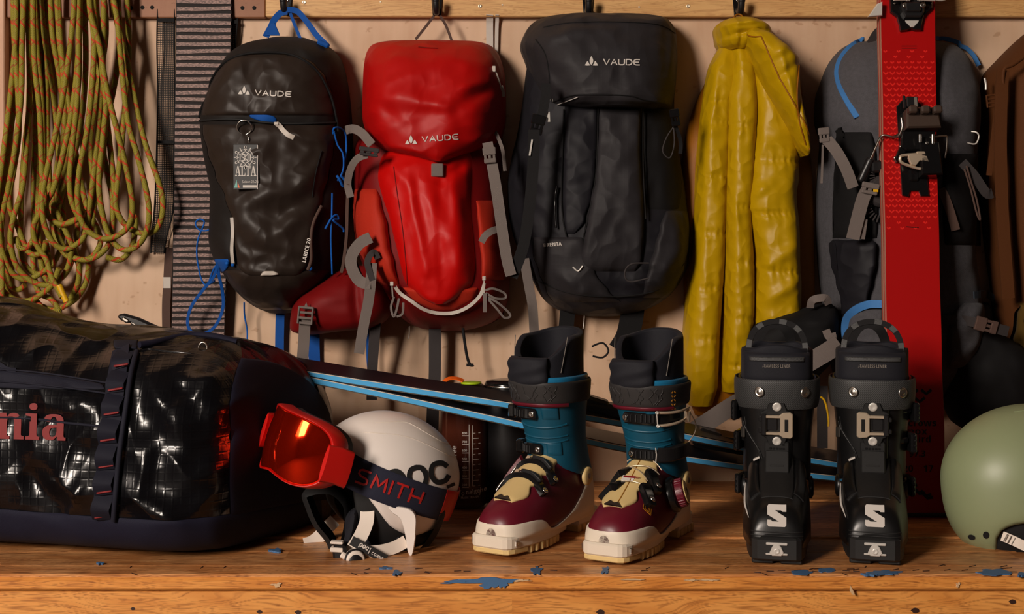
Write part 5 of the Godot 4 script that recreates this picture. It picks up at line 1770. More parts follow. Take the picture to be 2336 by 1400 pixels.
# ---------------------------------------------------------------- bottle and mug behind the teal boots
func build_bottles() -> void:
	var c := Vector3(W(1060, 1140, 0.264).x, 0, 0.264)
	var o := thing("water_bottle", c, "brown translucent water bottle with white measuring marks behind the white helmet", "bottle")
	var m := MB.new()
	var r := 0.0445
	m.lathe([Vector2(r - 0.006, 0.0), Vector2(r, 0.006), Vector2(r, 0.178), Vector2(r - 0.003, 0.189), Vector2(r - 0.012, 0.199), Vector2(r - 0.014, 0.205), Vector2(r - 0.016, 0.205), Vector2(r - 0.014, 0.195), Vector2(r - 0.004, 0.181), Vector2(r - 0.002, 0.01), Vector2(0.001, 0.008)], c, Basis.IDENTITY, 40)
	put(m, "body", mats.bottle_brown, o)
	m = MB.new()
	m.lathe([Vector2(r - 0.006, 0.199), Vector2(r - 0.004, 0.201), Vector2(r - 0.004, 0.226), Vector2(r - 0.008, 0.232), Vector2(0.001, 0.233)], c, Basis.IDENTITY, 40)
	for k in 36:
		var a := TAU * k / 36
		m.box(c + Vector3(cos(a) * (r - 0.0042), 0.2135, sin(a) * (r - 0.0042)), Vector3(0.002, 0.018, 0.002), 0.0006, Basis(Vector3.UP, -a))
	put(m, "lid", mats.bottle_lid, o)
	m = MB.new()
	m.strap(smooth3([c + Vector3(-0.045, 0.208, 0.006), c + Vector3(-0.043, 0.228, 0.01), c + Vector3(-0.034, 0.243, 0.012), c + Vector3(-0.016, 0.245, 0.012), c + Vector3(-0.002, 0.240, 0.014)]), 0.013, 0.002, Vector3(0.2, 1, 0.3))
	put(m, "tether", mats.orange_plastic, o)
	m = MB.new()
	m.lathe([Vector2(0.013, 0), Vector2(0.02, 0.001), Vector2(0.02, 0.0045), Vector2(0.013, 0.0055)], c + Vector3(0.013, 0.2335, 0.012), Basis.IDENTITY, 24)
	put(m, "tether_ring", mats.green_plastic, o)
	# print on the round wall
	var on := func(p):
		var x: float = clampf((p.x - 1060.0) / S(0.305), -r * 0.98, r * 0.98)
		return Vector3(c.x + x, CY - (p.y - 560.0) / S(0.305), c.z + sqrt(r * r - x * x) + 0.0004)
	m = MB.new()
	m.line(PackedVector2Array([Vector2(1072, 968), Vector2(1072, 1108)]), 1.8, on, 0.0003)
	m.line(PackedVector2Array([Vector2(1080, 970), Vector2(1080, 1108)]), 1.8, on, 0.0003)
	for i in 7:
		var y := 993.0 + i * 19.6
		m.line(PackedVector2Array([Vector2(1057, y), Vector2(1071, y)]), 1.8, on, 0.0003)
		words(m, str(800 - i * 100), Vector2(1056, y - 1.5), 5.0, 0.0, on, "Droid Sans", true, 0.0003)
	for i in 11:
		var y := 988.0 + i * 12.0
		m.line(PackedVector2Array([Vector2(1081, y), Vector2(1093 if i % 2 else 1097, y)]), 1.6, on, 0.0003)
	words(m, "bpafree", Vector2(1047, 1074), 11.0, -PI / 2, on, "Droid Sans", true, 0.0003)
	m.fill(blob(1043, 1077.5, 3.6, 3.6, 0.1, 3, 12), on, 0.0003)
	for s in [[1052, 1118, 1098, 1113], [1050, 1131, 1096, 1130], [1052, 1118, 1050, 1131], [1098, 1113, 1096, 1130]]:
		m.line(PackedVector2Array([Vector2(s[0], s[1]), Vector2(s[2], s[3])]), 1.4, on, 0.0003)
	words(m, "nalgene", Vector2(1064, 1129), 9.0, -0.06, on, "Droid Sans", true, 0.0003)
	m.line(PackedVector2Array([Vector2(1055, 1125), Vector2(1058, 1121), Vector2(1061, 1125), Vector2(1058, 1129), Vector2(1055, 1125)]), 1.2, on, 0.0003)
	words(m, "MADE IN USA", Vector2(1053, 1138), 4.6, -0.02, on, "Droid Sans", true, 0.0003)
	put(m, "print", mats.white_print, o)
	# a black flask with a silver-trimmed lid and a blue cup band
	var d := Vector3(W(1160, 1150, 0.25).x, 0, 0.25)
	var f := thing("flask", d, "black flask with a silver lid edge between the water bottle and the left teal boot", "flask")
	m = MB.new()
	m.lathe([Vector2(0.03, 0), Vector2(0.044, 0.003), Vector2(0.046, 0.01), Vector2(0.046, 0.203), Vector2(0.043, 0.218), Vector2(0.001, 0.218)], d, Basis.IDENTITY, 36)
	put(m, "body", mats.black_plastic, f)
	m = MB.new()
	m.lathe([Vector2(0.0465, 0.214), Vector2(0.0465, 0.232), Vector2(0.043, 0.238), Vector2(0.03, 0.240), Vector2(0.001, 0.240)], d, Basis.IDENTITY, 36)
	put(m, "lid", mats.gloss_black, f)
	m = MB.new()
	m.lathe([Vector2(0.0462, 0.226), Vector2(0.0476, 0.227), Vector2(0.0476, 0.230), Vector2(0.0462, 0.231)], d, Basis.IDENTITY, 36)
	put(m, "rim", mats.bright_steel, f)
	m = MB.new()
	m.lathe([Vector2(0.046, 0.172), Vector2(0.0475, 0.174), Vector2(0.0475, 0.200), Vector2(0.046, 0.202)], d, Basis.IDENTITY, 36)
	put(m, "blue_band", mat("navy_band", Color(0.01, 0.025, 0.12), 0.5), f)

# ---------------------------------------------------------------- the red skis, base to base
func build_red_skis() -> void:
	var zsl := func(py): return 0.385 - 0.00019 * (1180.0 - py)       # they lean back towards the wall
	var ys := [-160, 0, 300, 600, 800, 1000, 1182]
	var xl := [2009, 2010, 2015, 2021, 2024, 2022, 2014]
	var xr := [2132, 2133, 2136, 2143, 2148, 2154, 2162]
	var lean := Basis(Vector3(1, 0, 0), -0.21)
	var top := func(p): return W(p.x, p.y, zsl.call(p.y))
	var labels := ["front red ski with black bindings and chevron texture, standing on the bench", "second red ski, back to back behind the front one, its edge showing at the left"]
	for i in 2:
		var o := thing("alpine_ski", W(2088, 1182, 0.37 - 0.03 * i), labels[i], "ski", "pair of red skis standing on the bench")
		for part in 3:
			var m := MB.new()
			var rows := []
			for k in 60:
				var py := lerpf(-160, 1182, k / 59.0)
				var z: float = zsl.call(py)
				var l := W(pchip(ys, xl, py), py, z); var r := W(pchip(ys, xr, py), py, z)
				if i == 1: l.x -= 0.0004; r.x -= 0.004
				var nz := Vector3(0, 0.21, 1).normalized()
				var d0: float; var d1: float; var s := 0.0
				# from the top sheet back to the base; the pair meets base to base
				match part:
					0: d0 = 0.0; d1 = -0.002
					1: d0 = -0.002; d1 = -0.0125; s = 0.0012
					2: d0 = -0.0125; d1 = -0.0145
				if i == 1: d0 = -0.0292 - d0; d1 = -0.0292 - d1
				var ex := Vector3(s, 0, 0)
				rows.append(PackedVector3Array([l - ex + nz * d0, r + ex + nz * d0, r + ex + nz * d1, l - ex + nz * d1]))
			m.grid(rows, true, true, true)
			var o2 := put(m, ["top_sheet", "sidewall", "base"][part], [mats.ski_red, mats.ski_sidewall, mats.ski_core][part], o)
			if part == 1:
				var e := MB.new()
				var pts := []
				for k in 30:
					var py := lerpf(-160, 1182, k / 29.0)
					var q := W(pchip(ys, xl, py), py, zsl.call(py)) + Vector3(0, 0.21, 1).normalized() * (-0.0072 if i == 0 else -0.022)
					pts.append(q - Vector3(0.0008, 0, 0))
				e.tube(smooth3(pts, 1), 0.0016, 6)
				put(e, "orange_stripe", mats.ski_core, o2)
		var foot := MB.new()
		var z0: float = zsl.call(1182) - (0.0 if i == 0 else 0.0146)
		foot.box(Vector3(W(2088, 0, z0).x, 0.004, z0 - 0.0072), Vector3(0.122, 0.0085, 0.0165), 0.002)
		put(foot, "tail_cap", mats.black_plastic, o)
		if i == 1:
			var dz: float = 0.281 - zsl.call(310)
			# brake of the rear ski sticking out at the left
			var b := MB.new()
			b.tube(path_px([[2052, 305, .283 - dz], [2035, 312, .287 - dz], [2016, 308, .285 - dz], [2005, 318, .28 - dz], [1992, 350, .275 - dz], [1984, 375, .272 - dz]]), 0.0022, 8)
			put(b, "brake_wire", mats.steel, o)
			b = MB.new()
			b.tube(path_px([[1986, 362, .272 - dz], [1974, 388, .27 - dz], [1962, 414, .268 - dz]]), [0.007, 0.008, 0.008, 0.008, 0.008, 0.008, 0.008, 0.008, 0.008, 0.008, 0.008, 0.008, 0.006], 10)
			b.box(W(1999, 380, .268 - dz), Vector3(0.022, 0.024, 0.02), 0.004, Basis(Vector3(0, 0, 1), 0.1))
			put_each(b, "brake_pad", mats.black_plastic, o)
			b = MB.new()
			b.lathe([Vector2(0.03, 0), Vector2(0.032, 0.004), Vector2(0.032, 0.014), Vector2(0.026, 0.02)], W(2010, 437, .248 - dz), Basis(Vector3(1, 0, 0), PI / 2), 24)
			for k in 24:
				var a := TAU * k / 24
				b.box(W(2010, 470, .262 - dz) + Vector3(cos(a) * 0.026, sin(a) * 0.026, 0), Vector3(0.014, 0.0022, 0.008), 0.0005, Basis(Vector3(0, 0, 1), a))
				b.box(W(2012, 400, .262 - dz) + Vector3(cos(a) * 0.02, sin(a) * 0.02, 0), Vector3(0.010, 0.0022, 0.008), 0.0005, Basis(Vector3(0, 0, 1), a))
			put(b, "ribbed_heel", mats.dark_web, o)
			b = MB.new()
			b.box(W(1998, 435, .285 - dz), Vector3(0.010, 0.006, 0.003), 0.001)
			put(b, "yellow_mark", mats.yellow_tape, o)
			b = MB.new()
			b.prism(PackedVector2Array([Vector2(0, 0), Vector2(0.028, 0.002), Vector2(0.028, 0.03), Vector2(0.018, 0.026)]), 0.012, Transform3D(Basis.IDENTITY, W(1978, 40, .235 - dz)), 0.002)
			put(b, "toe_wing", mats.silver_paint, o)
			continue
		# raised chevrons of the top sheet, in rows; the lines fade out at both ends
		var ch := MB.new()
		var row := 0
		for k in 34:
			var py := 118.0 + k * 12.6
			if py > 530: break
			for j in 8:
				var px := lerpf(pchip(ys, xl, py), pchip(ys, xr, py), (j + 0.5 + (0.5 if row % 2 else 0.0)) / 8.0)
				if px > pchip(ys, xr, py) - 6: continue
				var s := 5.0 * (0.6 if py < 150 or py > 490 else 1.0)
				if (py < 135 or py > 505) and (j + row) % 2: continue
				ch.line(PackedVector2Array([Vector2(px - s, py - s * 0.7), Vector2(px, py + s * 0.2), Vector2(px + s, py - s * 0.7)]), 3.4, top, 0.0004)
			row += 1
		var chn := put(ch, "chevron_relief", mats.ski_relief, o)
		chn.set_meta("kind", "stuff")
		var pr := MB.new()
		pr.line(PackedVector2Array([Vector2(2057, 110), Vector2(2091, 110)]), 1.2, top, 0.0004)
		pr.line(PackedVector2Array([Vector2(2057, 105), Vector2(2091, 105)]), 1.2, top, 0.0004)
		pr.line(PackedVector2Array([Vector2(2068, 517), Vector2(2095, 519)]), 2.0, top, 0.0004)
		for q in [[2082, 897], [2113, 897], [2066, 910], [2098, 915], [2078, 928], [2060, 925]]:
			pr.line(PackedVector2Array([Vector2(q[0] - 10, q[1] - 7), Vector2(q[0], q[1] + 1), Vector2(q[0] + 10, q[1] - 7)]), 7.0, top, 0.0004)
		words(pr, "black crows", Vector2(2005, 977), 15.0, 0.0, top, "Droid Sans", true, 0.0004, Vector3(0, 0, 1), 1.12)
		words(pr, "camox", Vector2(2036, 996), 15.0, 0.0, top, "Droid Sans", true, 0.0004, Vector3(0, 0, 1), 1.2)
		words(pr, "freebird", Vector2(2034, 1014), 15.0, 0.0, top, "Droid Sans", true, 0.0004, Vector3(0, 0, 1), 1.1)
		words(pr, "97.3", Vector2(2074, 1046), 14.0, 0.0, top, "Droid Sans", true, 0.0004)
		words(pr, "20", Vector2(2060, 1081), 15.0, 0.0, top, "Droid Sans", true, 0.0004)
		words(pr, "17", Vector2(2106, 1081), 15.0, 0.0, top, "Droid Sans", true, 0.0004)
		for q in [[2080, 1104], [2098, 1122], [2112, 1126], [2116, 1132]]:
			pr.line(PackedVector2Array([Vector2(q[0] - 10, q[1] - 6), Vector2(q[0], q[1] + 4), Vector2(q[0] + 10, q[1] + 2)]), 7.0, top, 0.0004)
		put(pr, "print", mats.ski_dark_print, o)
		build_toe_binding(o, zsl.call(40), lean)
		build_heel_binding(o, zsl.call(340), lean)

func poly_px(pts: Array, c: Vector2, z: float) -> PackedVector2Array:
	var out := PackedVector2Array()
	for p in pts: out.append(Vector2((p[0] - c.x) / S(z), -(p[1] - c.y) / S(z)))
	return out

func build_toe_binding(o: Node3D, z: float, lean: Basis) -> void:
	var c := Vector2(2075, 40)
	var at := Transform3D(lean, W(c.x, c.y, z))
	var m := MB.new()
	m.prism(poly_px([[2030, -40], [2122, -40], [2126, 8], [2124, 22], [2104, 40], [2098, 62], [2096, 74], [2082, 74], [2074, 70], [2064, 74], [2050, 76], [2048, 60], [2044, 42], [2030, 30]], c, z), 0.012, at, 0.002)
	put(m, "toe_plate", mats.gloss_black, o)
	m = MB.new()
	m.prism(poly_px([[2050, 4], [2106, 4], [2102, 36], [2094, 48], [2058, 48], [2052, 36]], c, z), 0.022, at, 0.003)
	m.box(at * Vector3(0, 0.012, 0.024), Vector3(0.03, 0.02, 0.01), 0.002, lean)
	put(m, "toe_block", mats.black_plastic, o)
	m = MB.new()
	m.prism(poly_px([[2060, 53], [2091, 53], [2089, 58], [2078, 69], [2072, 69], [2062, 58]], c, z), 0.0145, at, 0.001)
	put(m, "emblem", mats.silver_paint, o)
	m = MB.new()
	for q in [[2057, 22], [2097, 22]]: rivet(m, W(q[0], q[1], z) + lean * Vector3(0, 0, 0.0235), 0.0055, lean)
	for q in [[2037, 13], [2122, 13]]: rivet(m, W(q[0], q[1], z) + lean * Vector3(0, 0, 0.012), 0.002, lean)
	put_each(m, "screw", mats.steel, o)
	m = MB.new()
	var l := W(2030, 3, z) + Vector3(0, 0, 0.028); var r := W(2122, 3, z) + Vector3(0, 0, 0.028)
	m.tube(PackedVector3Array([l, l.lerp(r, 0.28), l.lerp(r, 0.4)]), [0.005, 0.0045, 0.004], 12)
	m.tube(PackedVector3Array([r, r.lerp(l, 0.28), r.lerp(l, 0.42)]), [0.006, 0.005, 0.004], 12)
	for k in 3:
		for s in [[l, r], [r, l]]:
			var p: Vector3 = s[0].lerp(s[1], 0.31 + 0.03 * k)
			m.lathe([Vector2(0.0055, -0.0008), Vector2(0.0055, 0.0008)], p, Basis(Vector3(0, 0, 1), PI / 2), 14)
	m.tube(smooth3([r, W(2140, 4, z) + Vector3(0, 0, 0.028), W(2148, -4, z) + Vector3(0, 0, 0.026), W(2152, -30, z) + Vector3(0, 0, 0.024)]), 0.0045, 10)
	put(m, "jaw", mats.silver_paint, o)

func build_heel_binding(o: Node3D, z: float, lean: Basis) -> void:
	var c := Vector2(2085, 340)
	var at := Transform3D(lean, W(c.x, c.y, z))
	var m := MB.new()
	m.prism(poly_px([[2050, 240], [2062, 226], [2078, 221], [2096, 226], [2108, 236], [2110, 452], [2092, 452], [2088, 440], [2068, 440], [2064, 454], [2050, 450]], c, z), 0.007, at, 0.0015)
	var plate := put(m, "heel_plate", mats.gloss_black, o)
	m = MB.new()
	m.box(W(2078, 236, z) + lean * Vector3(0, 0, 0.009), Vector3(0.022, 0.022, 0.006), 0.002, lean)
	m.box(W(2060, 236, z) + lean * Vector3(0, 0, 0.008), Vector3(0.005, 0.026, 0.006), 0.001, lean)
	m.box(W(2058, 400, z) + lean * Vector3(0, 0, 0.009), Vector3(0.010, 0.07, 0.006), 0.002, lean)
	m.box(W(2103, 420, z) + lean * Vector3(0, 0, 0.009), Vector3(0.010, 0.04, 0.006), 0.002, lean)
	put_each(m, "rail", mats.black_plastic, plate)
	m = MB.new()
	m.box(W(2085, 238, z) + lean * Vector3(0, 0, 0.0122), Vector3(0.006, 0.022, 0.001), 0.0004, lean)
	put(m, "grey_mark", mats.dim_print, plate)
	# brake pad block, brown grey
	m = MB.new()
	m.prism(poly_px([[2062, 256], [2068, 252], [2128, 252], [2134, 258], [2138, 300], [2060, 302], [2060, 272]], c, z), 0.036, at, 0.004)
	for q in [[2071, 262], [2099, 262], [2126, 262]]:
		m.box(W(q[0], q[1], z) + lean * Vector3(0, 0, 0.030), Vector3(0.017, 0.015, 0.02), 0.003, lean)
	put(m, "heel_pad", mat("heel_brown", Color(0.25, 0.195, 0.165), 0.45), o)
	m = MB.new()
	m.prism(poly_px([[2053, 304], [2128, 304], [2130, 322], [2124, 340], [2120, 350], [2060, 350], [2048, 340]], c, z), 0.022, at, 0.003)
	m.prism(poly_px([[2036, 366], [2048, 340], [2062, 336], [2062, 352], [2048, 372], [2040, 374]], c, z), 0.014, at, 0.002)
	m.prism(poly_px([[2086, 336], [2130, 334], [2134, 410], [2086, 412]], c, z), 0.036, at, 0.004)
	m.box(W(2078, 405, z) + lean * Vector3(0, 0, 0.014), Vector3(0.018, 0.026, 0.02), 0.003, lean)
	put(m, "heel_tower", mats.gloss_black, o)
	m = MB.new()
	m.lathe([Vector2(0.0065, -0.010), Vector2(0.0075, -0.009), Vector2(0.0075, 0.012), Vector2(0.006, 0.013)], W(2079, 422, z) + lean * Vector3(0, 0, 0.014), lean, 20)
	put(m, "spring_barrel", mats.black_plastic, o)
	m = MB.new()
	m.lathe([Vector2(0.0062, -0.003), Vector2(0.007, -0.002), Vector2(0.007, 0.0025), Vector2(0.0055, 0.003)], W(2081, 438, z) + lean * Vector3(0, 0, 0.014), lean, 20)
	for q in [[2087, 327], [2115, 327]]:
		m.tube(PackedVector3Array([W(q[0], q[1] - 9, z) + lean * Vector3(0, 0, 0.034), W(q[0], q[1] + 9, z) + lean * Vector3(0, 0, 0.034)]), 0.0035, 12)
	for q in [[2098, 400, 0.0365], [2127, 398, 0.0365], [2116, 338, 0.0365], [2102, 338, 0.0365], [2038, 364, 0.0142], [2051, 338, 0.0142], [2058, 404, 0.0125]]:
		rivet(m, W(q[0], q[1], z) + lean * Vector3(0, 0, q[2]), 0.0032, lean)
	put_each(m, "screw", mats.bright_steel, o)
	# the pale lever: a frame with a solid tongue
	m = MB.new()
	var zz: float = z + 0.037
	m.tube(path_px([[2110, 350, zz], [2085, 352, zz], [2062, 354, zz], [2054, 358, zz + .002], [2056, 370, zz + .002], [2080, 380, zz], [2112, 388, zz]], 5), 0.0030, 8)
	m.prism(poly_px([[2060, 362], [2084, 362], [2100, 368], [2104, 382], [2084, 378], [2074, 390], [2064, 388], [2058, 372]], c, z), 0.008, Transform3D(lean, at * Vector3(0, 0, 0.028)), 0.001)
	m.box(W(2100, 349, zz), Vector3(0.016, 0.006, 0.006), 0.001, lean)
	m.box(W(2106, 385, zz), Vector3(0.018, 0.005, 0.006), 0.001, lean)
	put(m, "lever", mats.champagne, o)
	m = MB.new()
	m.tube(path_px([[2056, 268, z + .012], [2058, 290, z + .013], [2050, 310, z + .014], [2036, 312, z + .013], [2016, 308, z + .010], [2006, 318, z + .004], [1996, 340, z - .002], [1986, 362, z - .008]]), 0.0019, 8)
	m.tube(path_px([[2122, 313, z + .018], [2140, 311, z + .018], [2154, 310, z + .016], [2160, 314, z + .014], [2159, 340, z + .010], [2155, 360, z + .006]]), 0.0019, 8)
	put(m, "brake_wire", mats.steel, o)

# ---------------------------------------------------------------- the duffel bag
class Duffel extends Body:
	var X := [-1.15, -0.90, -0.75, -0.62, -0.53, -0.48, -0.445, -0.415, -0.385, -0.36, -0.34, -0.328]
	var HH := [0.42, 0.405, 0.365, 0.352, 0.345, 0.340, 0.328, 0.312, 0.285, 0.25, 0.20, 0.12]
	var ZF := [0.63, 0.665, 0.70, 0.735, 0.752, 0.735, 0.685, 0.62, 0.55, 0.48, 0.42, 0.36]
	var ZB := [0.26, 0.26, 0.26, 0.26, 0.26, 0.26, 0.26, 0.265, 0.27, 0.28, 0.30, 0.33]

	func _init() -> void:
		super([[0, 0, 10, 0.1], [10, 0, 10, 0.1]], 0.1, 0.0, 3.0)

	func dims(x: float) -> Array:
		return [pchip(X, HH, x), pchip(X, ZF, x), pchip(X, ZB, x)]

	func bump(x: float, y: float) -> float:
		var z := 0.0
		if amp != 0.0:
			z += amp * noise.get_noise_2d(x * stretch.x, y * stretch.y)
			var k := noise.get_noise_2d(x * 1.7 + 5.0, y * 1.7)
			z -= amp2 * 1.6 * sqrt(k * k + 0.008)
		for c in cr:
			var a: Vector2 = c[0]; var b: Vector2 = c[1]
			var ab := b - a
			var p := Vector2(x, y) - a
			var t := clampf(p.dot(ab) / ab.length_squared(), 0.0, 1.0)
			var d2 = (p - ab * t).length_squared() / (c[2] * c[2])
			if d2 < 16.0: z += c[3] * 1.5 * (exp(-sqrt(d2 + 0.02)) - 0.018) * (0.3 + 0.7 * sin(PI * clampf(t, 0.06, 0.94)))
		return z

	# a point of the skin: a runs from the front foot (-PI/2) over the front to the crown (PI/2)
	func skin_at(x: float, a: float, off := 0.0) -> Vector3:
		var q := dims(x)
		var s := sin(a)
		var v := signf(s) * pow(absf(s), 0.75)
		var y: float = q[0] * 0.42 + v * q[0] * (0.58 if v > 0 else 0.42)
		var ex := 2.5 if v > 0.0 else 4.5
		var zc: float = (q[1] + q[2]) * 0.5
		var z: float = zc + (q[1] - zc) * pow(maxf(1.0 - pow(absf(v), ex), 0.0), 1.0 / ex) + bump(x, y) * (1.0 - pow(absf(v), 6.0))
		return Vector3(x + off * clampf((x + 0.44) * 8.0, 0.0, 0.8), y + off * maxf(s, 0.0), z + off * cos(a))

	func front(x: float, y: float) -> float:
		var q := dims(x)
		var v := clampf((y - q[0] * 0.42) / (q[0] * (0.58 if y > q[0] * 0.42 else 0.42)), -1.0, 1.0)
		var ex := 2.5 if v > 0.0 else 4.5
		var k := pow(maxf(1.0 - pow(absf(v), ex), 0.0), 1.0 / ex)
		var zc: float = (q[1] + q[2]) * 0.5
		return zc + (q[1] - zc) * k + bump(x, y) * (1.0 - pow(absf(v), 6.0))

	func shell(m: MB, nr := 150, nc := 110, _back := 0.0) -> void:
		var rows := []
		for i in nr + 1:
			var x := lerpf(X[0], X[-1], float(i) / nr)
			if i > nr * 0.7: x = lerpf(lerpf(X[0], X[-1], 0.7), X[-1], sin(PI / 2 * (float(i) / nr - 0.7) / 0.3))
			var q := dims(x)
			var ring := PackedVector3Array()
			for j in nc:
				var a := TAU * j / nc
				var s := sin(a)
				var v := signf(s) * pow(absf(s), 0.75)
				var y: float = q[0] * 0.42 + v * q[0] * (0.58 if v > 0 else 0.42)
				var ex := 2.5 if v > 0.0 else 4.5
				var k := pow(maxf(1.0 - pow(absf(v), ex), 0.0), 1.0 / ex)
				var zc: float = (q[1] + q[2]) * 0.5
				var z: float = zc + signf(cos(a)) * (q[1] - zc) * k
				if cos(a) > 0.0: z += bump(x, y) * (1.0 - pow(absf(v), 6.0))
				# the crown sags in soft folds
				if v > 0.6: y += 0.006 * noise.get_noise_2d(x * 1.3, z * 1.3) * (v - 0.6) / 0.4
				ring.append(Vector3(x, maxf(y, 0.001), z))
			rows.append(ring)
		m.grid(rows, true, true)

	# everything laid on the bag follows its front
	func pt(p: Vector2) -> Vector3:
		var z := 0.72
		var w := Vector3.ZERO
		for i in 6:
			w = W(p.x, p.y, z)
			z = lerpf(z, front(w.x, w.y), 0.85)
		return Vector3(w.x, w.y, z)

func build_duffel() -> void:
	var D := Duffel.new()
	D.crumple(17, 0.012, 0.003, 3.0, Vector2(1.2, 1.0))
	for f in [[330, 870, 420, 990, 22, 0.010], [420, 880, 350, 960, 16, -0.010], [350, 1020, 330, 1120, 16, 0.010], [320, 1060, 420, 1010, 16, -0.012], [440, 960, 560, 910, 18, 0.012], [400, 870, 520, 850, 16, 0.010], [380, 860, 480, 960, 14, -0.010], [330, 1130, 420, 1180, 18, 0.012], [460, 1040, 540, 980, 20, -0.012],
			[60, 890, 200, 930, 22, 0.010], [0, 960, 230, 960, 12, -0.010], [120, 1030, 230, 1020, 12, -0.009], [100, 1060, 190, 1160, 20, 0.012], [140, 880, 180, 950, 12, -0.008], [200, 1080, 150, 1180, 14, 0.010], [20, 1060, 140, 1180, 26, -0.012], [490, 870, 600, 950, 24, 0.012], [300, 800, 460, 820, 14, 0.008]]:
		D.fold(f[0], f[1], f[2], f[3], f[4], f[5], 0.72)
	for c in D.cr: c[2] *= 1150.0 / 1430.0
	var o := thing("duffel_bag", Vector3(-0.72, 0, 0.5), "large glossy navy-black duffel bag lying at the left end of the bench", "bag")
	var m := MB.new()
	D.shell(m)
	put(m, "body", mats.duffel_gloss, o)
	# matt navy base and end panel
	m = MB.new()
	var hide := func(u, v, off): return D.skin_at(u, v, off)
	skin(m, hide, -1.14, -0.345, func(_x): return -1.4, func(x): return -0.44 + 0.03 * sin(x * 9.0), 0.005, 110, 16, 0.1)
	put(m, "base_panel", mats.duffel_matt, o)
	m = MB.new()
	skin(m, hide, -0.452, -0.332, func(x): return -0.46, func(x): return 1.05 + 2.0 * (x + 0.45), 0.004, 40, 40, 0.06)
	put(m, "end_panel", mats.duffel_matt, o)
	# front zip pocket with its welt
	m = MB.new()
	D.panel(m, [[842, -120, 10], [850, -120, 80], [862, -120, 170], [878, -120, 240], [889, 110, 242]], 0.006, 12, 40, 0.25)
	put(m, "pocket_welt", mats.duffel_web, o)
	m = MB.new()
	m.tube(D.on([Vector2(-60, 838), Vector2(20, 842), Vector2(120, 852), Vector2(246, 872)], 0.006), 0.0016, 6)
	m.tube(D.on([Vector2(-60, 866), Vector2(20, 870), Vector2(130, 880), Vector2(246, 896)], 0.006), 0.0016, 6)
	m.tube(D.on([Vector2(-60, 950), Vector2(60, 954), Vector2(150, 964), Vector2(232, 972)], 0.001), 0.0022, 6)
	put_each(m, "seam", mats.duffel_web, o)
	m = MB.new()
	m.strap(D.on([Vector2(-30, 812), Vector2(0, 828), Vector2(20, 840), Vector2(40, 843)], 0.006), 0.007, 0.002)
	put(m, "zip_cord", mats.duffel_web, o)
	# daisy chain: a long webbing with sewn loops, a red tack at each
	m = MB.new()
	m.strap(D.on([Vector2(278, 792), Vector2(268, 860), Vector2(258, 940), Vector2(248, 1030), Vector2(240, 1110), Vector2(234, 1186)], 0.004, 12), 44.0 / S(0.75), 0.002)
	put(m, "daisy_chain", mats.duffel_web, o)
	var loops := [[290, 800, 279, 838], [278, 846, 266, 893], [266, 900, 257, 948], [257, 955, 249, 1008], [249, 1014, 245, 1068], [244, 1074, 241, 1126], [240, 1132, 236, 1182]]
	for q in loops:
		m = MB.new()
		var a := D.pt(Vector2(q[0], q[1])) + Vector3(0, 0, 0.006); var b := D.pt(Vector2(q[2], q[3])) + Vector3(0, 0, 0.007)
		var mid := a.lerp(b, 0.55) + Vector3(-0.002, 0, 0.010)
		m.strap(smooth3([a, a.lerp(mid, 0.5) + Vector3(0, 0, 0.003), mid, b], 4), 0.029, 0.0022)
		var l := put(m, "webbing_loop", mats.duffel_web, o)
		m = MB.new()
		m.box(b + Vector3(0.001, 0.005, 0.004), Vector3(0.024, 0.0032, 0.002), 0.0008, Basis(Vector3(0, 0, 1), 0.16))
		put(m, "red_tack", mats.red_print, l)
	m = MB.new()
	m.tube(D.on([Vector2(315, 800), Vector2(302, 850), Vector2(290, 930), Vector2(276, 1030), Vector2(268, 1110), Vector2(262, 1186)], 0.007), 0.0046, 8)
	put(m, "strap_roll", mats.duffel_web, o)
	m = MB.new()
	D.panel(m, [[775, 259, 315], [785, 258, 316], [796, 262, 315]], 0.010, 8, 16, 0.3)
	put(m, "strap_keeper", mats.duffel_web, o)
	# mouth flap along the crown, zip pull, corner tab
	m = MB.new()
	m.tube(path_px([[318, 786, .64], [350, 782, .62], [400, 770, .58], [440, 764, .56], [490, 767, .56], [540, 780, .56]]), 0.006, 8)
	put(m, "flap_edge", mats.duffel_matt, o)
	m = MB.new()
	m.tube(D.on([Vector2(318, 800), Vector2(340, 796), Vector2(380, 800), Vector2(436, 806)], 0.002), 0.0018, 6)
	put(m, "zip_teeth", mats.gloss_black, o)
	m = MB.new()
	var k := D.pt(Vector2(466, 792)) + Vector3(0, 0, 0.01)
	var ring := []
	for i in 12: ring.append(k + Vector3(cos(TAU * i / 12) * 0.007, sin(TAU * i / 12) * 0.009, 0))
	m.tube(smooth3(ring, 2, true), 0.0014, 6, false)
	put(m, "ring", mats.steel, o)
	m = MB.new()
	m.strap(PackedVector3Array([k + Vector3(0, -0.008, 0.001), k + Vector3(0.004, -0.02, 0.003), k + Vector3(0.013, -0.038, 0.002)]), [0.014, 0.022, 0.024], 0.003)
	put(m, "corner_tab", mats.duffel_web, o)
	# lettering at the left edge of the picture: the end of a name
	var on := func(p): return D.pt(p) + Vector3(0, 0, 0.0016)
	m = MB.new()
	words(m, "nia", Vector2(-14, 1026), 76.0, 0.03, on, "Droid Serif", true, 0.0005, Vector3(0, 0, 1), 0.98)
	put(m, "print", mats.red_print, o)
	# a black tool handle with a pale edge sticking up behind the bag
	var t := thing("saw_handle", W(410, 790, 0.40), "black handle with a silver edge sticking up behind the duffel bag", "tool")
	m = MB.new()
	var z := 0.40
	m.prism(poly_px([[272, 722], [276, 716], [286, 714], [320, 724], [400, 760], [470, 800], [455, 814], [385, 778], [298, 735], [280, 730]], Vector2(300, 730), z), 0.014, Transform3D(Basis.IDENTITY, W(300, 730, z)), 0.004)
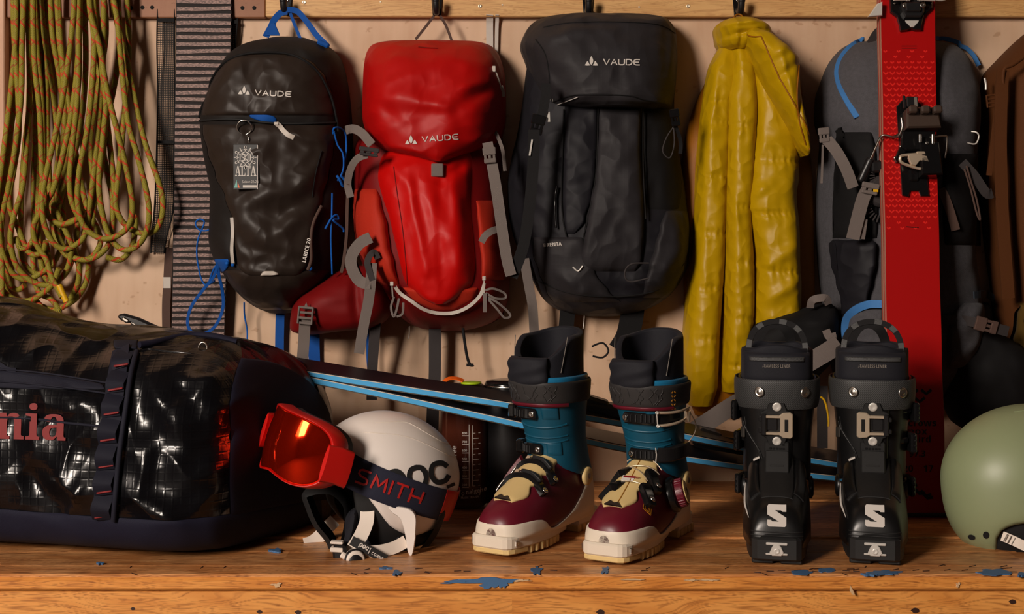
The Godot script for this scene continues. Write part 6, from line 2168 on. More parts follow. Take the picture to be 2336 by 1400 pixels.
	put(m, "grip", mats.black_plastic, t)
	m = MB.new()
	m.tube(path_px([[300, 736, z + .012], [340, 756, z + .012], [382, 775, z + .012], [430, 800, z + .012]]), 0.0028, 8)
	put(m, "silver_edge", mats.steel, t)
	m = MB.new()
	m.box(W(288, 729, z + 0.009), Vector3(0.016, 0.009, 0.014), 0.003, Basis(Vector3(0, 0, 1), -0.55))
	put(m, "end_cap", mats.steel, t)

# ---------------------------------------------------------------- helmets
func shell_point(a: float, b: float, c: float, low: float, th: float, y: float, off := 0.0) -> Vector3:
	var k := sqrt(maxf(1.0 - y * y / (b * b), 0.0)) if y > 0.0 else pow(maxf(1.0 - pow(-y / low, 2.6), 0.0), 1.0 / 2.6)
	var p := Vector3(cos(th) * a * k, y, sin(th) * c * k)
	if off != 0.0: p += Vector3(p.x / (a * a), p.y / (b * b) * (1.0 if y > 0 else 0.3), p.z / (c * c)).normalized() * off
	return p

func helmet_shell(m: MB, a: float, b: float, c: float, low: float, edge: Callable, thick := 0.014, off := 0.0) -> void:
	var rows := []
	var nr := 40
	for i in nr * 2 + 2:
		var inner := i > nr
		var t := float(i) / nr if not inner else float(nr * 2 + 1 - i) / nr
		var s := t * t * (1.6 - 0.6 * t)
		var ring := PackedVector3Array()
		for j in 72:
			var th := TAU * j / 72
			var y: float = lerpf(b, edge.call(th), s)
			var p := shell_point(a, b, c, low, th, y, off)
			if inner:
				p = p * Vector3(1.0 - thick / a, 1.0, 1.0 - thick / c)
				if y > 0: p.y *= 1.0 - thick / b
			elif t > 0.94:
				var q := (t - 0.94) / 0.06
				p *= Vector3(1.0 - 0.02 * q * q, 1, 1.0 - 0.02 * q * q)
			ring.append(p)
		rows.append(ring)
	m.grid(rows, true, false)

# where a pixel's sight line meets an ellipsoid of the given half axes in a thing's own axes
func sight(xf: Transform3D, half: Vector3, p: Vector2) -> Vector3:
	var inv := xf.affine_inverse()
	var o := inv * Vector3(0, CY, CZ)
	var d := inv.basis * (W(p.x, p.y, 0.5) - Vector3(0, CY, CZ))
	o = o / half; d = d / half
	var A := d.dot(d); var Bq := o.dot(d); var C := o.dot(o) - 1.0
	var disc := Bq * Bq - A * C
	var t := (-Bq - sqrt(maxf(disc, 0.0))) / A
	return (o + d * t) * half

func build_white_helmet() -> void:
	var f := Vector3(-0.86, 0, 0.51).normalized()
	var turn := Basis(f, Vector3.UP, f.cross(Vector3.UP))
	turn = Basis(Vector3(0, 0, 1), -0.29) * turn
	var at := W(884, 1078, 0.57)
	var o := thing("ski_helmet", at, "glossy white ski helmet with black padding lying on its side beside the duffel bag", "helmet", "", turn)
	var a := 0.128; var b := 0.104; var c := 0.108; var low := 0.13
	var edge := func(th):
		var d: float = absf(wrapf(th, -PI, PI))
		return pchip([0.0, 0.6, 1.1, 1.45, 1.8, 2.2, 2.6, PI], [0.018, 0.006, -0.036, -0.066, -0.075, -0.062, -0.05, -0.048], d)
	var m := MB.new()
	helmet_shell(m, a, b, c, low, edge)
	put(m, "shell", mats.helmet_white, o, true)
	m = MB.new()
	var ledge := func(th):
		var d: float = absf(wrapf(th, -PI, PI))
		return pchip([0.0, 0.6, 1.0, 1.5, 2.0, 2.6, PI], [0.006, -0.010, -0.085, -0.115, -0.118, -0.112, -0.105], d)
	helmet_shell(m, a - 0.012, b - 0.012, c - 0.010, 0.15, ledge, 0.02)
	put(m, "liner", mats.matt_black, o, true)
	# seams on the crown
	m = MB.new()
	for s in [-0.55, 0.35]:
		var pts := []
		for k in 15:
			var th := lerpf(-0.5, -2.6, k / 14.0)
			pts.append(shell_point(a, b, c, low, th, 0.078 + 0.012 * sin(k * 0.3) + s * 0.02, 0.0002))
		m.tube(smooth3(pts, 3), 0.0007, 5)
	put_each(m, "seam", mats.strap_white, o, true)
	var inv := o.global_transform.affine_inverse()
	# lettering of the maker, partly under the band
	var on := func(p): return sight(o.global_transform, Vector3(a, b, c) * 1.008, p)
	var out := (inv.basis * Vector3(0, 0, 1)).normalized()
	m = MB.new()
	strokes(m, "poc", Vector2(880, 1080), 38.0, 44.0, 13.0, -0.2, 11.5, on, 0.0005, out)
	m.line(PackedVector2Array([Vector2(1022, 1110), Vector2(1036, 1104)]), 7.0, on, 0.0005, out)
	put(m, "print", mats.matt_black, o, true)
	m = MB.new()
	m.line(PackedVector2Array([Vector2(882, 1140), Vector2(888, 1160)]), 11.0, on, 0.0006, out)
	put(m, "side_slot", mats.matt_black, o, true)
	# padding and straps at the open side, in the scene's axes
	var loc := func(mb: MB):
		for i in mb.v.size():
			mb.v[i] = inv * mb.v[i]; mb.n[i] = (inv.basis * mb.n[i]).normalized()
	var piece := func(called: String, pts: Array, z: float, d: float, mt: Material, bev: float):
		var q := MB.new()
		q.prism(smooth2(poly_px(pts, Vector2(pts[0][0], pts[0][1]), z), 4, true).slice(0, -1), d, Transform3D(Basis.IDENTITY, W(pts[0][0], pts[0][1], z)), bev, true)
		loc.call(q)
		return put(q, called, mt, o, true)
	piece.call("brow_pad", [[700, 1112], [760, 1100], [800, 1130], [808, 1170], [800, 1215], [786, 1262], [772, 1282], [758, 1270], [754, 1230], [724, 1190], [706, 1150]], 0.58, 0.05, mats.matt_black, 0.010)
	piece.call("ear_pad", [[800, 1160], [838, 1152], [900, 1158], [925, 1200], [932, 1246], [890, 1262], [830, 1262], [800, 1240], [792, 1200]], 0.60, 0.045, mats.liner, 0.010)
	piece.call("neck_pad", [[930, 1160], [980, 1150], [1018, 1150], [1006, 1196], [980, 1236], [944, 1268], [920, 1278], [908, 1262], [930, 1230]], 0.57, 0.05, mats.matt_black, 0.010)
	piece.call("ear_arm", [[886, 1150], [930, 1156], [949, 1172], [950, 1206], [946, 1246], [939, 1266], [931, 1252], [925, 1214], [914, 1180], [896, 1166]], 0.664, 0.012, mats.helmet_white, 0.0012)
	piece.call("pad_rim", [[800, 1170], [812, 1160], [818, 1172], [812, 1210], [800, 1244], [790, 1262], [782, 1250], [790, 1210]], 0.66, 0.014, mats.liner, 0.005)
	var band := func(called: String, pts: Array, wpx: float, mt: Material):
		var q := MB.new()
		q.strap(path_px(pts), wpx / S(pts[0][2]), 0.002)
		loc.call(q)
		return put(q, called, mt, o, true)
	band.call("chin_strap", [[838, 1162, .668], [836, 1190, .676], [824, 1220, .682], [806, 1250, .69]], 32.0, mats.strap_white)
	band.call("chin_strap", [[926, 1234, .665], [900, 1248, .672], [870, 1256, .68], [840, 1258, .686], [812, 1262, .69]], 28.0, mats.strap_white)
	band.call("chin_strap", [[800, 1240, .672], [812, 1262, .676], [840, 1272, .68]], 40.0, mats.strap_white)
	band.call("chin_strap", [[764, 1186, .56], [748, 1202, .565], [730, 1222, .57], [712, 1236, .575], [694, 1242, .58]], 30.0, mats.strap_white)
	var bs = band.call("branded_strap", [[802, 1232, .694], [830, 1248, .696], [880, 1276, .692]], 21.0, mats.matt_black)
	m = MB.new()
	var flat := func(p): return W(p.x, p.y, 0.6972)
	strokes(m, "poc", Vector2(823, 1238), 5.5, 7.0, 2.6, 0.52, 2.4, flat, 0.0003)
	m.line(PackedVector2Array([Vector2(846, 1250), Vector2(840, 1262)]), 1.6, flat, 0.0003)
	words(m, "CORNEA", Vector2(845, 1265), 6.5, 0.52, flat, "Droid Sans", true, 0.0003)
	loc.call(m)
	put(m, "print", mats.white_print, bs, true)
	# buckle on the bench
	m = MB.new()
	var bc := W(810, 1276, 0.70)
	var bb := Basis(Vector3(0, 1, 0), 0.35) * Basis(Vector3(1, 0, 0), PI / 2)
	m.lathe([Vector2(0.010, -0.012), Vector2(0.0155, -0.010), Vector2(0.0155, 0.004), Vector2(0.013, 0.007), Vector2(0.001, 0.007)], bc, bb, 28)
	loc.call(m)
	put(m, "buckle", mats.strap_white, o, true)
	m = MB.new()
	m.lathe([Vector2(0.0158, -0.004), Vector2(0.0172, -0.003), Vector2(0.0172, 0.003), Vector2(0.0158, 0.004)], bc, bb, 28)
	m.lathe([Vector2(0.0105, 0.0065), Vector2(0.0105, 0.009), Vector2(0.001, 0.0095)], bc + Vector3(-0.001, -0.001, 0), bb, 24)
	m.box(W(776, 1262, 0.685), Vector3(0.022, 0.030, 0.02), 0.004, Basis(Vector3(0, 0, 1), 0.1))
	loc.call(m)
	put(m, "buckle_cap", mats.black_plastic, o, true)
	m = MB.new()
	for y in [1236, 1252]:
		m.box(W(769, y, 0.69), Vector3(0.020, 0.004 if y == 1236 else 0.007, 0.016), 0.001, Basis(Vector3(0, 0, 1), -0.05))
	m.box(W(786, 1268, 0.70), Vector3(0.013, 0.010, 0.008), 0.002, Basis(Vector3(0, 0, 1), -0.5))
	loc.call(m)
	put_each(m, "buckle_stripe", mats.strap_white, o, true)
	build_goggles(o.global_transform, a, b, c)

func build_goggles(xf: Transform3D, a: float, b: float, c: float) -> void:
	var GO := Vector2(0.070, 0.030)    # how far they stand out before the helmet
	var spin := 0.26                  # pulled round a little on the helmet
	var o := thing("goggles", xf.origin + xf.basis.x * GO.x + Vector3(0, GO.y, 0), "red-framed ski goggles with mirrored orange lens strapped round the white helmet", "goggles", "", xf.basis * Basis(Vector3.UP, spin))
	var to_own := o.transform.affine_inverse() * xf      # from the helmet's axes
	var outline := func(t: float, r: float) -> Vector2:
		var s := signf(cos(t)) * pow(absf(cos(t)), 0.55); var v := signf(sin(t)) * pow(absf(sin(t)), 0.62)
		if v < 0: v *= 1.0 - 0.2 * exp(-s * s * 8.0)     # the nose
		return Vector2(s, v) * r
	var y0 := -0.006
	var place := func(s: float, v: float, back: float) -> Vector3:
		return Vector3(0.158 - 0.050 * s * s - 0.008 * v * v - back, y0 + v * 0.054, s * 0.082 * (1.0 - back * 1.5))
	var rows := []
	for i in 16:
		var r := i / 15.0
		var ring := PackedVector3Array()
		for j in 72:
			var q: Vector2 = outline.call(TAU * j / 72, r)
			ring.append(place.call(q.x, q.y, 0.0))
		rows.append(ring)
	for i in 4:
		var ring := PackedVector3Array()
		for j in 72:
			var q: Vector2 = outline.call(TAU * j / 72, 1.0)
			ring.append(place.call(q.x, q.y, 0.004) if i < 3 else place.call(q.x * 0.01, q.y * 0.01, 0.006))
		if i == 0 or i == 3: rows.append(ring)
	var m := MB.new()
	m.grid(rows, true, false)
	put(m, "lens", mats.goggle_lens, o, true)
	# frame: a lip round the lens, then the deep wall back to the foam
	rows = []
	for q in [[0.985, 0.004], [1.0, -0.0025], [1.03, -0.002], [1.05, 0.003], [1.06, 0.012], [1.055, 0.026], [1.02, 0.030], [0.9, 0.030], [0.9, 0.008]]:
		var ring := PackedVector3Array()
		for j in 72:
			var p: Vector2 = outline.call(TAU * j / 72, q[0])
			ring.append(place.call(p.x, p.y, q[1]))
		rows.append(ring)
	rows.append(rows[0])
	m = MB.new()
	m.grid(rows, true, false)
	put(m, "frame", mats.goggle_red, o, true)
	rows = []
	for q in [[0.92, 0.024], [1.0, 0.026], [1.01, 0.045], [0.9, 0.048], [0.86, 0.03]]:
		var ring := PackedVector3Array()
		for j in 72:
			var p: Vector2 = outline.call(TAU * j / 72, q[0])
			ring.append(place.call(p.x, p.y, q[1]))
		rows.append(ring)
	rows.append(rows[0])
	m = MB.new()
	m.grid(rows, true, false)
	put(m, "foam", mats.matt_black, o, true)
	# outriggers at both ends
	for s in [-1.0, 1.0]:
		m = MB.new()
		var e := Vector3(0.098, y0 - 0.002, s * 0.092)
		var pts := smooth3([e + Vector3(0.022, 0, -s * 0.006), e, e + Vector3(-0.012, -0.002, s * 0.003), e + Vector3(-0.022, -0.004, s * 0.005)], 4)
		var rr := []
		for p in pts:
			var ring := PackedVector3Array()
			for k in 12:
				var t := TAU * k / 12
				ring.append(p + Vector3(0, cos(t) * 0.030, sin(t) * 0.0045))
			rr.append(ring)
		m.grid(rr, true, true)
		put_each(m, "outrigger", mats.goggle_red, o, true)
	# the band: round the near side and the back of the helmet
	var strip := func(t0: float, t1: float, mt: Material, called: String, lift: float):
		var rr := []
		for i in 41:
			var th := lerpf(t0, t1, i / 40.0)
			var level := lerpf(0.010, -0.022, clampf((absf(th) - 0.42) / 2.1, 0.0, 1.0))    # it drops towards the back
			var ring := PackedVector3Array()
			for k in 9:
				var y := level + lerpf(-0.026, 0.026, k / 8.0)
				ring.append(to_own * shell_point(a, b, c, 0.13, th, y, lift + 0.0024))
			for k in 9:
				var y := level + lerpf(0.026, -0.026, k / 8.0)
				ring.append(to_own * shell_point(a, b, c, 0.13, th, y, lift + 0.0004))
			rr.append(ring)
		var q := MB.new()
		q.grid(rr, true, true)
		return put(q, called, mt, o, true)
	var bandn = strip.call(-0.42, -2.12, mats.goggle_band, "band", 0.001)
	strip.call(-2.10, -3.3, mats.goggle_red, "band_end", 0.0014)
	strip.call(0.72, 2.98, mats.goggle_band, "band", 0.001)
	var out := (o.basis.inverse() * Vector3(0, 0, 1)).normalized()
	var on := func(p): return to_own * sight(xf, Vector3(a, b, c) + Vector3.ONE * 0.0042, p)
	m = MB.new()
	strokes(m, "SMITH", Vector2(822, 1069), 26.0, 31.0, 11.0, 0.36, 5.0, on, 0.0005, out)
	put(m, "print", mats.band_print, bandn, true)

func build_green_helmet() -> void:
	var f := Vector3(-0.97, 0, 0.25).normalized()
	var turn := Basis(Vector3(0, 0, 1), 0.06) * Basis(f, Vector3.UP, f.cross(Vector3.UP))
	var at := W(2346, 1086, 0.56)
	var o := thing("ski_helmet", at, "sage green ski helmet at the right end of the bench, cut by the picture edge", "helmet", "", turn)
	var a := 0.152; var b := 0.123; var c := 0.118; var low := 0.142
	var edge := func(th):
		var d: float = absf(wrapf(th, -PI, PI))
		return pchip([0.0, 0.3, 0.42, 0.50, 0.58, 0.70, 0.9, 1.15, 1.6, 2.0, 2.4, PI], [-0.112, -0.121, -0.119, -0.108, -0.088, -0.068, -0.056, -0.052, -0.050, -0.07, -0.10, -0.10], d)
	var m := MB.new()
	helmet_shell(m, a, b, c, low, edge, 0.016)
	put(m, "shell", mats.helmet_green, o, true)
	m = MB.new()
	helmet_shell(m, a - 0.014, b - 0.014, c - 0.012, 0.15, func(_th): return -0.119, 0.03)
	put(m, "liner", mats.matt_black, o, true)
	var inv := o.global_transform.affine_inverse()
	var loc := func(mb: MB):
		for i in mb.v.size():
			mb.v[i] = inv * mb.v[i]; mb.n[i] = (inv.basis * mb.n[i]).normalized()
	m = MB.new()
	for q in [[2230, 1222, 8, 5, 0.5], [2258, 1217, 6, 8, -0.4]]:
		var poly := PackedVector2Array()
		for i in 12:
			var t := TAU * i / 12
			poly.append(Vector2(q[0], q[1]) + Vector2(cos(t) * q[2], sin(t) * q[3]).rotated(q[4]))
		var zz := 0.655
		for i in poly.size():
			var lp := sight(o.global_transform, Vector3(a, low, c) * 1.0, poly[i])
			poly[i] = poly[i]
			zz = maxf(zz, (o.global_transform * lp).z)
		m.fill(poly, func(p):
			var lp := sight(o.global_transform, Vector3(a, low, c) * 1.002, p)
			var q2 := shell_point(a, b, c, low, atan2(lp.z / c, lp.x / a), lp.y, 0.001)
			return o.global_transform * q2, 0.0006)
	loc.call(m)
	put_each(m, "vent", mats.hole, o, true)
	m = MB.new()
	var pts := path_px([[2286, 1222, .665], [2310, 1232, .672], [2340, 1246, .678], [2380, 1262, .68]])
	m.strap(pts, 22.0 / S(.67), 0.002)
	loc.call(m)
	var st := put(m, "chin_strap", mats.strap_white, o, true)
	m = MB.new()
	for k in 7:
		var p := W(2294 + k * 9, 1226 + k * 4.0, 0.6735)
		m.box(p, Vector3(0.0012, 0.013, 0.002), 0.0004, Basis(Vector3(0, 0, 1), -0.5))
	loc.call(m)
	put_each(m, "strap_weave", mats.dim_print, st, true)
	m = MB.new()
	m.prism(smooth2(poly_px([[2290, 1236], [2300, 1200], [2330, 1168], [2380, 1160], [2420, 1200], [2420, 1268], [2340, 1266]], Vector2(2340, 1236), 0.62), 4, true).slice(0, -1), 0.035, Transform3D(Basis.IDENTITY, W(2340, 1236, 0.62)), 0.008, true)
	loc.call(m)
	put(m, "ear_pad", mats.matt_black, o, true)
	m = MB.new()
	var rim := []
	for k in 12: rim.append(shell_point(a, b, c, low, lerpf(-2.6, -0.7, k / 11.0), 0.119 - 0.0006 * absf(k - 6.0), 0.0005))
	m.tube(smooth3(rim, 3), 0.0012, 5)
	put(m, "crown_seam", mats.helmet_green, o, true)

# ---------------------------------------------------------------- ski boots
# a raised patch on a surface given by two parameters: pt(u, v, off)
func skin(m: MB, pt: Callable, u0: float, u1: float, lo: Callable, hi: Callable, h: float, nu := 24, nv := 20, edge := 0.12) -> void:
	var rows := []
	for i in nu + 1:
		var t := float(i) / nu
		var u := lerpf(u0, u1, t)
		var a: float = lo.call(u); var b: float = hi.call(u)
		var te := clampf(minf(t, 1.0 - t) / edge, 0.0, 1.0)
		var ring := PackedVector3Array()
		for j in nv + 1:
			var s := float(j) / nv
			var se := clampf(minf(s, 1.0 - s) / edge, 0.0, 1.0)
			var k := sqrt(1.0 - (1.0 - se) * (1.0 - se)) * sqrt(1.0 - (1.0 - te) * (1.0 - te))
			ring.append(pt.call(u, lerpf(a, b, s), h * (0.35 + 0.65 * k)))
		for j in range(0, 5):
			ring.append(pt.call(u, lerpf(b, a, j / 4.0), -0.003))
		rows.append(ring)
	m.grid(rows, true, true)

# a band on such a surface along a list of (u, v)
func lay(m: MB, pt: Callable, path: Array, w: float, h: float) -> void:
	var p3 := []
	var nn := []
	for q in path:
		p3.append(pt.call(q.x, q.y, h))
	var c := smooth3(p3, 6)
	var flat := smooth2(path, 6)
	var rows := []
	var n := c.size()
	for i in n:
		var t := (c[mini(i + 1, n - 1)] - c[maxi(i - 1, 0)]).normalized()
		var o: Vector3 = (pt.call(flat[i].x, flat[i].y, 0.02) - pt.call(flat[i].x, flat[i].y, 0.0)).normalized()
		var s := t.cross(o).normalized()
		var k := w * 0.5
		if i == 0 or i == n - 1: k *= 0.6
		var base: Vector3 = c[i]
		rows.append(PackedVector3Array([base - s * k - o * (h + 0.002), base - s * k, base - s * k * 0.8 + o * 0.0014, base + s * k * 0.8 + o * 0.0014, base + s * k, base + s * k - o * (h + 0.002)]))
	m.grid(rows, true, true, true)

func se(x: float, p: float) -> float:
	return signf(x) * pow(absf(x), p)

class Last:                       # the shape of one boot: lower shell along z, cuff along y
	var zs: Array; var ws: Array; var ts: Array; var b := 0.026; var e := 2.5
	var ys: Array; var hx: Array; var hz: Array; var cz: Array; var ce := 2.4

	func shell(z: float, a: float, off := 0.0) -> Vector3:
		var w := Body.pchip(zs, ws, z) + off
		var t := Body.pchip(zs, ts, z) + off - b
		return Vector3(w * signf(cos(a)) * pow(absf(cos(a)), 2.0 / e), b + t * pow(maxf(sin(a), 0.0), 2.0 / e), z)

	func cuff(y: float, a: float, off := 0.0) -> Vector3:
		var x := Body.pchip(ys, hx, y) + off; var zz := Body.pchip(ys, hz, y) + off
		return Vector3(x * signf(cos(a)) * pow(absf(cos(a)), 2.0 / ce), y, Body.pchip(ys, cz, y) + zz * signf(sin(a)) * pow(absf(sin(a)), 2.0 / ce))

	# the front of the lower shell at (x, y)
	func front(x: float, y: float) -> float:
		var lo := -0.02; var hi: float = zs[-1]
		for i in 22:
			var z := (lo + hi) * 0.5
			var w := Body.pchip(zs, ws, z)
			var t := Body.pchip(zs, ts, z) - b
			var k := pow(maxf(1.0 - pow(minf(absf(x) / w, 1.0), e), 0.0), 1.0 / e)
			if b + t * k >= y: lo = z
			else: hi = z
		return lo

	func make_shell(m: MB, n := 60, off := 0.0, top = null) -> void:
		var rows := []
		for i in n + 1:
			var t := float(i) / n
			var z := lerpf(zs[0], zs[-1], lerpf(t, 0.5 - 0.5 * cos(PI * t), 0.8))
			var ring := PackedVector3Array()
			var cut := 10.0
			if top != null: cut = top.call(z)
			for j in 33:
				var p := shell(z, PI * j / 32.0, off)
				p.y = minf(p.y, cut + (0.001 * sin(PI * j / 32.0)))
				ring.append(p)
			for j in range(1, 6):
				ring.append(Vector3(lerpf(ring[32].x, ring[0].x, j / 6.0), b - 0.001, z))
			rows.append(ring)
		m.grid(rows, true, true)

	# a hollow cuff between two heights that may change round it
	func make_cuff(m: MB, lo: Callable, hi: Callable, off := 0.0, thick := 0.006, n := 16, a0 := 0.0, a1 := TAU) -> void:
		var rows := []
		var whole := a1 - a0 > 6.2
		for i in n + 1 + n + 1:
			var inner := i > n
			var t := float(i) / n if not inner else float(2 * n + 1 - i) / n
			var ring := PackedVector3Array()
			var c := 64
			for j in c:
				var a := a0 + (a1 - a0) * j / (c if whole else c - 1)
				var y: float = lerpf(lo.call(a), hi.call(a), t)
				var o := off if not inner else off - thick
				if not inner and (t > 0.97 or t < 0.03): o -= 0.0012
				ring.append(cuff(y, a, o))
			rows.append(ring)
		rows.append(rows[0])
		if whole:
			m.grid(rows, true, false)
		else:
			var turned := []
			for j in rows[0].size():
				var ring := PackedVector3Array()
				for r in rows.size() - 1: ring.append(rows[r][j])
				turned.append(ring)
			m.grid(turned, true, true)

func build_teal_boots() -> void:
	teal_boot(W(1133, 1262, 0.667), -0.56, false, "teal and maroon ski boot on the left, with two black buckles across its instep")
	teal_boot(W(1388, 1280, 0.72), -0.50, true, "teal and maroon ski boot on the right, with a round lacing dial and wires")

func teal_boot(toe: Vector3, yaw: float, dial: bool, label: String) -> void:
	var bz := Basis(Vector3.UP, yaw)
	var at := toe - bz * Vector3(0, 0, 0.185)
	at.y = 0.0
	var o := thing("ski_boot", at, label, "ski boot", "pair of teal and maroon ski boots", bz)
	var L := Last.new()
	L.zs = [-0.098, -0.094, -0.08, -0.05, -0.01, 0.03, 0.07, 0.11, 0.145, 0.172, 0.190, 0.199, 0.202]
	L.ws = [0.012, 0.024, 0.034, 0.041, 0.045, 0.047, 0.0495, 0.051, 0.0495, 0.0445, 0.036, 0.024, 0.010]
	L.ts = [0.09, 0.12, 0.15, 0.165, 0.163, 0.147, 0.128, 0.108, 0.092, 0.080, 0.068, 0.056, 0.044]
	L.e = 2.35
	L.ys = [0.07, 0.10, 0.13, 0.16, 0.20, 0.24, 0.28, 0.36]
	L.hx = [0.046, 0.047, 0.046, 0.046, 0.050, 0.056, 0.060, 0.061]
	L.hz = [0.062, 0.064, 0.062, 0.059, 0.062, 0.070, 0.075, 0.075]
	L.cz = [-0.036, -0.026, -0.016, -0.009, 0.001, 0.010, 0.015, 0.018]
	var sh := func(u, v, off): return L.shell(u, v, off)
	var cu := func(u, v, off): return L.cuff(u, v, off)
	var m := MB.new()
	L.make_shell(m, 70)
	put(m, "lower_shell", mats.maroon, o, true)
	# pale lower rand: high at the toe, sweeping down at the arch, up again at the heel
	m = MB.new()
	var rand := func(z): return pchip([-0.1, -0.075, -0.05, -0.02, 0.02, 0.06, 0.085, 0.098, 0.118, 0.124, 0.15, 0.2], [0.10, 0.098, 0.088, 0.066, 0.044, 0.034, 0.0305, 0.032, 0.047, 0.049, 0.0515, 0.050], z)
	L.make_shell(m, 70, 0.0022, rand)
	put(m, "rand", mats.bone, o, true)
	# sole: toe block with its square lip, heel block, cream lugs
	m = MB.new()
	var foot := func(y0: float, y1: float, pts: Array, bev: float, mb: MB):
		var poly := PackedVector2Array()
		for p in pts: poly.append(Vector2(p[0], -p[1]))
		mb.prism(poly, y1 - y0, Transform3D(Basis(Vector3(1, 0, 0), -PI / 2), Vector3(0, y0, 0)), bev)
	foot.call(0.012, 0.033, [[-0.026, 0.208], [0.026, 0.208], [0.033, 0.205], [0.038, 0.199], [0.0415, 0.188], [0.047, 0.15], [0.049, 0.10], [0.044, 0.06], [0.036, 0.02], [-0.036, 0.02], [-0.044, 0.06], [-0.049, 0.10], [-0.047, 0.15], [-0.0415, 0.188], [-0.038, 0.199], [-0.033, 0.205]], 0.003, m)
	foot.call(0.012, 0.034, [[-0.038, -0.02], [0.038, -0.02], [0.037, -0.085], [0.030, -0.103], [-0.030, -0.103], [-0.037, -0.085]], 0.003, m)
	put(m, "sole", mats.bone, o, true)
	m = MB.new()
	foot.call(0.004, 0.0135, [[-0.025, 0.206], [0.025, 0.206], [0.034, 0.202], [0.039, 0.192], [0.044, 0.16], [-0.044, 0.16], [-0.039, 0.192], [-0.034, 0.202]], 0.002, m)
	for k in 7:
		var z := 0.148 - k * 0.0145
		for s in [-1.0, 1.0]:
			m.box(Vector3(s * (0.030 + 0.004 * sin(k * 0.6)), 0.007, z), Vector3(0.030, 0.0145, 0.0105), 0.002, Basis(Vector3.UP, s * 0.12))
	for k in 5:
		for s in [-1.0, 1.0]:
			m.box(Vector3(s * 0.022, 0.007, -0.028 - k * 0.016), Vector3(0.030, 0.0145, 0.0115), 0.002)
	put_each(m, "lug", mats.cream, o, true)
	m = MB.new()
	for s in [-1.0, 1.0]:
		m.box(Vector3(s * 0.0405, 0.022, 0.188), Vector3(0.004, 0.010, 0.012), 0.001, Basis(Vector3.UP, s * 0.22))
		rivet(m, Vector3(s * 0.0425, 0.022, 0.188), 0.0035, Basis(Vector3.UP, s * (PI / 2 - 0.2)))
	put_each(m, "pin_insert", mats.steel, o, true)
	# tongue of cream plastic up the instep
	m = MB.new()
	var half := func(z): return pchip([0.0, 0.045, 0.06, 0.085, 0.095, 0.118, 0.135, 0.16, 0.172], [0.62, 0.60, 0.78, 0.50, 0.66, 0.46, 0.62, 0.40, 0.22], z)
	skin(m, sh, -0.005, 0.165, func(z): return PI / 2 - half.call(z) * 0.92 + (0.06 if dial else 0.0), func(z): return PI / 2 + half.call(z), 0.0035, 60, 24, 0.06)
	put(m, "tongue", mats.cream, o, true)
	m = MB.new()
	var throat := func(y, a, off): return L.cuff(y, a, off - 0.004)
	skin(m, throat, 0.10, 0.16, func(_y): return PI / 2 - 0.75, func(_y): return PI / 2 + 0.75, 0.002, 14, 20, 0.1)
	put(m, "tongue_top", mats.cream, o, true)
	m = MB.new()
	m.prism(PackedVector2Array([Vector2(-0.016, 0), Vector2(0.014, -0.002), Vector2(0.006, 0.008), Vector2(0.0, 0.005), Vector2(-0.008, 0.010)]), 0.003, Transform3D(Basis(Vector3(1, 0, 0), -1.0), L.shell(0.166, PI / 2, 0.002)), 0.0006)
	put(m, "toe_tab", mats.gloss_black, o, true)
	# maker's patch on the tongue
	m = MB.new()
	var c0 := L.shell(0.098, PI / 2 + 0.05, 0.0042)
	var tilt := Basis(Vector3(1, 0, 0), -0.96)
	m.box(c0, Vector3(0.022, 0.012, 0.0008), 0.0003, tilt)
	put(m, "patch", mats.white_print, o, true)
	m = MB.new()
	m.box(c0 + tilt * Vector3(0.001, 0.003, 0.0003), Vector3(0.020, 0.0045, 0.0008), 0.0003, tilt)
	words(m, "MUSTAGRIP", Vector2(-0.0085, -0.0035), 0.0036, 0.0, func(p): return c0 + tilt * Vector3(p.x, -p.y - 0.004, 0.0006), "Droid Sans", true, 0.0002, tilt.z)
	put(m, "print", mats.red_print, o, true)
	# cuff
	m = MB.new()
	var clo := func(a): return 0.132 - 0.050 * pow(0.5 - 0.5 * sin(a), 0.7)
	var chi := func(a): return 0.262 + 0.012 * (0.5 - 0.5 * sin(a))
	L.make_cuff(m, clo, chi, 0.0, 0.007, 24)
	put(m, "cuff", mats.teal, o, true)
	m = MB.new()
	L.make_cuff(m, func(_a): return 0.262, func(_a): return 0.278, -0.001, 0.005, 6)
	put(m, "cuff_rim", mats.teal_rim, o, true)
	# ribs moulded in the cuff
	m = MB.new()
	for q in [[0.196, 0.190, 0.0024], [0.176, 0.172, 0.002], [0.168, 0.163, 0.002]]:
		var pts := []
		for k in 9: pts.append(L.cuff(lerpf(q[0], q[1], sin(PI * k / 8.0)), lerpf(2.3, 0.5, k / 8.0), -0.0004))
		m.tube(smooth3(pts, 3), q[2], 6)
	put_each(m, "rib", mats.teal, o, true)
	m = MB.new()
	skin(m, cu, 0.205, 0.226, func(_y): return 0.75, func(_y): return 1.35, 0.002, 8, 10, 0.2)
	skin(m, cu, 0.142, 0.164, func(_y): return 0.75, func(_y): return 1.35, 0.002, 8, 10, 0.2)
	put_each(m, "buckle_seat", mats.teal, o, true)
	# liner: hollow, its collar high behind
	m = MB.new()
	L.make_cuff(m, func(_a): return 0.20, func(a): return 0.352 - 0.056 * pow(maxf(sin(a), 0.0), 1.3) - 0.006 * cos(2.0 * a), -0.008, 0.010, 30)
	put(m, "liner", mats.liner, o, true)
	m = MB.new()
	var lw := func(y, a, off): return L.cuff(y, a, off - 0.006 + 0.0012 * sin(y * 260.0 + a * 5.0))
	skin(m, lw, 0.262, 0.311, func(_y): return PI / 2 - 0.55, func(_y): return PI / 2 + 0.9, 0.012, 22, 26, 0.3)
	put(m, "liner_tongue", mats.liner, o, true)
	m = MB.new()
